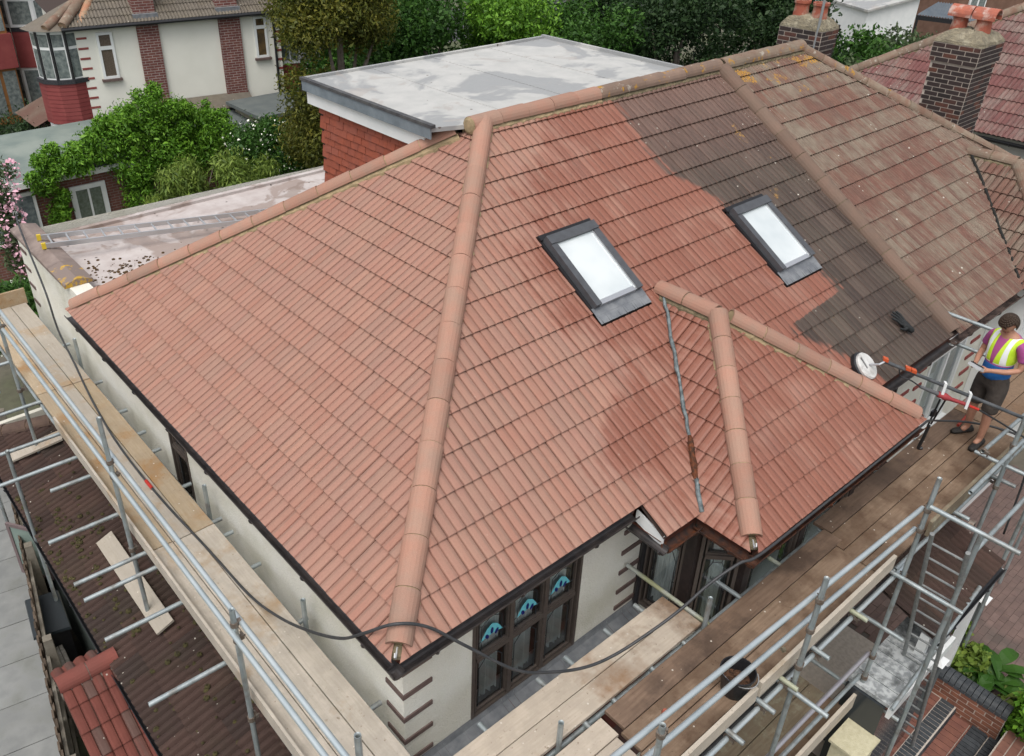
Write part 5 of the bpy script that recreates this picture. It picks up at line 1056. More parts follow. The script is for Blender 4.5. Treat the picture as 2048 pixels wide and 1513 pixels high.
# brick planter edge at the lower right
pe = thing('brick_planter', 'red-brown brick planter at the lower right corner', 'planter'); mb = MB(); mb.box(6.72, 7.55, -3.15, -2.80, 0, .35); mb.build('core', M_JOINT, pe); M_RB2 = mat('red_brown_planter_brick', (.18, .085, .06), .85, (.13, .06, .045), 8, bump=.4, objrand=.2)
tb_ = box_mesh('brick', .206, .10, .065, M_RB2)
for k in range(4):
    for j in range(3): link('brick', tb_, pe, (6.73 + k * .212, -3.145 + j * .113, .30))
brick_face(pe, 'x', -3.15, 6.72, 7.55, 0, .30, -1, bm=M_RB2); brick_face(pe, 'y', 6.72, -3.15, -2.80, 0, .30, -1, bm=M_RB2)
# white stone caps on posts
for x, y, z, lb in ((7.15, -1.86, 1.15, 'white pyramid cap on a short post behind the ladder'), (8.75, -1.76, 1.1, 'white pyramid cap on a short post beside the brick paving')):
    t = thing('gate_post', lb, 'post', 'capped posts by the porch'); mb = MB(); mb.box(x - .07, x + .07, y - .07, y + .07, 0, z); mb.build('shaft', mat('grey_post', (.10, .11, .11), .7), t)
    mb = MB(); mb.mesh_part([(x - .11, y - .11, z), (x + .11, y - .11, z), (x + .11, y + .11, z), (x - .11, y + .11, z), (x, y, z + .1)], [(3, 2, 1, 0), (0, 1, 4), (1, 2, 4), (2, 3, 4), (3, 0, 4)]); mb.build('cap', M_WHITE, t)
# porch over the front door
po = thing('porch', 'brown tiled porch roof with a white edge board right of the ladder', 'porch')
mb = MB(); mb.poly([(6.05, -1.93, 2.42), (7.9, -1.93, 2.42), (7.9, -.06, 3.05), (6.05, -.06, 3.05)]); pr = mb.build('roof', M_UNDER, po); tpo = TileSet(pr); spo = Slope((6.05, -1.93, 2.44), (1, 0, 0), (0, 1.87, .63)); tpo.field(spo, .3, .3, 0, 1.86, -.03, 1.95, [(-1, 0, 0), (1, 0, 1.86)], tile_mat('porch_brown_tile', 'brown') if False else M_BROWN, seed=71, hh=.035, prof=PROFR, stagger=False); tpo.finish(300)
mb = MB(); mb.box(6.05, 7.92, -1.985, -1.945, 2.22, 2.36); mb.build('edge_board', M_WHITE, po)
for x in (6.12, 7.8):
    mb = MB(); mb.box(x - .05, x + .05, -1.9, -1.8, 0, 2.4); mb.build('post', M_WHITE, po)
gutter('gutter', (6.05, -1.98, 2.40), (7.9, -1.98, 2.40), (0, -1, 0), M_BLACK, .04, po)
M_PEEL = mat('peeling_white_paint', (.26, .275, .28), .7, (.46, .48, .48), 12, contrast=(.42, .55), bump=.5, bscale=20, stain=(.07, .075, .075), sscale=7)
bw = thing('bay_roof', 'peeling white-painted flat window roof below the front scaffold', 'window roof')
for k in range(7):
    mb = MB(); mb.box(5.15 + k * .215, 5.355 + k * .215, -1.98, -1.50, 2.02, 2.07); mb.build('board', M_PEEL, bw)
mb = MB(); mb.box(5.1, 6.66, -2.03, -1.985, 1.93, 2.08); mb.build('front_edge', M_WHITE, bw); mb = MB(); mb.box(5.12, 6.62, -1.95, -1.5, 0, 2.01); mb.build('window_box', mat('dark_glazing', (.03, .035, .04), .15, spec=.6), bw)
pi = MB(); pi.box(5.2, 5.75, -1.95, -1.50, 0, 1.18); 
yp = thing('pebbledash_pier', 'cream pebbledashed pier beneath the ladder side of the scaffold', 'pier'); mb = MB(); mb.box(4.72, 5.10, -2.0, -1.68, 0, 1.5); mb.build('pier_block', mat('yellow_pebbledash', (.50, .46, .31), .95, (.58, .54, .38), 20, bump=1, bscale=90, bdist=.01), yp)
mb = MB(); mb.box(4.69, 5.13, -2.03, -1.65, 1.502, 1.54); mb.build('pier_cap', bpy.data.materials['yellow_pebbledash'], yp)
# ================================================================ houses beyond the gardens
import numpy as np
def brickwall_mat(name, c1, c2, mort, scale=1.0, rot=0.0):
    m = NT(name); X, Y, Z = m.sep(m.pos); u = m.math('ADD', m.math('MULTIPLY', X, math.cos(rot)), m.math('MULTIPLY', Y, math.sin(rot)))
    b = m.n('ShaderNodeTexBrick'); m.set(b, 'Vector', m.comb(u, Z, 0)); m.set(b, 'Color1', c1); m.set(b, 'Color2', c2); m.set(b, 'Mortar', mort); m.set(b, 'Scale', 1.0); m.set(b, 'Mortar Size', .008); m.set(b, 'Brick Width', .225 * scale); m.set(b, 'Row Height', .075 * scale); m.set(b, 'Bias', 0.0)
    m.col(m.mix(m.ramp(m.noise(m.pos, 4, 4), [(.35, 0.0), (.7, .5)]), b.outputs[0], tuple(x * .6 for x in c1))); m.rough(.9); return m.mat
M_FWALL = mat('white_painted_render', (.80, .79, .71), .9, (.75, .74, .66), 1.2, bump=.2)
M_FBRICK = brickwall_mat('red_purple_brick', (.14, .045, .04), (.18, .065, .05), (.38, .33, .30), 1.0, -.17)
M_RHANG = NT('maroon_hanging_tile'); M_RHANG.col(M_RHANG.mix(M_RHANG.ramp(M_RHANG.noise(M_RHANG.pos, 3, 4), [(.3, 0.0), (.7, 1.0)]), (.20, .035, .035), (.25, .055, .05))); M_RHANG.rough(.7); M_RHANG = M_RHANG.mat
M_GWIN = mat('curtained_glass', (.10, .12, .12), .12, (.22, .25, .24), 8, spec=.7)
M_GRAN = mat('black_scalloped_lead', (.02, .022, .026), .5, (.05, .05, .055), 30)
uh = thing('white_house', 'white rendered house at the upper left with two brick chimney breasts and a curved bay', 'house')
A = Vector((5.56, 23.0, 0)); Bp = Vector((11.48, 22.0, 0)); FU = (Bp - A).normalized(); FN = Vector((FU.y, -FU.x, 0)); FI = -FN
def fp(u, n, z): p = A + FU * u + FN * n; return Vector((p.x, p.y, z + (.20 if z > 2.55 else 0)))
def fbox(mb, u0, u1, n0, n1, z0, z1): c = fp((u0 + u1) / 2, (n0 + n1) / 2, (z0 + z1) / 2); mb.obox(c, FU, FN, (0, 0, 1), (u1 - u0) / 2, (n1 - n0) / 2, (z1 - z0) / 2)
mb = MB(); fbox(mb, 0, 6.05, -7, 0, 2.6, 5.25); mb.build('wall', M_FWALL, uh); mb = MB(); fbox(mb, .01, 6.04, -6.9, -.01, 0, 2.6); mb.build('lower_wall', M_FBRICK, uh)
for u0, u1 in ((1.70, 2.32), (4.12, 4.78)):
    mb = MB(); fbox(mb, u0, u1, .0, .10, 2.4, 5.36); mb.build('chimney_breast', M_FBRICK, uh)
    mb = MB(); fbox(mb, u0, u1, -.75, -.02, 5.3, 8.6); fbox(mb, u0 - .05, u1 + .05, -.8, .12, 8.3, 8.5); mb.build('chimney_stack', M_FBRICK, uh); mb = MB(); fbox(mb, u0 - .04, u1 + .04, -.3, .14, 5.34, 5.47); mb.build('lead_collar', M_LEAD, uh)
under = MB(); rE = [fp(-.35, .2, 5.28), fp(6.35, .2, 5.28), fp(6.35, -3.4, 7.5), fp(2.8, -3.4, 7.5)]; pl(rE); pl([fp(-.35, .2, 5.28), fp(2.8, -3.4, 7.5), fp(-.35, -7, 5.28)]); ur = under.build('roof', M_UNDER, uh)
tu = TileSet(ur); su = Slope(fp(-.35, .2, 5.28), FU, (FI * 3.7) + Vector((0, 0, 2.22))); hu = convex(ccw([(0, -.05), (6.7, -.05), (6.7, 4.3), (3.15, 4.3)])); holes_u = [convex([(a, -.0), (b, -.0), (b, 1.2), (a, 1.2)]) for a, b in ((2.05 - .0, 2.67), (4.47, 5.13))]
tu.field(su, .30, .32, 0, 6.8, -.05, 4.3, hu, M_GREYT, hh=.04, prof=PROFR, stagger=False, seed=81); tu.finish(300)
ridge_run('hip_tile', ur, fp(-.30, .25, 5.36), fp(2.8, -3.4, 7.58), (FN * .5 + Vector((0, 0, 1))), M_RIDGE_N, r=.13, seg=.45, seed=82)
mb = MB(); mb.tube(fp(-.35, .26, 5.24), fp(6.4, .26, 5.24), .06, 8); mb.build('gutter', M_BLACK, uh); mb = MB(); mb.tube(fp(5.85, .06, 5.2), fp(5.85, .06, 2.4), .04, 8); mb.build('downpipe', M_BLACK, uh)
for z in (4.9, 4.62, 4.34, 4.06, 3.78, 3.50, 3.22, 2.94):
    mb = MB(); fbox(mb, 0.02, .30, .0, .012, z, z + .06); mb.build('quoin', M_REDQ, uh); mb = MB(); fbox(mb, 5.90, 6.05, .0, .012, z - .05, z + .02); mb.build('quoin', M_REDQ, uh)
def ww(u0, u1, z0, z1, split, mg=M_GWIN):
    mb = MB(); f = .07
    fbox(mb, u0, u0 + f, 0, .05, z0, z1); fbox(mb, u1 - f, u1, 0, .05, z0, z1); fbox(mb, u0 + f, u1 - f, 0, .048, z0, z0 + f); fbox(mb, u0 + f, u1 - f, 0, .048, z1 - f, z1); fbox(mb, u0 + f, u1 - f, 0, .047, split - .05, split + .05); w = mb.build('window', M_WHITE, uh)
    for a, b in ((z0 + f, split - .05), (split + .05, z1 - f)): mb = MB(); fbox(mb, u0 + f, u1 - f, .002, .015, a, b); mb.build('pane', mg, w)
    mb = MB(); fbox(mb, u0 - .06, u1 + .06, 0, .12, z0 - .07, z0 - .002); mb.build('sill', M_QUOIN, w)
M_LEADGL = mat('brown_leaded_glass', (.10, .08, .06), .2, (.14, .11, .09), 30); ww(.55, 1.0, 3.75, 5.05, 4.62, M_LEADGL); ww(5.22, 5.62, 3.88, 5.12, 4.80, mat('amber_dusk_glass', (.14, .09, .04), .2, (.05, .04, .03), 4))
mb = MB(); m0 = fp(4.5, -.5, 6.02); mb.lathe(m0, [(.0, .0), (.15, .03), (.26, .09), (.28, .12), (.26, .12), (.14, .06), (.0, .03)], 16, 0, (FN * .8 + FU * .3 + Vector((0, 0, .4)))); mb.tube(m0, m0 - FN * .1 - Vector((0, 0, .3)), .02, 6); mb.build('satellite_dish', mat('grey_dish', (.22, .24, .25), .5), uh)
# curved bay on its left corner
bc = fp(-.36, -.66, 0); bay = []
for k in range(6):
    a = math.radians(-70 + k * 32); bay.append(bc + (FN * math.cos(a) - FU * math.sin(a)) * .74)
mb = MB()
def bpanel(z0, z1, mt, name, parent, off=0.0, inset=0.0):
    for p, q in zip(bay[:-1], bay[1:]):
        mb = MB(); d = (q - p).normalized(); n = Vector((d.y, -d.x, 0)); n = n if (p - bc).dot(n) > 0 else -n; a = p + d * inset + n * off; b = q - d * inset + n * off; mb.poly([(a.x, a.y, z0), (b.x, b.y, z0), (b.x, b.y, z1), (a.x, a.y, z1)]); mb.build(name, mt, parent)
bayo = MB(); 
for p, q in zip(bay[:-1], bay[1:]): bayo.poly([(p.x, p.y, 0), (q.x, q.y, 0), (q.x, q.y, 5.45), (p.x, p.y, 5.45)])
bayo = bayo.build('curved_bay', M_WHITE, uh)
hid = 0
for r in range(10):
    z0 = 2.78 + r * .118
    for p, q in zip(bay[:-1], bay[1:]):
        d = (q - p).normalized(); n = Vector((d.y, -d.x, 0)); n = n if (p - bc).dot(n) > 0 else -n; c = (p + q) / 2 + n * .03; mb = MB(); mb.obox((c.x, c.y, z0 + .06), d, n + Vector((0, 0, .12)), (0, 0, 1), (q - p).length / 2 + .015, .022, .068); mb.build('hanging_tile_course', M_RHANG, bayo)
for z0, z1, sp_ in ((4.04, 5.36, 4.92), (1.2, 2.7, 2.3)):
    for p, q in zip(bay[:-1], bay[1:]):
        d = (q - p).normalized(); n = Vector((d.y, -d.x, 0)); n = n if (p - bc).dot(n) > 0 else -n; L = (q - p).length
        for a, b in ((z0 + .06, sp_ - .04), (sp_ + .04, z1 - .06)):
            mb = MB(); s, e = p + d * .07 + n * .006, p + d * (L - .05) + n * .006; mb.poly([(s.x, s.y, a), (e.x, e.y, a), (e.x, e.y, b), (s.x, s.y, b)]); mb.build('bay_pane', M_GWIN, bayo)
        mb = MB(); mb.tube((p.x, p.y, z0 - .02), (p.x, p.y, z1), .045, 6); mb.build('bay_mullion', M_BLACK, bayo)
for p, q in zip(bay[:-1], bay[1:]):
    d = (q - p).normalized(); n = Vector((d.y, -d.x, 0)); n = n if (p - bc).dot(n) > 0 else -n; c = (p + q) / 2 + n * .04; mb = MB(); mb.obox((c.x, c.y, 4.0), d, n, (0, 0, 1), (q - p).length / 2 + .02, .05, .06); mb.build('lead_band', M_GRAN, bayo)
under = MB(); apex = fp(1.0, -1.2, 6.15)
for p, q in zip(bay[:-1], bay[1:]):
    a = bc + (p - bc) * 1.3; b = bc + (q - bc) * 1.3; under.poly([(a.x, a.y, 5.42), (b.x, b.y, 5.42), apex])
bro = under.build('bay_roof', M_GREYT, bayo)
for i in (1, 3):
    a = bc + (bay[i] - bc) * 1.2; ridge_run('bay_hip_tile', bayo, (a.x, a.y, 5.5), apex + Vector((0, 0, .08)), (FN + Vector((0, 0, 1.5))), M_RIDGE_N if i == 3 else mat('orange_lichen_ridge', (.42, .2, .12), .9, (.36, .26, .17), 6), r=.12, seg=.45, seed=90 + i)
# the far wing with a second bay on its right corner
fw = MB(); fbox(fw, 6.06, 7.0, -5, -1.0, 0, 5.2); fw = fw.build('rear_wing', M_FWALL, uh); mb = MB(); fbox(mb, 6.08, 6.75, -1.0, -.35, 2.5, 3.5); mb.build('bay_hanging', M_RHANG, uh); mb = MB(); fbox(mb, 6.08, 6.78, -1.0, -.33, 3.5, 5.1); mb.build('bay_window', M_WHITE, uh)
for a, b in ((6.14, 6.42), (6.46, 6.72)):
    for c, d in ((3.62, 4.45), (4.53, 5.0)): mb = MB(); fbox(mb, a, b, -.33, -.322, c, d); mb.build('bay_pane', M_GWIN, uh)
# far houses on the left edge
fh = thing('brick_house', 'house at the top left edge with maroon hung tiles and brown window frames', 'house')
mb = MB(); mb.box(2.5, 5.4, 33, 41, 0, 5.6); mb.build('wall', M_FBRICK, fh); mb = MB(); mb.box(2.4, 6.0, 31.8, 33, 2.7, 3.9); mb.build('hung_tiles', M_RHANG, fh); mb = MB(); mb.box(2.45, 5.9, 31.9, 32.98, 3.9, 5.6); mb.build('upper_window', mat('brown_frame', (.22, .10, .035), .5), fh); mb = MB(); mb.box(2.45, 5.9, 31.9, 32.98, .3, 2.69); mb.build('lower_window', bpy.data.materials['brown_frame'], fh)
for k in range(6):
    for c, d in ((4.0, 5.4), (1.0, 2.6)): mb = MB(); mb.box(2.55 + k * .57, 3.0 + k * .57, 31.885, 31.899, c, d); mb.build('pane', M_GWIN, fh)
fh2 = thing('tile_hung_house', 'second far house with a curved maroon tile-hung bay and white windows', 'house'); bc2 = Vector((7.4, 33.6, 0)); b2 = [bc2 + Vector((math.cos(math.radians(a)), math.sin(math.radians(a)), 0)) * 1.5 for a in (-175, -140, -105, -70, -35)]
for p, q in zip(b2[:-1], b2[1:]):
    d = (q - p).normalized(); n = Vector((d.y, -d.x, 0)); L = (q - p).length
    for z0, z1, mt, nm, off in ((0, 1.0, M_FBRICK, 'brick_base', 0), (1.0, 2.5, M_WHITE, 'window_frame', 0), (2.5, 3.8, M_RHANG, 'hung_tiles', .05), (3.8, 3.95, M_GRAN, 'lead_band', .07), (3.95, 5.6, M_WHITE, 'window_frame', 0)):
        mb = MB(); a, b = p + n * off, q + n * off; mb.poly([(a.x, a.y, z0), (b.x, b.y, z0), (b.x, b.y, z1), (a.x, a.y, z1)]); mb.build(nm, mt, fh2)
    for z0, z1 in ((1.1, 2.4), (4.05, 4.85), (4.95, 5.5)):
        mb = MB(); a, b = p + d * .09 + n * .01, q - d * .09 + n * .01; mb.poly([(a.x, a.y, z0), (b.x, b.y, z0), (b.x, b.y, z1), (a.x, a.y, z1)]); mb.build('pane', M_GWIN, fh2)
mb = MB(); mb.box(7.0, 13, 33.6, 42, 0, 5.6); mb.build('wall', M_FWALL, fh2); mb = MB(); mb.mesh_part([(5.6, 31.8, 5.6), (13.5, 31.8, 5.6), (13.5, 42, 5.6), (5.6, 42, 5.6), (9.5, 36, 8.4), (9.8, 38, 8.4)], [(0, 1, 4), (1, 2, 5, 4), (2, 3, 5), (3, 0, 4, 5)]); mb.build('roof', M_GREYT, fh2)
pr2 = thing('porch_roof', 'small brown gabled porch roof beside the curved bay of the white house', 'porch'); mb = MB(); o_ = Vector((5.7, 27.0, 0))
mb.mesh_part([o_ + Vector(p) for p in ((-1.0, -.8, 2.0), (.5, -.8, 2.6), (.5, 1.4, 2.6), (-1.0, 1.4, 2.0), (1.6, -.8, 2.2), (1.6, 1.4, 2.2))], [(0, 1, 2, 3), (1, 4, 5, 2)]); mb.build('roof', M_NEIGH, pr2); mb = MB(); mb.box(5.2, 7.0, 26.4, 28.3, 0, 2.1); mb.build('wall', M_FBRICK, pr2)
car = thing('parked_car', 'silver grey car parked at the left edge behind the hedge', 'car'); cx, cy = 6.4, 37.3
mb = MB(); prof = [(-2.1, .35), (-2.1, .75), (-1.9, .92), (-1.0, 1.0), (-.3, 1.42), (1.0, 1.45), (1.75, 1.05), (2.1, .95), (2.1, .35)]; n = len(prof)
mb.mesh_part([(cx + x, cy - .85 + (.12 if z > 1.1 else 0), z) for x, z in prof] + [(cx + x, cy + .85 - (.12 if z > 1.1 else 0), z) for x, z in prof], [tuple(range(n - 1, -1, -1)), tuple(range(n, 2 * n))] + [(k, (k + 1) % n, n + (k + 1) % n, n + k) for k in range(n)]); mb.build('body', mat('silver_car_paint', (.30, .35, .38), .3, metal=.5, spec=.6), car)
mb = MB(); mb.poly([(cx - .98, cy - .72, 1.02), (cx - .98, cy + .72, 1.02), (cx - .35, cy + .66, 1.41), (cx - .35, cy - .66, 1.41)]); mb.v = [(x - .012, y, z + .012) for x, y, z in mb.v]; mb.build('windscreen', mat('car_glass', (.02, .025, .03), .05, spec=.8), car)
mb = MB(); mb.poly([(cx - .85, cy - .862, 1.0), (cx + 1.5, cy - .862, 1.02), (cx + .95, cy - .75, 1.38), (cx - .3, cy - .75, 1.38)]); mb.v = [(x, y - .012, z) for x, y, z in mb.v]; mb.build('side_window', bpy.data.materials['car_glass'], car)
mb = MB(); mb.lathe((cx - .7, cy - .98, 1.05), [(.0, -.08), (.08, -.06), (.1, 0), (.08, .06), (0, .08)], 8); mb.build('wing_mirror', M_BLACK, car)
for x in (-1.35, 1.35):
    for y in (-.86, .66): mb = MB(); mb.tube((cx + x, cy + y, .32), (cx + x, cy + y + .2, .32), .32, 16); mb.build('wheel', M_BLACK, car)
# ---- gardens: garage with felt roof, second garage, teal store
ga = thing('garage', 'flat-roofed brick garage with green felt roof and a white door', 'garage')
M_FELT = mat('green_grey_felt', (.15, .185, .17), .85, (.19, .225, .20), 2, bump=.3, stain=(.24, .27, .24), sscale=.8); M_GBR = brickwall_mat('garage_brick', (.16, .06, .045), (.20, .08, .06), (.25, .2, .18))
mb = MB(); mb.box(-2, 5.45, 19.7, 23.0, 0, 2.45); mb.build('wall', M_GBR, ga); mb = MB(); mb.mesh_part([(-2.1, 19.5, 2.45), (5.55, 19.5, 2.45), (5.55, 22.9, 2.75), (-2.1, 22.9, 2.75), (-2.1, 19.5, 2.57), (5.55, 19.5, 2.57), (5.55, 22.9, 2.87), (-2.1, 22.9, 2.87)], [(3, 2, 1, 0), (4, 5, 6, 7), (0, 1, 5, 4), (1, 2, 6, 5), (2, 3, 7, 6), (3, 0, 4, 7)]); mb.build('felt_roof', M_FELT, ga)
mb = MB(); mb.box(-2.1, 5.55, 19.46, 19.495, 2.40, 2.56); mb.build('fascia', M_WHITE, ga)
mb = MB(); mb.box(3.58, 4.52, 19.62, 19.69, 0, 2.12); dr = mb.build('door', M_WHITE, ga)
for u in (3.72, 4.08): mb = MB(); mb.box(u, u + .30, 19.605, 19.618, 1.02, 2.0); mb.build('pane', mat('leaded_door_glass', (.16, .19, .16), .2, (.10, .12, .09), 12) if u < 4 else bpy.data.materials['leaded_door_glass'], dr); 
for u in (3.72, 4.08):
    mb = MB(); mb.box(u, u + .30, 19.608, 19.622, .2, .8); mb.build('panel', mat('door_panel', (.66, .68, .67), .4) if u < 4 else bpy.data.materials['door_panel'], dr)
mb = MB(); mb.box(3.95, 4.2, 19.59, 19.603, .9, .94); mb.tube((3.66, 19.59, .95), (3.66, 19.59, 1.12), .015, 6); mb.build('brass_letterbox', mat('brass', (.45, .33, .08), .3, metal=.8), dr)
mb = MB(); mb.box(1.55, 2.72, 19.62, 19.69, .95, 2.25); wd = mb.build('window', M_WHITE, ga)
for u in (1.64, 2.2): mb = MB(); mb.box(u, u + .44, 19.605, 19.618, 1.05, 2.15); mb.build('pane', mat('dim_leaded_glass', (.09, .11, .12), .15, (.2, .23, .23), 9) if u < 2 else bpy.data.materials['dim_leaded_glass'], wd)
g2 = thing('garage', 'grey flat-roofed garage in front of the white house', 'garage'); mb = MB(); mb.box(6.3, 10.95, 20.2, 22.1, 0, 2.45); mb.build('wall', M_GBR, g2); mb = MB(); mb.mesh_part([(6.2, 20.0, 2.5), (11.05, 19.9, 2.5), (11.0, 22.0, 2.62), (6.3, 22.6, 2.62), (6.2, 20.0, 2.6), (11.05, 19.9, 2.6), (11.0, 22.0, 2.72), (6.3, 22.6, 2.72)], [(3, 2, 1, 0), (4, 5, 6, 7), (0, 1, 5, 4), (1, 2, 6, 5), (2, 3, 7, 6), (3, 0, 4, 7)]); mb.build('felt_roof', mat('slate_grey_felt', (.10, .115, .115), .85, (.13, .145, .14), 2), g2)
mb = MB(); mb.mesh_part([(6.4, 22.0, 2.78), (10.3, 21.75, 2.78), (10.3, 22.15, 3.12), (6.4, 22.8, 3.12)], [(0, 1, 2, 3)]); mb.build('tiled_edge', M_GREYT, g2); mb = MB(); mb.obox((10.7, 21.2, 2.8), (.35, -1, 0), (1, .35, 0), (0, 0, 1), .95, .06, .05); mb.build('parapet_edge', M_COPE, g2)
g3 = thing('garden_store', 'pale blue-grey garden store with small windows beyond the flat roof', 'shed'); mb = MB(); mb.box(9.6, 13.5, 17.6, 19.5, 0, 2.2); mb.build('wall', mat('pale_blue_paint', (.42, .50, .50), .7), g3)
mb = MB(); mb.box(9.4, 13.7, 17.45, 19.7, 2.2, 2.34); mb.build('roof', mat('dark_slats', (.05, .045, .045), .8, (.09, .08, .08), 20), g3); mb = MB(); mb.box(9.5, 13.6, 19.7, 21.6, 2.3, 2.9); mb.build('clerestory', mat('stone_beige', (.30, .28, .21), .9, (.25, .23, .17), 5), g3); mb = MB(); mb.box(9.3, 13.8, 19.6, 21.8, 2.9, 3.0); mb.build('upper_roof', bpy.data.materials['slate_grey_felt'], g3)
for u in (9.9, 10.4, 10.9): mb = MB(); mb.box(u, u + .36, 17.575, 17.595, 1.25, 1.95); mb.build('pane', mat('dark_store_glass', (.03, .04, .06), .1, (.06, .1, .2), 4, spec=.7) if u < 10 else bpy.data.materials['dark_store_glass'], g3)
mb = MB(); mb.box(9.58, 13.5, 17.56, 17.6, 2.0, 2.19); mb.build('fascia', M_WHITE, g3)
# ---- upper right: far buildings
wf = thing('white_outbuilding', 'plain white rendered building beyond the trees at the upper right', 'building'); mb = MB(); mb.hexa([(36.9, 15.5, 0), (39.2, 14.4, 0), (41.5, 18, 0), (39, 19.5, 0), (36.9, 15.5, 3.7), (39.2, 14.4, 4.3), (41.5, 18, 4.3), (39, 19.5, 3.7)]); mb.build('wall', M_WHITE, wf); mb = MB(); mb.hexa([(36.7, 15.4, 3.71), (39.4, 14.1, 4.31), (41.7, 18, 4.31), (39, 19.7, 3.71), (36.7, 15.4, 3.8), (39.4, 14.1, 4.4), (41.7, 18, 4.4), (39, 19.7, 3.8)]); mb.build('roof', M_FLAT, wf)
bh = thing('brick_outbuilding', 'brown brick building with a white window behind the carport', 'building'); mb = MB(); mb.hexa([(49.0, 16.6, 0), (60, 10.7, 0), (64, 16.7, 0), (52, 22.7, 0), (49.0, 16.6, 6), (60, 10.7, 6), (64, 16.7, 6), (52, 22.7, 6)]); mb.build('wall', mat('brown_brick', (.15, .085, .06), .9, (.19, .11, .08), 3), bh)
wd_ = Vector((11, -5.9, 0)).normalized(); wn2 = Vector((-wd_.y * -1, -wd_.x * 1, 0)); nb2 = Vector((wd_.y, -wd_.x, 0)); mb = MB(); c = Vector((49.0, 16.6, 0)) + wd_ * 1.1 + nb2 * .05; mb.obox((c.x, c.y, 3.2), wd_, nb2, (0, 0, 1), .5, .05, 1.0); bw2 = mb.build('window', M_WHITE, bh); mb = MB(); c2 = c + nb2 * .06
for s in (-.24, .24): mb = MB(); cc = c2 + wd_ * s; mb.obox((cc.x, cc.y, 3.2), wd_, nb2, (0, 0, 1), .18, .01, .85); mb.build('pane', M_GWIN, bw2)
CPX, CPY = 43.6, 16.3
cpt = thing('carport', 'dark grey corrugated carport roof on posts at the upper right', 'carport'); co = Vector((CPX, CPY, 0)); cu = Vector((.13, -.99, 0)); cv = Vector((.99, .13, 0)); mb = MB()
for k in range(22):
    a = co + cu * (k * .13); b = co + cu * ((k + .5) * .13); c = co + cu * ((k + 1) * .13)
    for p, q, z0, z1 in ((a, b, 2.75, 2.82), (b, c, 2.82, 2.75)): mb.poly([(p.x, p.y, z0), (q.x, q.y, z1), (q + cv * 3).to_tuple()[:2] + (z1 + .25,), (p + cv * 3).to_tuple()[:2] + (z0 + .25,)])
mb.build('corrugated_roof', mat('slate_blue_sheet', (.10, .125, .15), .5, (.14, .16, .18), 4), cpt)
mb = MB(); c = co + cu * 1.43; mb.obox((c.x, c.y, 2.66), cu, cv, (0, 0, 1), 1.45, .04, .1); mb.build('beam', M_BLACK, cpt)
for s in (.1, 2.7): mb = MB(); c = co + cu * s; mb.tube((c.x, c.y, 0), (c.x, c.y, 2.7), .06, 8); mb.build('post', M_BLACK, cpt)
fo = MB(); fo.obox((35.2, 17.9, 1.0), (1, -.6, 0), (.6, 1, 0), (0, 0, 1), 1.9, .04, 1.0); fo = fo.build('garden_fence', mat('orange_stained_fence', (.42, .21, .05), .8, (.36, .17, .04), 20)); tag(fo, 'short orange-stained fence panel beside the white outbuilding', 'fence')
gs = thing('grey_shed', 'low grey felt-roofed shed behind the neighbour hip', 'shed'); mb = MB(); mb.box(17.6, 20.4, 7.9, 9.6, 0, 2.2); mb.build('wall', M_FP, gs); mb = MB(); mb.box(17.4, 20.6, 7.7, 9.8, 2.2, 2.3); mb.build('roof', bpy.data.materials['slate_grey_felt'], gs)
mb = MB(); mb.tube((15.0, 5.6, 5.3), (15.2, 5.55, 7.0), .07, 10); o = mb.build('vent_pipe', M_BLACK, nb)
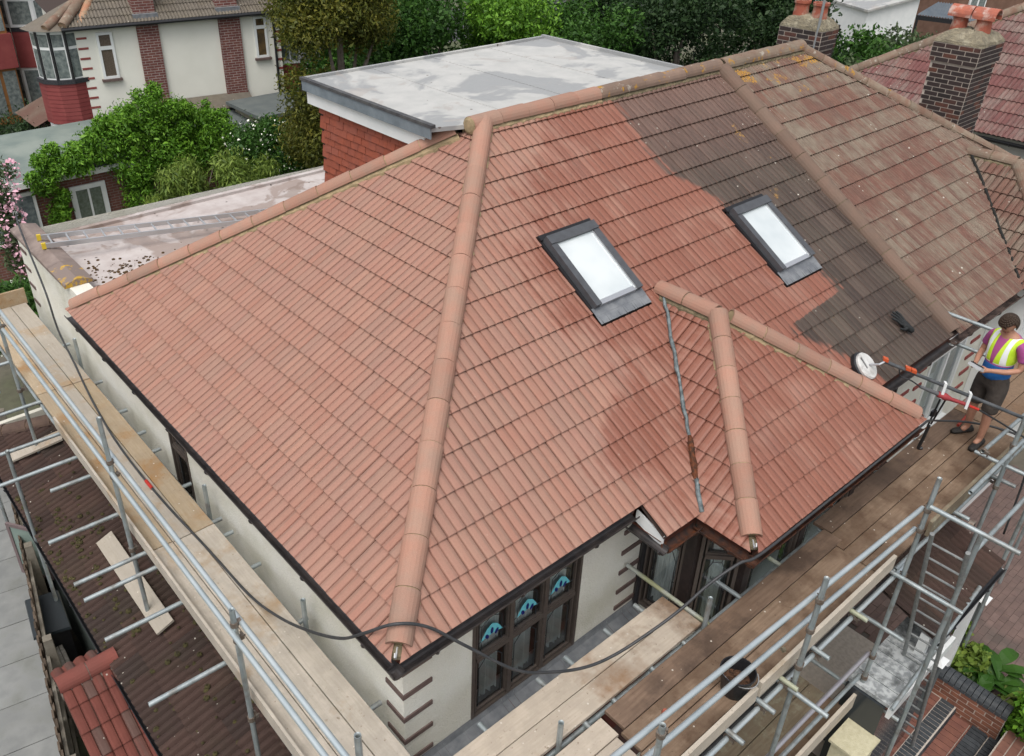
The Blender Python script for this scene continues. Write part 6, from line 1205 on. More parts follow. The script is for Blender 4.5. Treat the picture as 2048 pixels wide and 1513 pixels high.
# ================================================================ foliage
def leaf_mat(name, dark, mid, light, tr=.25):
    m = NT(name); t = m.attr('tint'); n = m.noise(m.pos, 1.3, 3)
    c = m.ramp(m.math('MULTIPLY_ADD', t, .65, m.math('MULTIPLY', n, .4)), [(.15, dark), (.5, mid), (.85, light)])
    m.col(c); m.rough(.55); m.set(m.b, 'Specular IOR Level', .3)
    tl_ = m.n('ShaderNodeBsdfTranslucent'); m.set(tl_, 'Color', c); mx = m.n('ShaderNodeMixShader'); mx.inputs[0].default_value = tr
    m.t.links.new(m.b.outputs[0], mx.inputs[1]); m.t.links.new(tl_.outputs[0], mx.inputs[2]); m.t.links.new(mx.outputs[0], m.out.inputs[0]); return m.mat
def leaves(name, m, parent, clumps, n, size, aspect=.5, seed=1, droop=0.0, shell=.55, up=.2, zmin=None):
    """leaf-sized diamonds spread through a set of ellipsoid clumps (cx, cy, cz, rx, ry, rz)"""
    R = np.random.default_rng(seed); cl = np.array(clumps, float); w = cl[:, 3] * cl[:, 4] + cl[:, 3] * cl[:, 5]; w /= w.sum()
    idx = R.choice(len(cl), n, p=w); d = R.normal(size=(n, 3)); d /= np.linalg.norm(d, axis=1)[:, None]; rad = 1 - shell * R.random(n) ** 1.6; rad *= 1 + .16 * R.normal(size=n)
    c = cl[idx, :3] + d * cl[idx, 3:] * rad[:, None]
    if zmin is not None: c[:, 2] = np.maximum(c[:, 2], zmin + R.random(n) * .1)
    a = R.normal(size=(n, 3)); a[:, 2] -= droop; a = a + d * .7; a /= np.linalg.norm(a, axis=1)[:, None]
    nr = R.normal(size=(n, 3)) * .7 + d * .8; nr[:, 2] += up + .5; b = np.cross(nr, a); b /= np.linalg.norm(b, axis=1)[:, None] + 1e-9
    s = size * np.clip(R.lognormal(-.08, .38, n), .35, 2.2); L = a * s[:, None]; Wd = b * (s * aspect)[:, None]
    nn = np.cross(a, b) * (s * .15)[:, None]
    V = np.empty((n, 4, 3)); V[:, 0] = c - L * .5; V[:, 1] = c + Wd * .5 + nn; V[:, 2] = c + L * .5; V[:, 3] = c - Wd * .5 + nn
    me = bpy.data.meshes.new(name); me.vertices.add(n * 4); me.vertices.foreach_set('co', V.reshape(-1)); me.loops.add(n * 4); me.loops.foreach_set('vertex_index', np.arange(n * 4)); me.polygons.add(n); me.polygons.foreach_set('loop_start', np.arange(0, n * 4, 4)); me.polygons.foreach_set('loop_total', np.full(n, 4))
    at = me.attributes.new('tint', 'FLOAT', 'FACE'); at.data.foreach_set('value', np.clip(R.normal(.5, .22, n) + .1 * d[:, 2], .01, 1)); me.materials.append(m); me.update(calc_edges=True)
    o = bpy.data.objects.new(name, me); COL.objects.link(o); o.parent = parent; return o
def clumps(c, r, n, rc, seed, flat=1.0):
    R = random.Random(seed); out = []
    for k in range(n):
        while True:
            p = [R.uniform(-1, 1) for _ in range(3)]
            if .35 < sum(x * x for x in p) < 1: break
        q = rc * R.uniform(.7, 1.3); out.append((c[0] + p[0] * r[0], c[1] + p[1] * r[1], c[2] + p[2] * r[2], q, q, q * flat))
    return out
def limbs(parent, base, tops, r, m, name='trunk', seed=1):
    R = random.Random(seed); b = Vector(base); mb = MB(); t0 = Vector(tops[0]); mid = b.lerp(t0, .45) + Vector((R.uniform(-.1, .1), R.uniform(-.1, .1), 0)); mb.path([b, mid, t0], [r, r * .75, r * .3], 8)
    for t in tops[1:]:
        t = Vector(t); s = b.lerp(t0, R.uniform(.3, .6)); mb.path([s, s.lerp(t, .5) + Vector((0, 0, .1)), t], [r * .45, r * .3, r * .1], 6)
    return mb.build(name, m, parent)
M_BARK = mat('grey_bark', (.12, .10, .08), .95, (.17, .145, .12), 12, bump=.6)
def tree(label, c, r, n_cl, rc, m, n, size, seed, base_z=0, tr=.14, aspect=.5, droop=0.0, name='tree', grp=None, core=None, shell=.55, cat='tree'):
    t = thing(name, label, cat, grp); cl = clumps(c, r, n_cl, rc, seed); tops = [(c[0], c[1], c[2] + r[2] * .3)] + [k[:3] for k in cl[:8]]
    limbs(t, (c[0], c[1], base_z), tops, tr, M_BARK, 'trunk', seed); leaves('crown', m, t, cl, n, size, aspect, seed, droop, shell); return t
L_YEL = leaf_mat('yellow_green_conifer', (.03, .045, .008), (.095, .11, .016), (.22, .20, .03)); L_MID = leaf_mat('mid_green_leaf', (.015, .045, .008), (.035, .10, .014), (.085, .19, .03)); L_BRT = leaf_mat('bright_green_leaf', (.03, .085, .008), (.095, .23, .018), (.22, .42, .04))
L_DRK = leaf_mat('dark_green_leaf', (.008, .02, .007), (.018, .045, .013), (.045, .085, .025)); L_OLV = leaf_mat('olive_green_leaf', (.045, .08, .012), (.12, .19, .03), (.25, .33, .06)); L_GRY = leaf_mat('grey_green_leaf', (.03, .05, .02), (.07, .11, .045), (.13, .18, .08))
G = 'trees behind the houses'
tree('yellow-green conifer standing left of the flat dormer roof', (9.7, 15.6, 4.6), (1.35, 1.35, 4.2), 46, .55, L_YEL, 60000, .095, 101, 0, .2, .38, .3, 'conifer_tree', G)
tree('mid-green leafy tree between the conifer and the bright ivy tree', (13.2, 16.6, 4.0), (1.9, 1.9, 3.2), 34, .75, L_MID, 42000, .115, 102, 0, .2, grp=G)
tree('bright green ivy-clad tree behind the dormer corner', (15.2, 15.2, 4.0), (1.6, 1.6, 2.9), 30, .7, L_BRT, 40000, .11, 103, 0, .2, grp=G)
tree('deep green tree behind the right end of the dormer roof', (17.6, 14.2, 3.9), (1.5, 1.5, 2.7), 28, .7, L_MID, 34000, .11, 104, 0, .2, grp=G)
tree('dark evergreen tree behind the dirty end of the ridge', (19.8, 12.8, 3.8), (1.7, 1.7, 2.9), 30, .75, L_DRK, 38000, .11, 105, 0, .2, grp=G)
tree('sparse dark tree left of the far chimney', (22.3, 12.0, 3.6), (1.6, 1.6, 2.6), 26, .6, L_DRK, 20000, .11, 106, 0, .16, grp=G)
tree('taller green tree closing the top edge behind the conifer', (14.0, 21.5, 5.0), (3.0, 2.2, 3.5), 34, 1.0, L_MID, 30000, .16, 107, 0, .25, grp=G); tree('dark tree closing the top edge above the dormer', (20.5, 18.0, 4.5), (3.2, 2.2, 3.5), 34, 1.0, L_DRK, 28000, .16, 108, 0, .25, grp=G); tree('tall dark tree behind the far chimney', (26.5, 14.0, 3.6), (2.4, 2.0, 3.0), 28, .9, L_DRK, 12000, .2, 109, 0, .2, grp=G)
G2 = 'shrubs in the gardens at the upper right'
tree('loose green shrub in front of the carport', (27.5, 9.3, 2.4), (1.6, 1.6, 1.6), 22, .6, L_MID, 9000, .15, 111, 0, .08, grp=G2, name='shrub', cat='shrub'); tree('bright bushy shrub right of the far chimney', (23.0, 8.8, 2.2), (1.1, 1.1, 1.2), 18, .5, L_BRT, 7000, .14, 112, 0, .08, grp=G2, name='shrub', cat='shrub'); tree('olive shrub beside the lichen hip', (25.0, 9.6, 2.0), (1.3, 1.3, 1.5), 18, .5, L_GRY, 7000, .14, 113, 0, .08, grp=G2, name='shrub', cat='shrub')
tree('twiggy young tree in front of the white outbuilding', (31.5, 11.6, 2.6), (1.6, 1.6, 1.7), 18, .5, L_GRY, 5000, .15, 114, 0, .08, grp=G2, name='shrub', cat='shrub')
tree('grey-green shrub below the white outbuilding', (33.5, 13.6, 1.6), (2.2, 2.2, 1.3), 22, .7, L_MID, 8000, .18, 115, 0, .08, grp=G2, name='shrub', cat='shrub')
bt = thing('banana_plant', 'bright green banana plant beside the white outbuilding', 'plant'); mb = MB()
for k in range(9):
    a = k * .7; o0 = Vector((34.3, 16.3, .6)); d = Vector((math.cos(a), math.sin(a), 0)); s = Vector((-d.y, d.x, 0)); prev = None
    for j in range(7):
        t_ = j / 6; c = o0 + d * (t_ * 1.7) + Vector((0, 0, 1.2 + 1.7 * t_ - 2.2 * t_ * t_)); w = .34 * math.sin(math.pi * min(.97, t_ + .12)); cur = (c - s * w, c + s * w)
        if prev: mb.poly([prev[0], prev[1], cur[1], cur[0]])
        prev = cur
mb.build('leaf', L_BRT, bt); mb = MB(); mb.tube((34.3, 16.3, 0), (34.3, 16.3, 1.9), .12, 8, r2=.08); mb.build('stem', M_FP, bt)
# hedge and bushes on the left
hg = thing('hedge', 'dark clipped hedge at the left edge below the maroon bay', 'hedge'); leaves('foliage', L_DRK, hg, [(x, y, z, .7, .7, .6) for x in (2.0, 2.9, 3.8, 4.7, 5.5) for y in (26.2, 27.4, 28.6) for z in (.5, 1.1, 1.5)], 30000, .09, .5, 121)
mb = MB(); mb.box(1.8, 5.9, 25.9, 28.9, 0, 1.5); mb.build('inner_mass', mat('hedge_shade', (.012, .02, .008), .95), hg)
bd = thing('flowering_shrub', 'small teal-leaved shrub in front of the dark hedge', 'shrub'); leaves('foliage', leaf_mat('teal_leaf', (.05, .13, .11), (.10, .22, .19), (.2, .34, .3)), bd, [(4.9, 25.4, 1.7, .35, .35, .3), (5.1, 25.3, 1.5, .3, .3, .3)], 900, .12, .6, 122); limbs(bd, (5, 25.4, 0), [(5, 25.4, 1.5)], .03, M_BARK, 'stem')
wi = thing('climbing_shrub', 'large bright green climbing shrub spreading over the green garage roof', 'shrub'); cw = [(3.4, 19.5, 2.75, .55, .4, .28), (3.9, 19.4, 2.9, .6, .5, .4), (4.6, 19.6, 3.1, .6, .6, .45), (5.3, 19.8, 3.3, .7, .7, .55), (6.0, 20.0, 3.4, .8, .7, .6), (6.7, 20.1, 3.3, .7, .7, .55), (7.4, 20.2, 3.0, .7, .6, .5), (6.2, 19.4, 2.5, .9, .6, .7), (5.3, 19.3, 2.4, .6, .45, .45), (7.4, 19.8, 2.4, .8, .6, .7), (5.3, 19.3, 1.5, .5, .4, .7), (8.2, 20.0, 2.7, .5, .5, .4), (3.1, 19.45, 1.2, .3, .25, .8), (2.95, 19.4, 2.4, .35, .35, .3)]
Rw2 = random.Random(77); cw += [(a + Rw2.uniform(-1, 1) * d, b + Rw2.uniform(-1, .6) * e, c + f * Rw2.uniform(.5, 1.25), *(Rw2.uniform(.12, .26),) * 3) for a, b, c, d, e, f in cw for _ in range(3)]
leaves('crown', L_BRT, wi, cw, 44000, .095, .40, 131, .5); limbs(wi, (5.2, 19.4, 0), [(5.6, 19.6, 3.2), (4.2, 19.5, 2.8), (6.8, 19.8, 2.9)], .07, M_BARK, 'trunk', 3)
ch_ = thing('fruit_tree', 'olive-green fruit tree with drooping narrow leaves in front of the climbing shrub', 'tree'); cw = clumps((6.4, 16.9, 2.1), (1.7, .8, 1.0), 26, .40, 141); leaves('crown', L_OLV, ch_, cw, 22000, .14, .22, 142, 1.2, .8); limbs(ch_, (6.3, 17.6, 0), [(6.3, 17.6, 2.4), (5.3, 17.5, 2.2), (7.4, 17.5, 2.3), (6.9, 17.8, 2.6)], .07, M_BARK, 'trunk', 5)
ja = thing('jasmine_bush', 'dense dark green bush speckled with small white flowers', 'shrub'); cw = [(8.3, 18.2, 2.6, .7, .7, .7), (8.9, 17.9, 2.4, .7, .6, .8), (9.2, 17.6, 1.8, .6, .6, .9), (8.4, 17.9, 1.7, .8, .6, .8), (8.9, 18.2, 3.0, .55, .5, .4)]; leaves('foliage', L_MID, ja, cw, 26000, .075, .55, 151); leaves('flowers', mat('white_petal', (.75, .76, .65), .7), ja, [(a, b, c, d * 1.05, e * 1.05, f * 1.05) for a, b, c, d, e, f in cw], 900, .045, .9, 152, shell=.06); limbs(ja, (8.8, 18, 0), [(8.8, 18, 2.4), (8.4, 18, 2.0)], .05, M_BARK, 'trunk', 6)
ol = thing('oleander', 'pink-flowered oleander at the left edge by the garage window', 'shrub'); cw = [(1.7, 18.6, z, .32, .3, .35) for z in (.9, 1.5, 2.1, 2.7)] + [(2.0, 18.7, 3.2, .2, .2, .3)]; leaves('foliage', L_GRY, ol, cw, 2200, .14, .25, 161); leaves('flowers', mat('pink_petal', (.72, .38, .47), .7, (.78, .5, .58), 20), ol, [(a + .12, b - .15, c, d, e, f) for a, b, c, d, e, f in cw], 620, .075, .9, 162, shell=.2); limbs(ol, (1.7, 18.6, 0), [(1.8, 18.6, 3.2)], .04, M_BARK, 'trunk', 7)
ob = thing('oleander', 'narrow-leaved green oleander beyond the far end of the left deck', 'shrub'); cw = clumps((.35, 14.0, 1.9), (.75, .75, .8), 14, .34, 171); leaves('foliage', L_MID, ob, cw, 5000, .20, .16, 172, .2, .8); leaves('flowers', bpy.data.materials['white_petal'], ob, cw, 120, .06, .9, 173, shell=.1); limbs(ob, (.35, 14, 0), [(.35, 14, 2.2), (.0, 13.8, 2.0), (.8, 14.1, 2.1)], .04, M_BARK, 'trunk', 8)
bi = MB(); bi.box(.42, .80, 12.0, 12.45, 0, 1.15); bi = bi.build('wheelie_bin', mat('grey_bin', (.16, .175, .185), .5)); tag(bi, 'grey bin body beside the rear corner of the left wall', 'bin')
# yard plants at the lower right
def broad(t, c, n, L, wdt, m, seed, spread=.6, h=.5):
    R = random.Random(seed); mb = MB()
    for k in range(n):
        a = R.uniform(0, 6.28); d = Vector((math.cos(a), math.sin(a), 0)); s = Vector((-d.y, d.x, 0)); l = L * R.uniform(.6, 1.2); b = Vector(c) + Vector((R.gauss(0, .1), R.gauss(0, .1), h * R.uniform(.3, .9))); prev = None; tw = R.uniform(-.4, .4)
        for j in range(6):
            q = j / 5; p = b + d * (q * l * spread) + Vector((0, 0, l * (.75 * q - .75 * q * q))); w = wdt * R.uniform(.9, 1.1) * math.sin(math.pi * min(.98, q * .95 + .04)); sd_ = s + Vector((0, 0, tw)); cur = (p - sd_ * w, p - Vector((0, 0, .012)), p + sd_ * w)
            if prev: mb.poly([prev[0], cur[0], cur[1], prev[1]]); mb.poly([prev[1], cur[1], cur[2], prev[2]])
            prev = cur
    return mb.build('broad_leaf', m, t)
p1 = thing('leafy_plant', 'small-leaved bushy plant behind the rounded garden wall', 'plant', 'plants by the brick driveway'); leaves('foliage', L_OLV, p1, clumps((8.35, -1.85, .45), (.35, .3, .3), 12, .16, 181), 2600, .075, .6, 182); limbs(p1, (8.35, -1.85, 0), [(8.35, -1.85, .5)], .02, M_BARK, 'stem')
p2 = thing('leafy_plant', 'plant with large glossy arching leaves behind the rounded garden wall', 'plant', 'plants by the brick driveway'); broad(p2, (8.35, -2.25, 0), 26, .62, .085, leaf_mat('glossy_leaf', (.03, .09, .01), (.08, .19, .02), (.17, .32, .05)), 183, .8, .45); limbs(p2, (8.35, -2.25, 0), [(8.35, -2.25, .35)], .02, M_BARK, 'stem')
p3 = thing('leafy_plant', 'dense rounded leafy bush at the lower right corner', 'plant', 'plants by the brick driveway'); leaves('foliage', L_BRT, p3, clumps((7.72, -2.98, .55), (.28, .3, .4), 14, .17, 184), 3400, .08, .6, 185); limbs(p3, (7.72, -2.98, 0), [(7.72, -2.98, .6)], .02, M_BARK, 'stem')
p4 = thing('leafy_plant', 'yellowing broad-leaved plant between wall and driveway', 'plant', 'plants by the brick driveway'); broad(p4, (8.12, -2.62, 0), 18, .5, .075, leaf_mat('yellowing_leaf', (.09, .13, .02), (.2, .24, .05), (.40, .38, .15)), 186, .8, .35); limbs(p4, (8.12, -2.62, 0), [(8.12, -2.62, .35)], .02, M_BARK, 'stem')
p5_ = thing('fern', 'dark green fern below the small red canopy', 'plant'); leaves('foliage', L_MID, p5_, [(-1.62, 3.3, .5, .25, .35, .3), (-1.5, 2.8, .5, .2, .3, .3)], 1500, .09, .4, 187); limbs(p5_, (-1.6, 3.2, 0), [(-1.6, 3.2, .4)], .02, M_BARK, 'stem')
# ================================================================ the man, his tools
PB = Vector((8.03, -1.08, ZD)); PF = Vector((-.92, .30, 0)).normalized(); PS = Vector((-PF.y, PF.x, 0))      # facing, his left
def pp_(f, s, z): return PB + PF * f + PS * s + Vector((0, 0, z))
def skin_obj(name, verts, edges, radii, m, parent, sub=2, root=0):
    me = bpy.data.meshes.new(name); me.from_pydata([tuple(v) for v in verts], edges, []); o = bpy.data.objects.new(name, me); COL.objects.link(o); o.parent = parent
    md = o.modifiers.new('skin', 'SKIN'); md.use_smooth_shade = True
    if not me.skin_vertices: return o
    for i, r in enumerate(radii): me.skin_vertices[0].data[i].radius = (r, r) if not isinstance(r, tuple) else r
    me.skin_vertices[0].data[root].use_root = True
    sb = o.modifiers.new('sub', 'SUBSURF'); sb.levels = sub; sb.render_levels = sub; me.materials.append(m); return o
M_SKIN = mat('skin', (.42, .215, .145), .55, (.38, .19, .125), 30, spec=.35)
M_HAIR = mat('dark_brown_hair', (.035, .022, .015), .6, (.06, .038, .025), 60, bump=.6, bscale=180)
man = thing('person', 'man in yellow and white hi-vis vest and dark shorts holding a controller on the deck', 'person')
V = []; E_ = []; Rr_ = []
def jv(p, r, link_to=None):
    V.append(p); Rr_.append(r); i = len(V) - 1
    if link_to is not None: E_.append((link_to, i))
    return i
pel = jv(pp_(0, 0, .95), .125); wst = jv(pp_(.01, 0, 1.12), .12, pel); cst = jv(pp_(.02, 0, 1.33), .135, wst); shc = jv(pp_(.0, 0, 1.475), .085, cst); nk = jv(pp_(.035, 0, 1.55), .052, shc)
jv(pp_(.075, 0, 1.60), .050, nk)
handv = []
for s in (-1, 1):
    hp = jv(pp_(0, s * .095, .90), .085, pel); kn = jv(pp_(.03 + .03 * s, s * .12, .50), .056, hp); cf = jv(pp_(.0 + .03 * s, s * .125, .34), .055, kn); an = jv(pp_(-.01 + .05 * s, s * .13, .10), .036, cf); jv(pp_(.07 + .05 * s, s * .14, .05), .034, an)
    sh = jv(pp_(.0, s * .185, 1.44), .058, shc); ua = jv(pp_(-.02, s * .235, 1.30), .046, sh); el = jv(pp_(.0, s * .255, 1.16), .038, ua); fa = jv(pp_(.13, s * .19, 1.13), .036, el); wr = jv(pp_(.27, s * .105, 1.135), .026, fa)
    ha = jv(pp_(.325, s * .085, 1.14), .028, wr); handv.append((ha, s))
    for k, (df, ds, dz) in enumerate(((.055, -.012, .03), (.07, -.018, .012), (.07, -.02, -.008), (.06, -.02, -.026))):
        b = V[ha]; k1 = jv(b + PF * df * .6 + PS * s * ds * .3 + Vector((0, 0, dz * .9)), .0095, ha); jv(b + PF * df * .95 + PS * s * (ds - .015) + Vector((0, 0, dz)), .0082, k1)
    th = jv(V[ha] + PS * s * -.028 + PF * .01 + Vector((0, 0, .03)), .0105, ha); jv(V[ha] + PS * s * -.055 + PF * .035 + Vector((0, 0, .038)), .009, th)
bo = skin_obj('body', V, E_, Rr_, M_SKIN, man, 2, 0)
dg = bpy.context.evaluated_depsgraph_get(); ev = bo.evaluated_get(dg); em = ev.to_mesh(); bv = [v.co.copy() for v in em.vertices]; bf = [tuple(p.vertices) for p in em.polygons]; ev.to_mesh_clear(); bpy.data.objects.remove(bo)
# head: a shaped ellipsoid grid, tilted to look down at the hands
HF = (PF * .80 - Vector((0, 0, .60))).normalized(); HS = PS; HU = HF.cross(HS).normalized(); HU = HU if HU.z > 0 else -HU; HC = pp_(.105, 0, 1.675); NA, NB = 20, 14
def head_pt(i, j, grow=0.0):
    th = math.pi * j / NB; ph = 2 * math.pi * i / NA; f, s_, u = math.sin(th) * math.cos(ph), math.sin(th) * math.sin(ph), math.cos(th)
    rf, rs, ru = .098, .076, .118
    if u < 0: rs *= 1 + .28 * u; rf *= 1 + .12 * u
    fx = f * rf; 
    if f > .6 and abs(s_) < .30: fx += .022 * max(0, 1 - abs(u + .18) / .22) * (1 - abs(s_) / .30)      # nose
    if f > .5 and abs(abs(s_) - .38) < .2 and abs(u - .08) < .12: fx -= .008                               # eye sockets
    return HC + HF * (fx + grow * f) + HS * (s_ * (rs + grow)) + HU * (u * (ru + grow))
hv = [head_pt(i, j) for j in range(NB + 1) for i in range(NA)]; hf = [(j * NA + i, j * NA + (i + 1) % NA, (j + 1) * NA + (i + 1) % NA, (j + 1) * NA + i) for j in range(NB) for i in range(NA)]
mb = MB(); mb.mesh_part(bv, bf); mb.mesh_part(hv, hf)
for s_ in (-1, 1): mb.lathe(HC + HS * s_ * .078 - HF * .008 - HU * .005, [(.0, .014), (.018, .01), (.024, 0), (.018, -.01), (0, -.014)], 8, 0, (HS * .6 + HF * .4))
mb.build('body', M_SKIN, man, smooth=True)
mb = MB()
for s_ in (-1, 1): mb.lathe(HC + HF * .083 + HS * s_ * .03 + HU * .012, [(.0, .006), (.008, .003), (.011, 0)], 8, 0, HF); mb.obox(HC + HF * .088 + HS * s_ * .031 + HU * .032, HS, HU, HF, .016, .004, .006)
mb.build('eyes_and_brows', M_HAIR, man); mb = MB(); mb.obox(HC + HF * .083 - HU * .066, HS, HU, HF, .022, .004, .006); mb.build('mouth', mat('lips', (.25, .09, .075), .5), man)
def subset(name, pts, edges, rad, m): return skin_obj(name, pts, edges, rad, m, man, 2, 0)
M_SHORT = mat('dark_taupe_shorts', (.045, .037, .032), .9, (.065, .053, .045), 12, bump=.5, bscale=25, bdist=.02)
P_ = [pp_(0, 0, 1.04), pp_(0, 0, .94)]; E2 = [(0, 1)]; R_2 = [.150, .168]
for s in (-1, 1):
    i = len(P_); P_ += [pp_(0, s * .10, .85), pp_(.012 + .02 * s, s * .115, .70), pp_(.02 + .03 * s, s * .122, .53), pp_(.02 + .03 * s, s * .123, .50)]; R_2 += [.122, .106, .097, .094]; E2 += [(1, i), (i, i + 1), (i + 1, i + 2), (i + 2, i + 3)]
subset('shorts', P_, E2, R_2, M_SHORT)
mt = NT('polo_shirt'); X, Y, Z = mt.sep(mt.pos); zz = mt.math('SUBTRACT', Z, ZD); c = mt.mix(mt.math('GREATER_THAN', zz, 1.15), (.015, .13, .40), (.36, .07, .22)); c = mt.mix(mt.ramp(mt.noise(mt.pos, 14, 3), [(.4, 0.0), (.7, .35)]), c, (.01, .05, .16)); mt.col(c); mt.rough(.9); mt.bump(mt.noise(mt.pos, 14, 3), .4, .03)
P_ = [pp_(0, 0, .90), pp_(.01, 0, 1.06), pp_(.02, 0, 1.32), pp_(.0, 0, 1.46), pp_(.025, 0, 1.53)]; E2 = [(0, 1), (1, 2), (2, 3), (3, 4)]; R_2 = [.185, .17, .155, .105, .064]
for s in (-1, 1): i = len(P_); P_ += [pp_(0, s * .185, 1.44), pp_(-.02, s * .24, 1.28), pp_(-.018, s * .245, 1.25)]; R_2 += [.075, .066, .064]; E2 += [(3, i), (i, i + 1), (i + 1, i + 2)]
subset('shirt', P_, E2, R_2, mt.mat)
mv = NT('hi_vis_vest'); d3 = mv.n('ShaderNodeVectorMath', operation='DOT_PRODUCT'); sub3 = mv.n('ShaderNodeVectorMath', operation='SUBTRACT'); mv.t.links.new(mv.pos, sub3.inputs[0]); sub3.inputs[1].default_value = tuple(PB); mv.t.links.new(sub3.outputs[0], d3.inputs[0]); d3.inputs[1].default_value = tuple(PS); ss = d3.outputs['Value']
d4 = mv.n('ShaderNodeVectorMath', operation='DOT_PRODUCT'); mv.t.links.new(sub3.outputs[0], d4.inputs[0]); d4.inputs[1].default_value = tuple(PF); ff = d4.outputs['Value']; _, _, Zv = mv.sep(sub3.outputs[0])
asb = mv.math('ABSOLUTE', ss); c = mv.mix(mv.ramp(mv.noise(mv.pos, 9, 3), [(.35, 0.0), (.65, 1.0)]), (.48, .72, .02), (.62, .80, .06))
band = mv.math('MAXIMUM', mv.math('MULTIPLY', mv.math('GREATER_THAN', asb, .085), mv.math('LESS_THAN', asb, .135)), mv.math('MULTIPLY', mv.math('GREATER_THAN', Zv, 1.12), mv.math('LESS_THAN', Zv, 1.18)))
c = mv.mix(band, c, (.80, .82, .80)); vee = mv.math('MULTIPLY', mv.math('GREATER_THAN', ff, .05), mv.math('LESS_THAN', asb, mv.math('MULTIPLY_ADD', mv.math('SUBTRACT', Zv, 1.1),   .12, .010))); c = mv.mix(vee, c, (.36, .07, .22)); mv.col(c); mv.rough(.7)
P_ = [pp_(.01, 0, 1.06), pp_(.02, 0, 1.31), pp_(.0, 0, 1.45), pp_(.015, 0, 1.50)]; E2 = [(0, 1), (1, 2), (2, 3)]; R_2 = [.185, .178, .128, .085]
for s in (-1, 1): i = len(P_); P_ += [pp_(0, s * .15, 1.45), pp_(0, s * .185, 1.445)]; R_2 += [.078, .070]; E2 += [(2, i), (i, i + 1)]
subset('vest', P_, E2, R_2, mv.mat)
mb = MB(); keep = []
for j in range(NB):
    for i in range(NA):
        th = math.pi * (j + .5) / NB; ph = 2 * math.pi * (i + .5) / NA; f, u = math.sin(th) * math.cos(ph), math.cos(th)
        if u > .52 + .0 * f or (f < .12 and u > -.45) : keep.append((i, j))
Rhh = random.Random(2)
for i, j in keep: mb.poly([head_pt(a_, b_, .014) for a_, b_ in ((i, j), ((i + 1) % NA, j), ((i + 1) % NA, j + 1), (i, j + 1))])
hair = mb.build('hair', M_HAIR, man, smooth=True); sm_ = hair.modifiers.new('solid', 'SOLIDIFY'); sm_.thickness = .012; sm_.offset = -1
for s in (-1, 1):
    mb = MB(); b0 = pp_(-.05 + .05 * s, s * .13, 0); fdir = (PF + PS * .25 * s).normalized(); sdir = Vector((-fdir.y, fdir.x, 0)); rings = []
    for t_, w, h in ((0, .03, .06), (.02, .042, .095), (.07, .044, .105), (.13, .044, .085), (.19, .050, .065), (.25, .046, .055), (.285, .028, .045)):
        c = b0 + fdir * (t_ - .06); rings.append([c + sdir * (w * math.cos(a)) + Vector((0, 0, h * (.5 + .5 * math.sin(a)))) for a in [2 * math.pi * k / 10 for k in range(10)]])
    mb.mesh_part([p for r in rings for p in r], [(i * 10 + k, i * 10 + (k + 1) % 10, (i + 1) * 10 + (k + 1) % 10, (i + 1) * 10 + k) for i in range(6) for k in range(10)] + [tuple(range(9, -1, -1)), tuple(range(60, 70))]); mb.v = [(x, y, z + .004) for x, y, z in mb.v]; mb.build('shoe', mat('black_trainer', (.018, .018, .018), .7, (.04, .035, .03), 30), man, smooth=True)
rc = thing('remote_controller', 'grey handheld drone controller with a phone held by the man', 'controller'); cc = pp_(.385, 0, 1.155); nrm = (Vector((0, 0, 1)) - PF * .5).normalized(); lg = PF.cross(nrm).normalized(); fwd = nrm.cross(lg)
mb = MB(); mb.obox(cc, lg, fwd, nrm, .085, .05, .02); mb.build('handset', mat('pale_grey_plastic', (.42, .43, .44), .5), rc); mb = MB(); mb.obox(cc - fwd * .0 + nrm * .026, lg, fwd, nrm, .075, .036, .005); mb.build('phone', M_BLACK, rc)
for s in (-1, 1): mb = MB(); mb.tube(cc + lg * s * .055 + nrm * .02 + fwd * .03, cc + lg * s * .055 + nrm * .04 + fwd * .03, .007, 8); mb.build('stick', M_BLACK, rc)
# rotary roof cleaner on its pole
N_F = SLF.N; dc = Vector((6.64, -.135, 4.985))
cl = thing('rotary_cleaner', 'white disc-shaped rotary cleaner on a long grey pole resting at the eave', 'cleaner')
q = (N_F + Vector((.12, -.25, 0))).normalized()
mb = MB(); mb.lathe(dc, [(.0, .05), (.06, .048), (.15, .04), (.165, .025), (.165, .0), (.155, -.01)], 32, 0, q); mb.build('disc', mat('scuffed_white_plastic', (.66, .66, .64), .45, (.50, .50, .48), 9, stain=(.30, .28, .26), sscale=10), cl, smooth=False)
mb = MB(); mb.lathe(dc, [(.16, .005), (.185, -.01), (.185, -.055), (.16, -.06)], 32, 0, q); mb.build('brush_rim', M_BLACK, cl); mb = MB(); sd2 = q.cross(Vector((1, 0, 0))).normalized(); mb.obox(dc + q * .052 + sd2 * .05 - Vector((.07, 0, 0)), (1, .2, 0), sd2, q, .01, .07, .008); mb.build('handle_slot', mat('dark_slot', (.16, .16, .16), .5), cl)
pA, pB = Vector((6.72, -.30, 5.10)), Vector((7.75, -1.74, 4.55)); mb = MB(); mb.path([dc + q * .05, dc + q * .10 + Vector((.03, -.06, 0)), pA], .014, 8); mb.build('swivel_arm', M_ALU, cl)
mb = MB(); mb.tube(pA, pB, .021, 12); mb.build('pole', mat('dark_grey_pole', (.055, .06, .065), .4, (.09, .095, .10), 9), cl)
dpl = (pB - pA).normalized(); M_RED = bpy.data.materials['red_plastic']
for t_, m_ in ((.0, mat('orange_red_knob', (.50, .09, .03), .45)), (.16, None), (.20, None)): mb = MB(); mb.obox(pA + dpl * (1.7 * t_) + Vector((0, 0, .03)), dpl, (0, 0, 1), dpl.cross(Vector((0, 0, 1))), .03, .018, .03); mb.build('knob', bpy.data.materials['orange_red_knob'], cl)
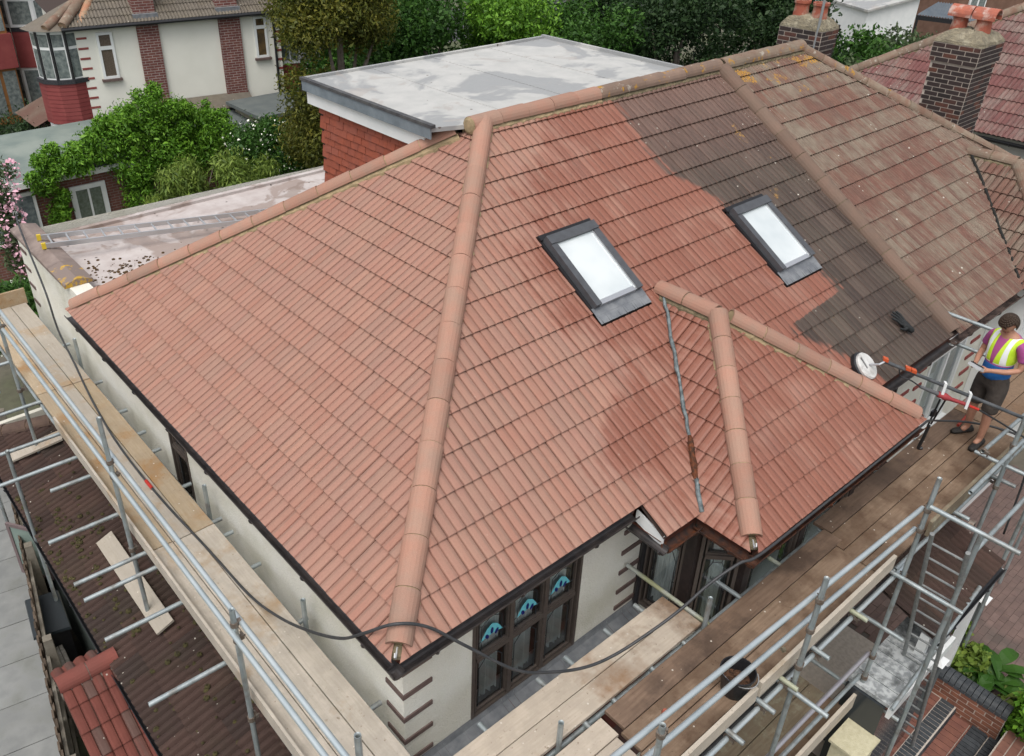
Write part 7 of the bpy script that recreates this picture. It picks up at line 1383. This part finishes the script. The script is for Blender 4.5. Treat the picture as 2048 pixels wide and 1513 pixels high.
for t_ in (.72, 1.02):
    c = pA + dpl * t_; mb = MB(); mb.obox(c - Vector((0, 0, .06)), dpl, (0, 0, 1), dpl.cross(Vector((0, 0, 1))), .016, .105, .03); mb.build('bracket', M_WHITE, cl)
g0 = pA + dpl * .70 - Vector((0, 0, .13)); g1 = pA + dpl * 1.05 - Vector((0, 0, .12)); mb = MB(); mb.path([g0 - dpl * .02, g0 + dpl * .06, g0 + dpl * .14, g1 - dpl * .06, g1], [.035, .045, .024, .022, .032], 10); mb.build('trigger_grip', mat('faded_red_grip', (.34, .045, .05), .5, (.26, .04, .045), 9), cl, smooth=True)
mb = MB(); mb.tube(g0 - dpl * .02, g0 - dpl * .24, .026, 10, r2=.018); mb.build('lance_sleeve', mat('grey_sleeve', (.10, .10, .105), .6), cl); mb = MB(); mb.tube(g1, g1 + dpl * .12, .016, 8); mb.build('red_coupling', M_RED, cl)
mb = MB(); mb.path(smooth_path([g0 - dpl * .24, g0 - dpl * .36 + Vector((0, 0, .03)), pA + dpl * .22 - Vector((0, 0, .10)), pA + dpl * .18 - Vector((0, 0, .03))], 6), .008, 6); mb.path(smooth_path([g1 + dpl * .12, g1 + dpl * .4 - Vector((0, 0, .05)), g1 + dpl * .9 - Vector((0, 0, .15))], 6), .011, 6); mb.build('supply_hose', M_BLACK, cl)
mb = MB(); k0 = g0 + dpl * .06
for s in (-.05, .05): mb.tube(k0 + dpl * s * .6, Vector((7.28 + s, -.80, 4.22)), .011, 8)
mb.obox((7.28, -.80, 4.40), (1, 0, 0), (0, 1, 0), (0, 0, 1), .04, .02, .035); mb.build('support_leg', M_BLACK, cl)
mb = MB(); mb.path(smooth_path([(7.28, -.8, 4.22), (7.3, -.78, 4.0), (7.32, -.76, ZD + .02), (7.36, -.79, ZD + .02)], 5), .02, 8); mb.build('leg_foot', M_BLACK, cl)
# black glove on the tiles
gv = thing('glove', 'black work glove lying on the dirty tiles near the eave', 'glove'); go = SLF.p(7.80, .02, .075); Nn = SLF.N; gu = (SLF.U * -.25 + SLF.V).normalized(); gs_ = Nn.cross(gu).normalized(); V = []; E_ = []; R_ = []
V.append(go - gu * .13); R_.append(.036); V.append(go); R_.append((.05)); E_.append((0, 1))
for k, (s, l) in enumerate(((-.055, .15), (-.018, .18), (.018, .175), (.052, .14))):
    V += [go + gu * .05 + gs_ * s, go + gu * (.05 + l * .55) + gs_ * s * 1.35 + Nn * .012, go + gu * (.05 + l) + gs_ * s * 1.6 - Nn * .004]; R_ += [.017, .016, .013]; n = len(V); E_ += [(1, n - 3), (n - 3, n - 2), (n - 2, n - 1)]
V += [go - gu * .03 + gs_ * .08, go + gu * .04 + gs_ * .14]; R_ += [.018, .014]; n = len(V); E_ += [(1, n - 2), (n - 2, n - 1)]
skin_obj('glove_body', V, E_, R_, mat('black_rubber_knit', (.012, .014, .015), .75, (.025, .027, .028), 60, bump=.4), gv, 1, 1)
mb = MB(); mb.tube((8.18, -.86, ZD + .02), (8.72, -.83, ZD + .035), .018, 8); o = mb.build('red_handle', mat('dull_red_handle', (.30, .045, .03), .6)); tag(o, 'dull red tool handle lying on the boards behind the man', 'handle')
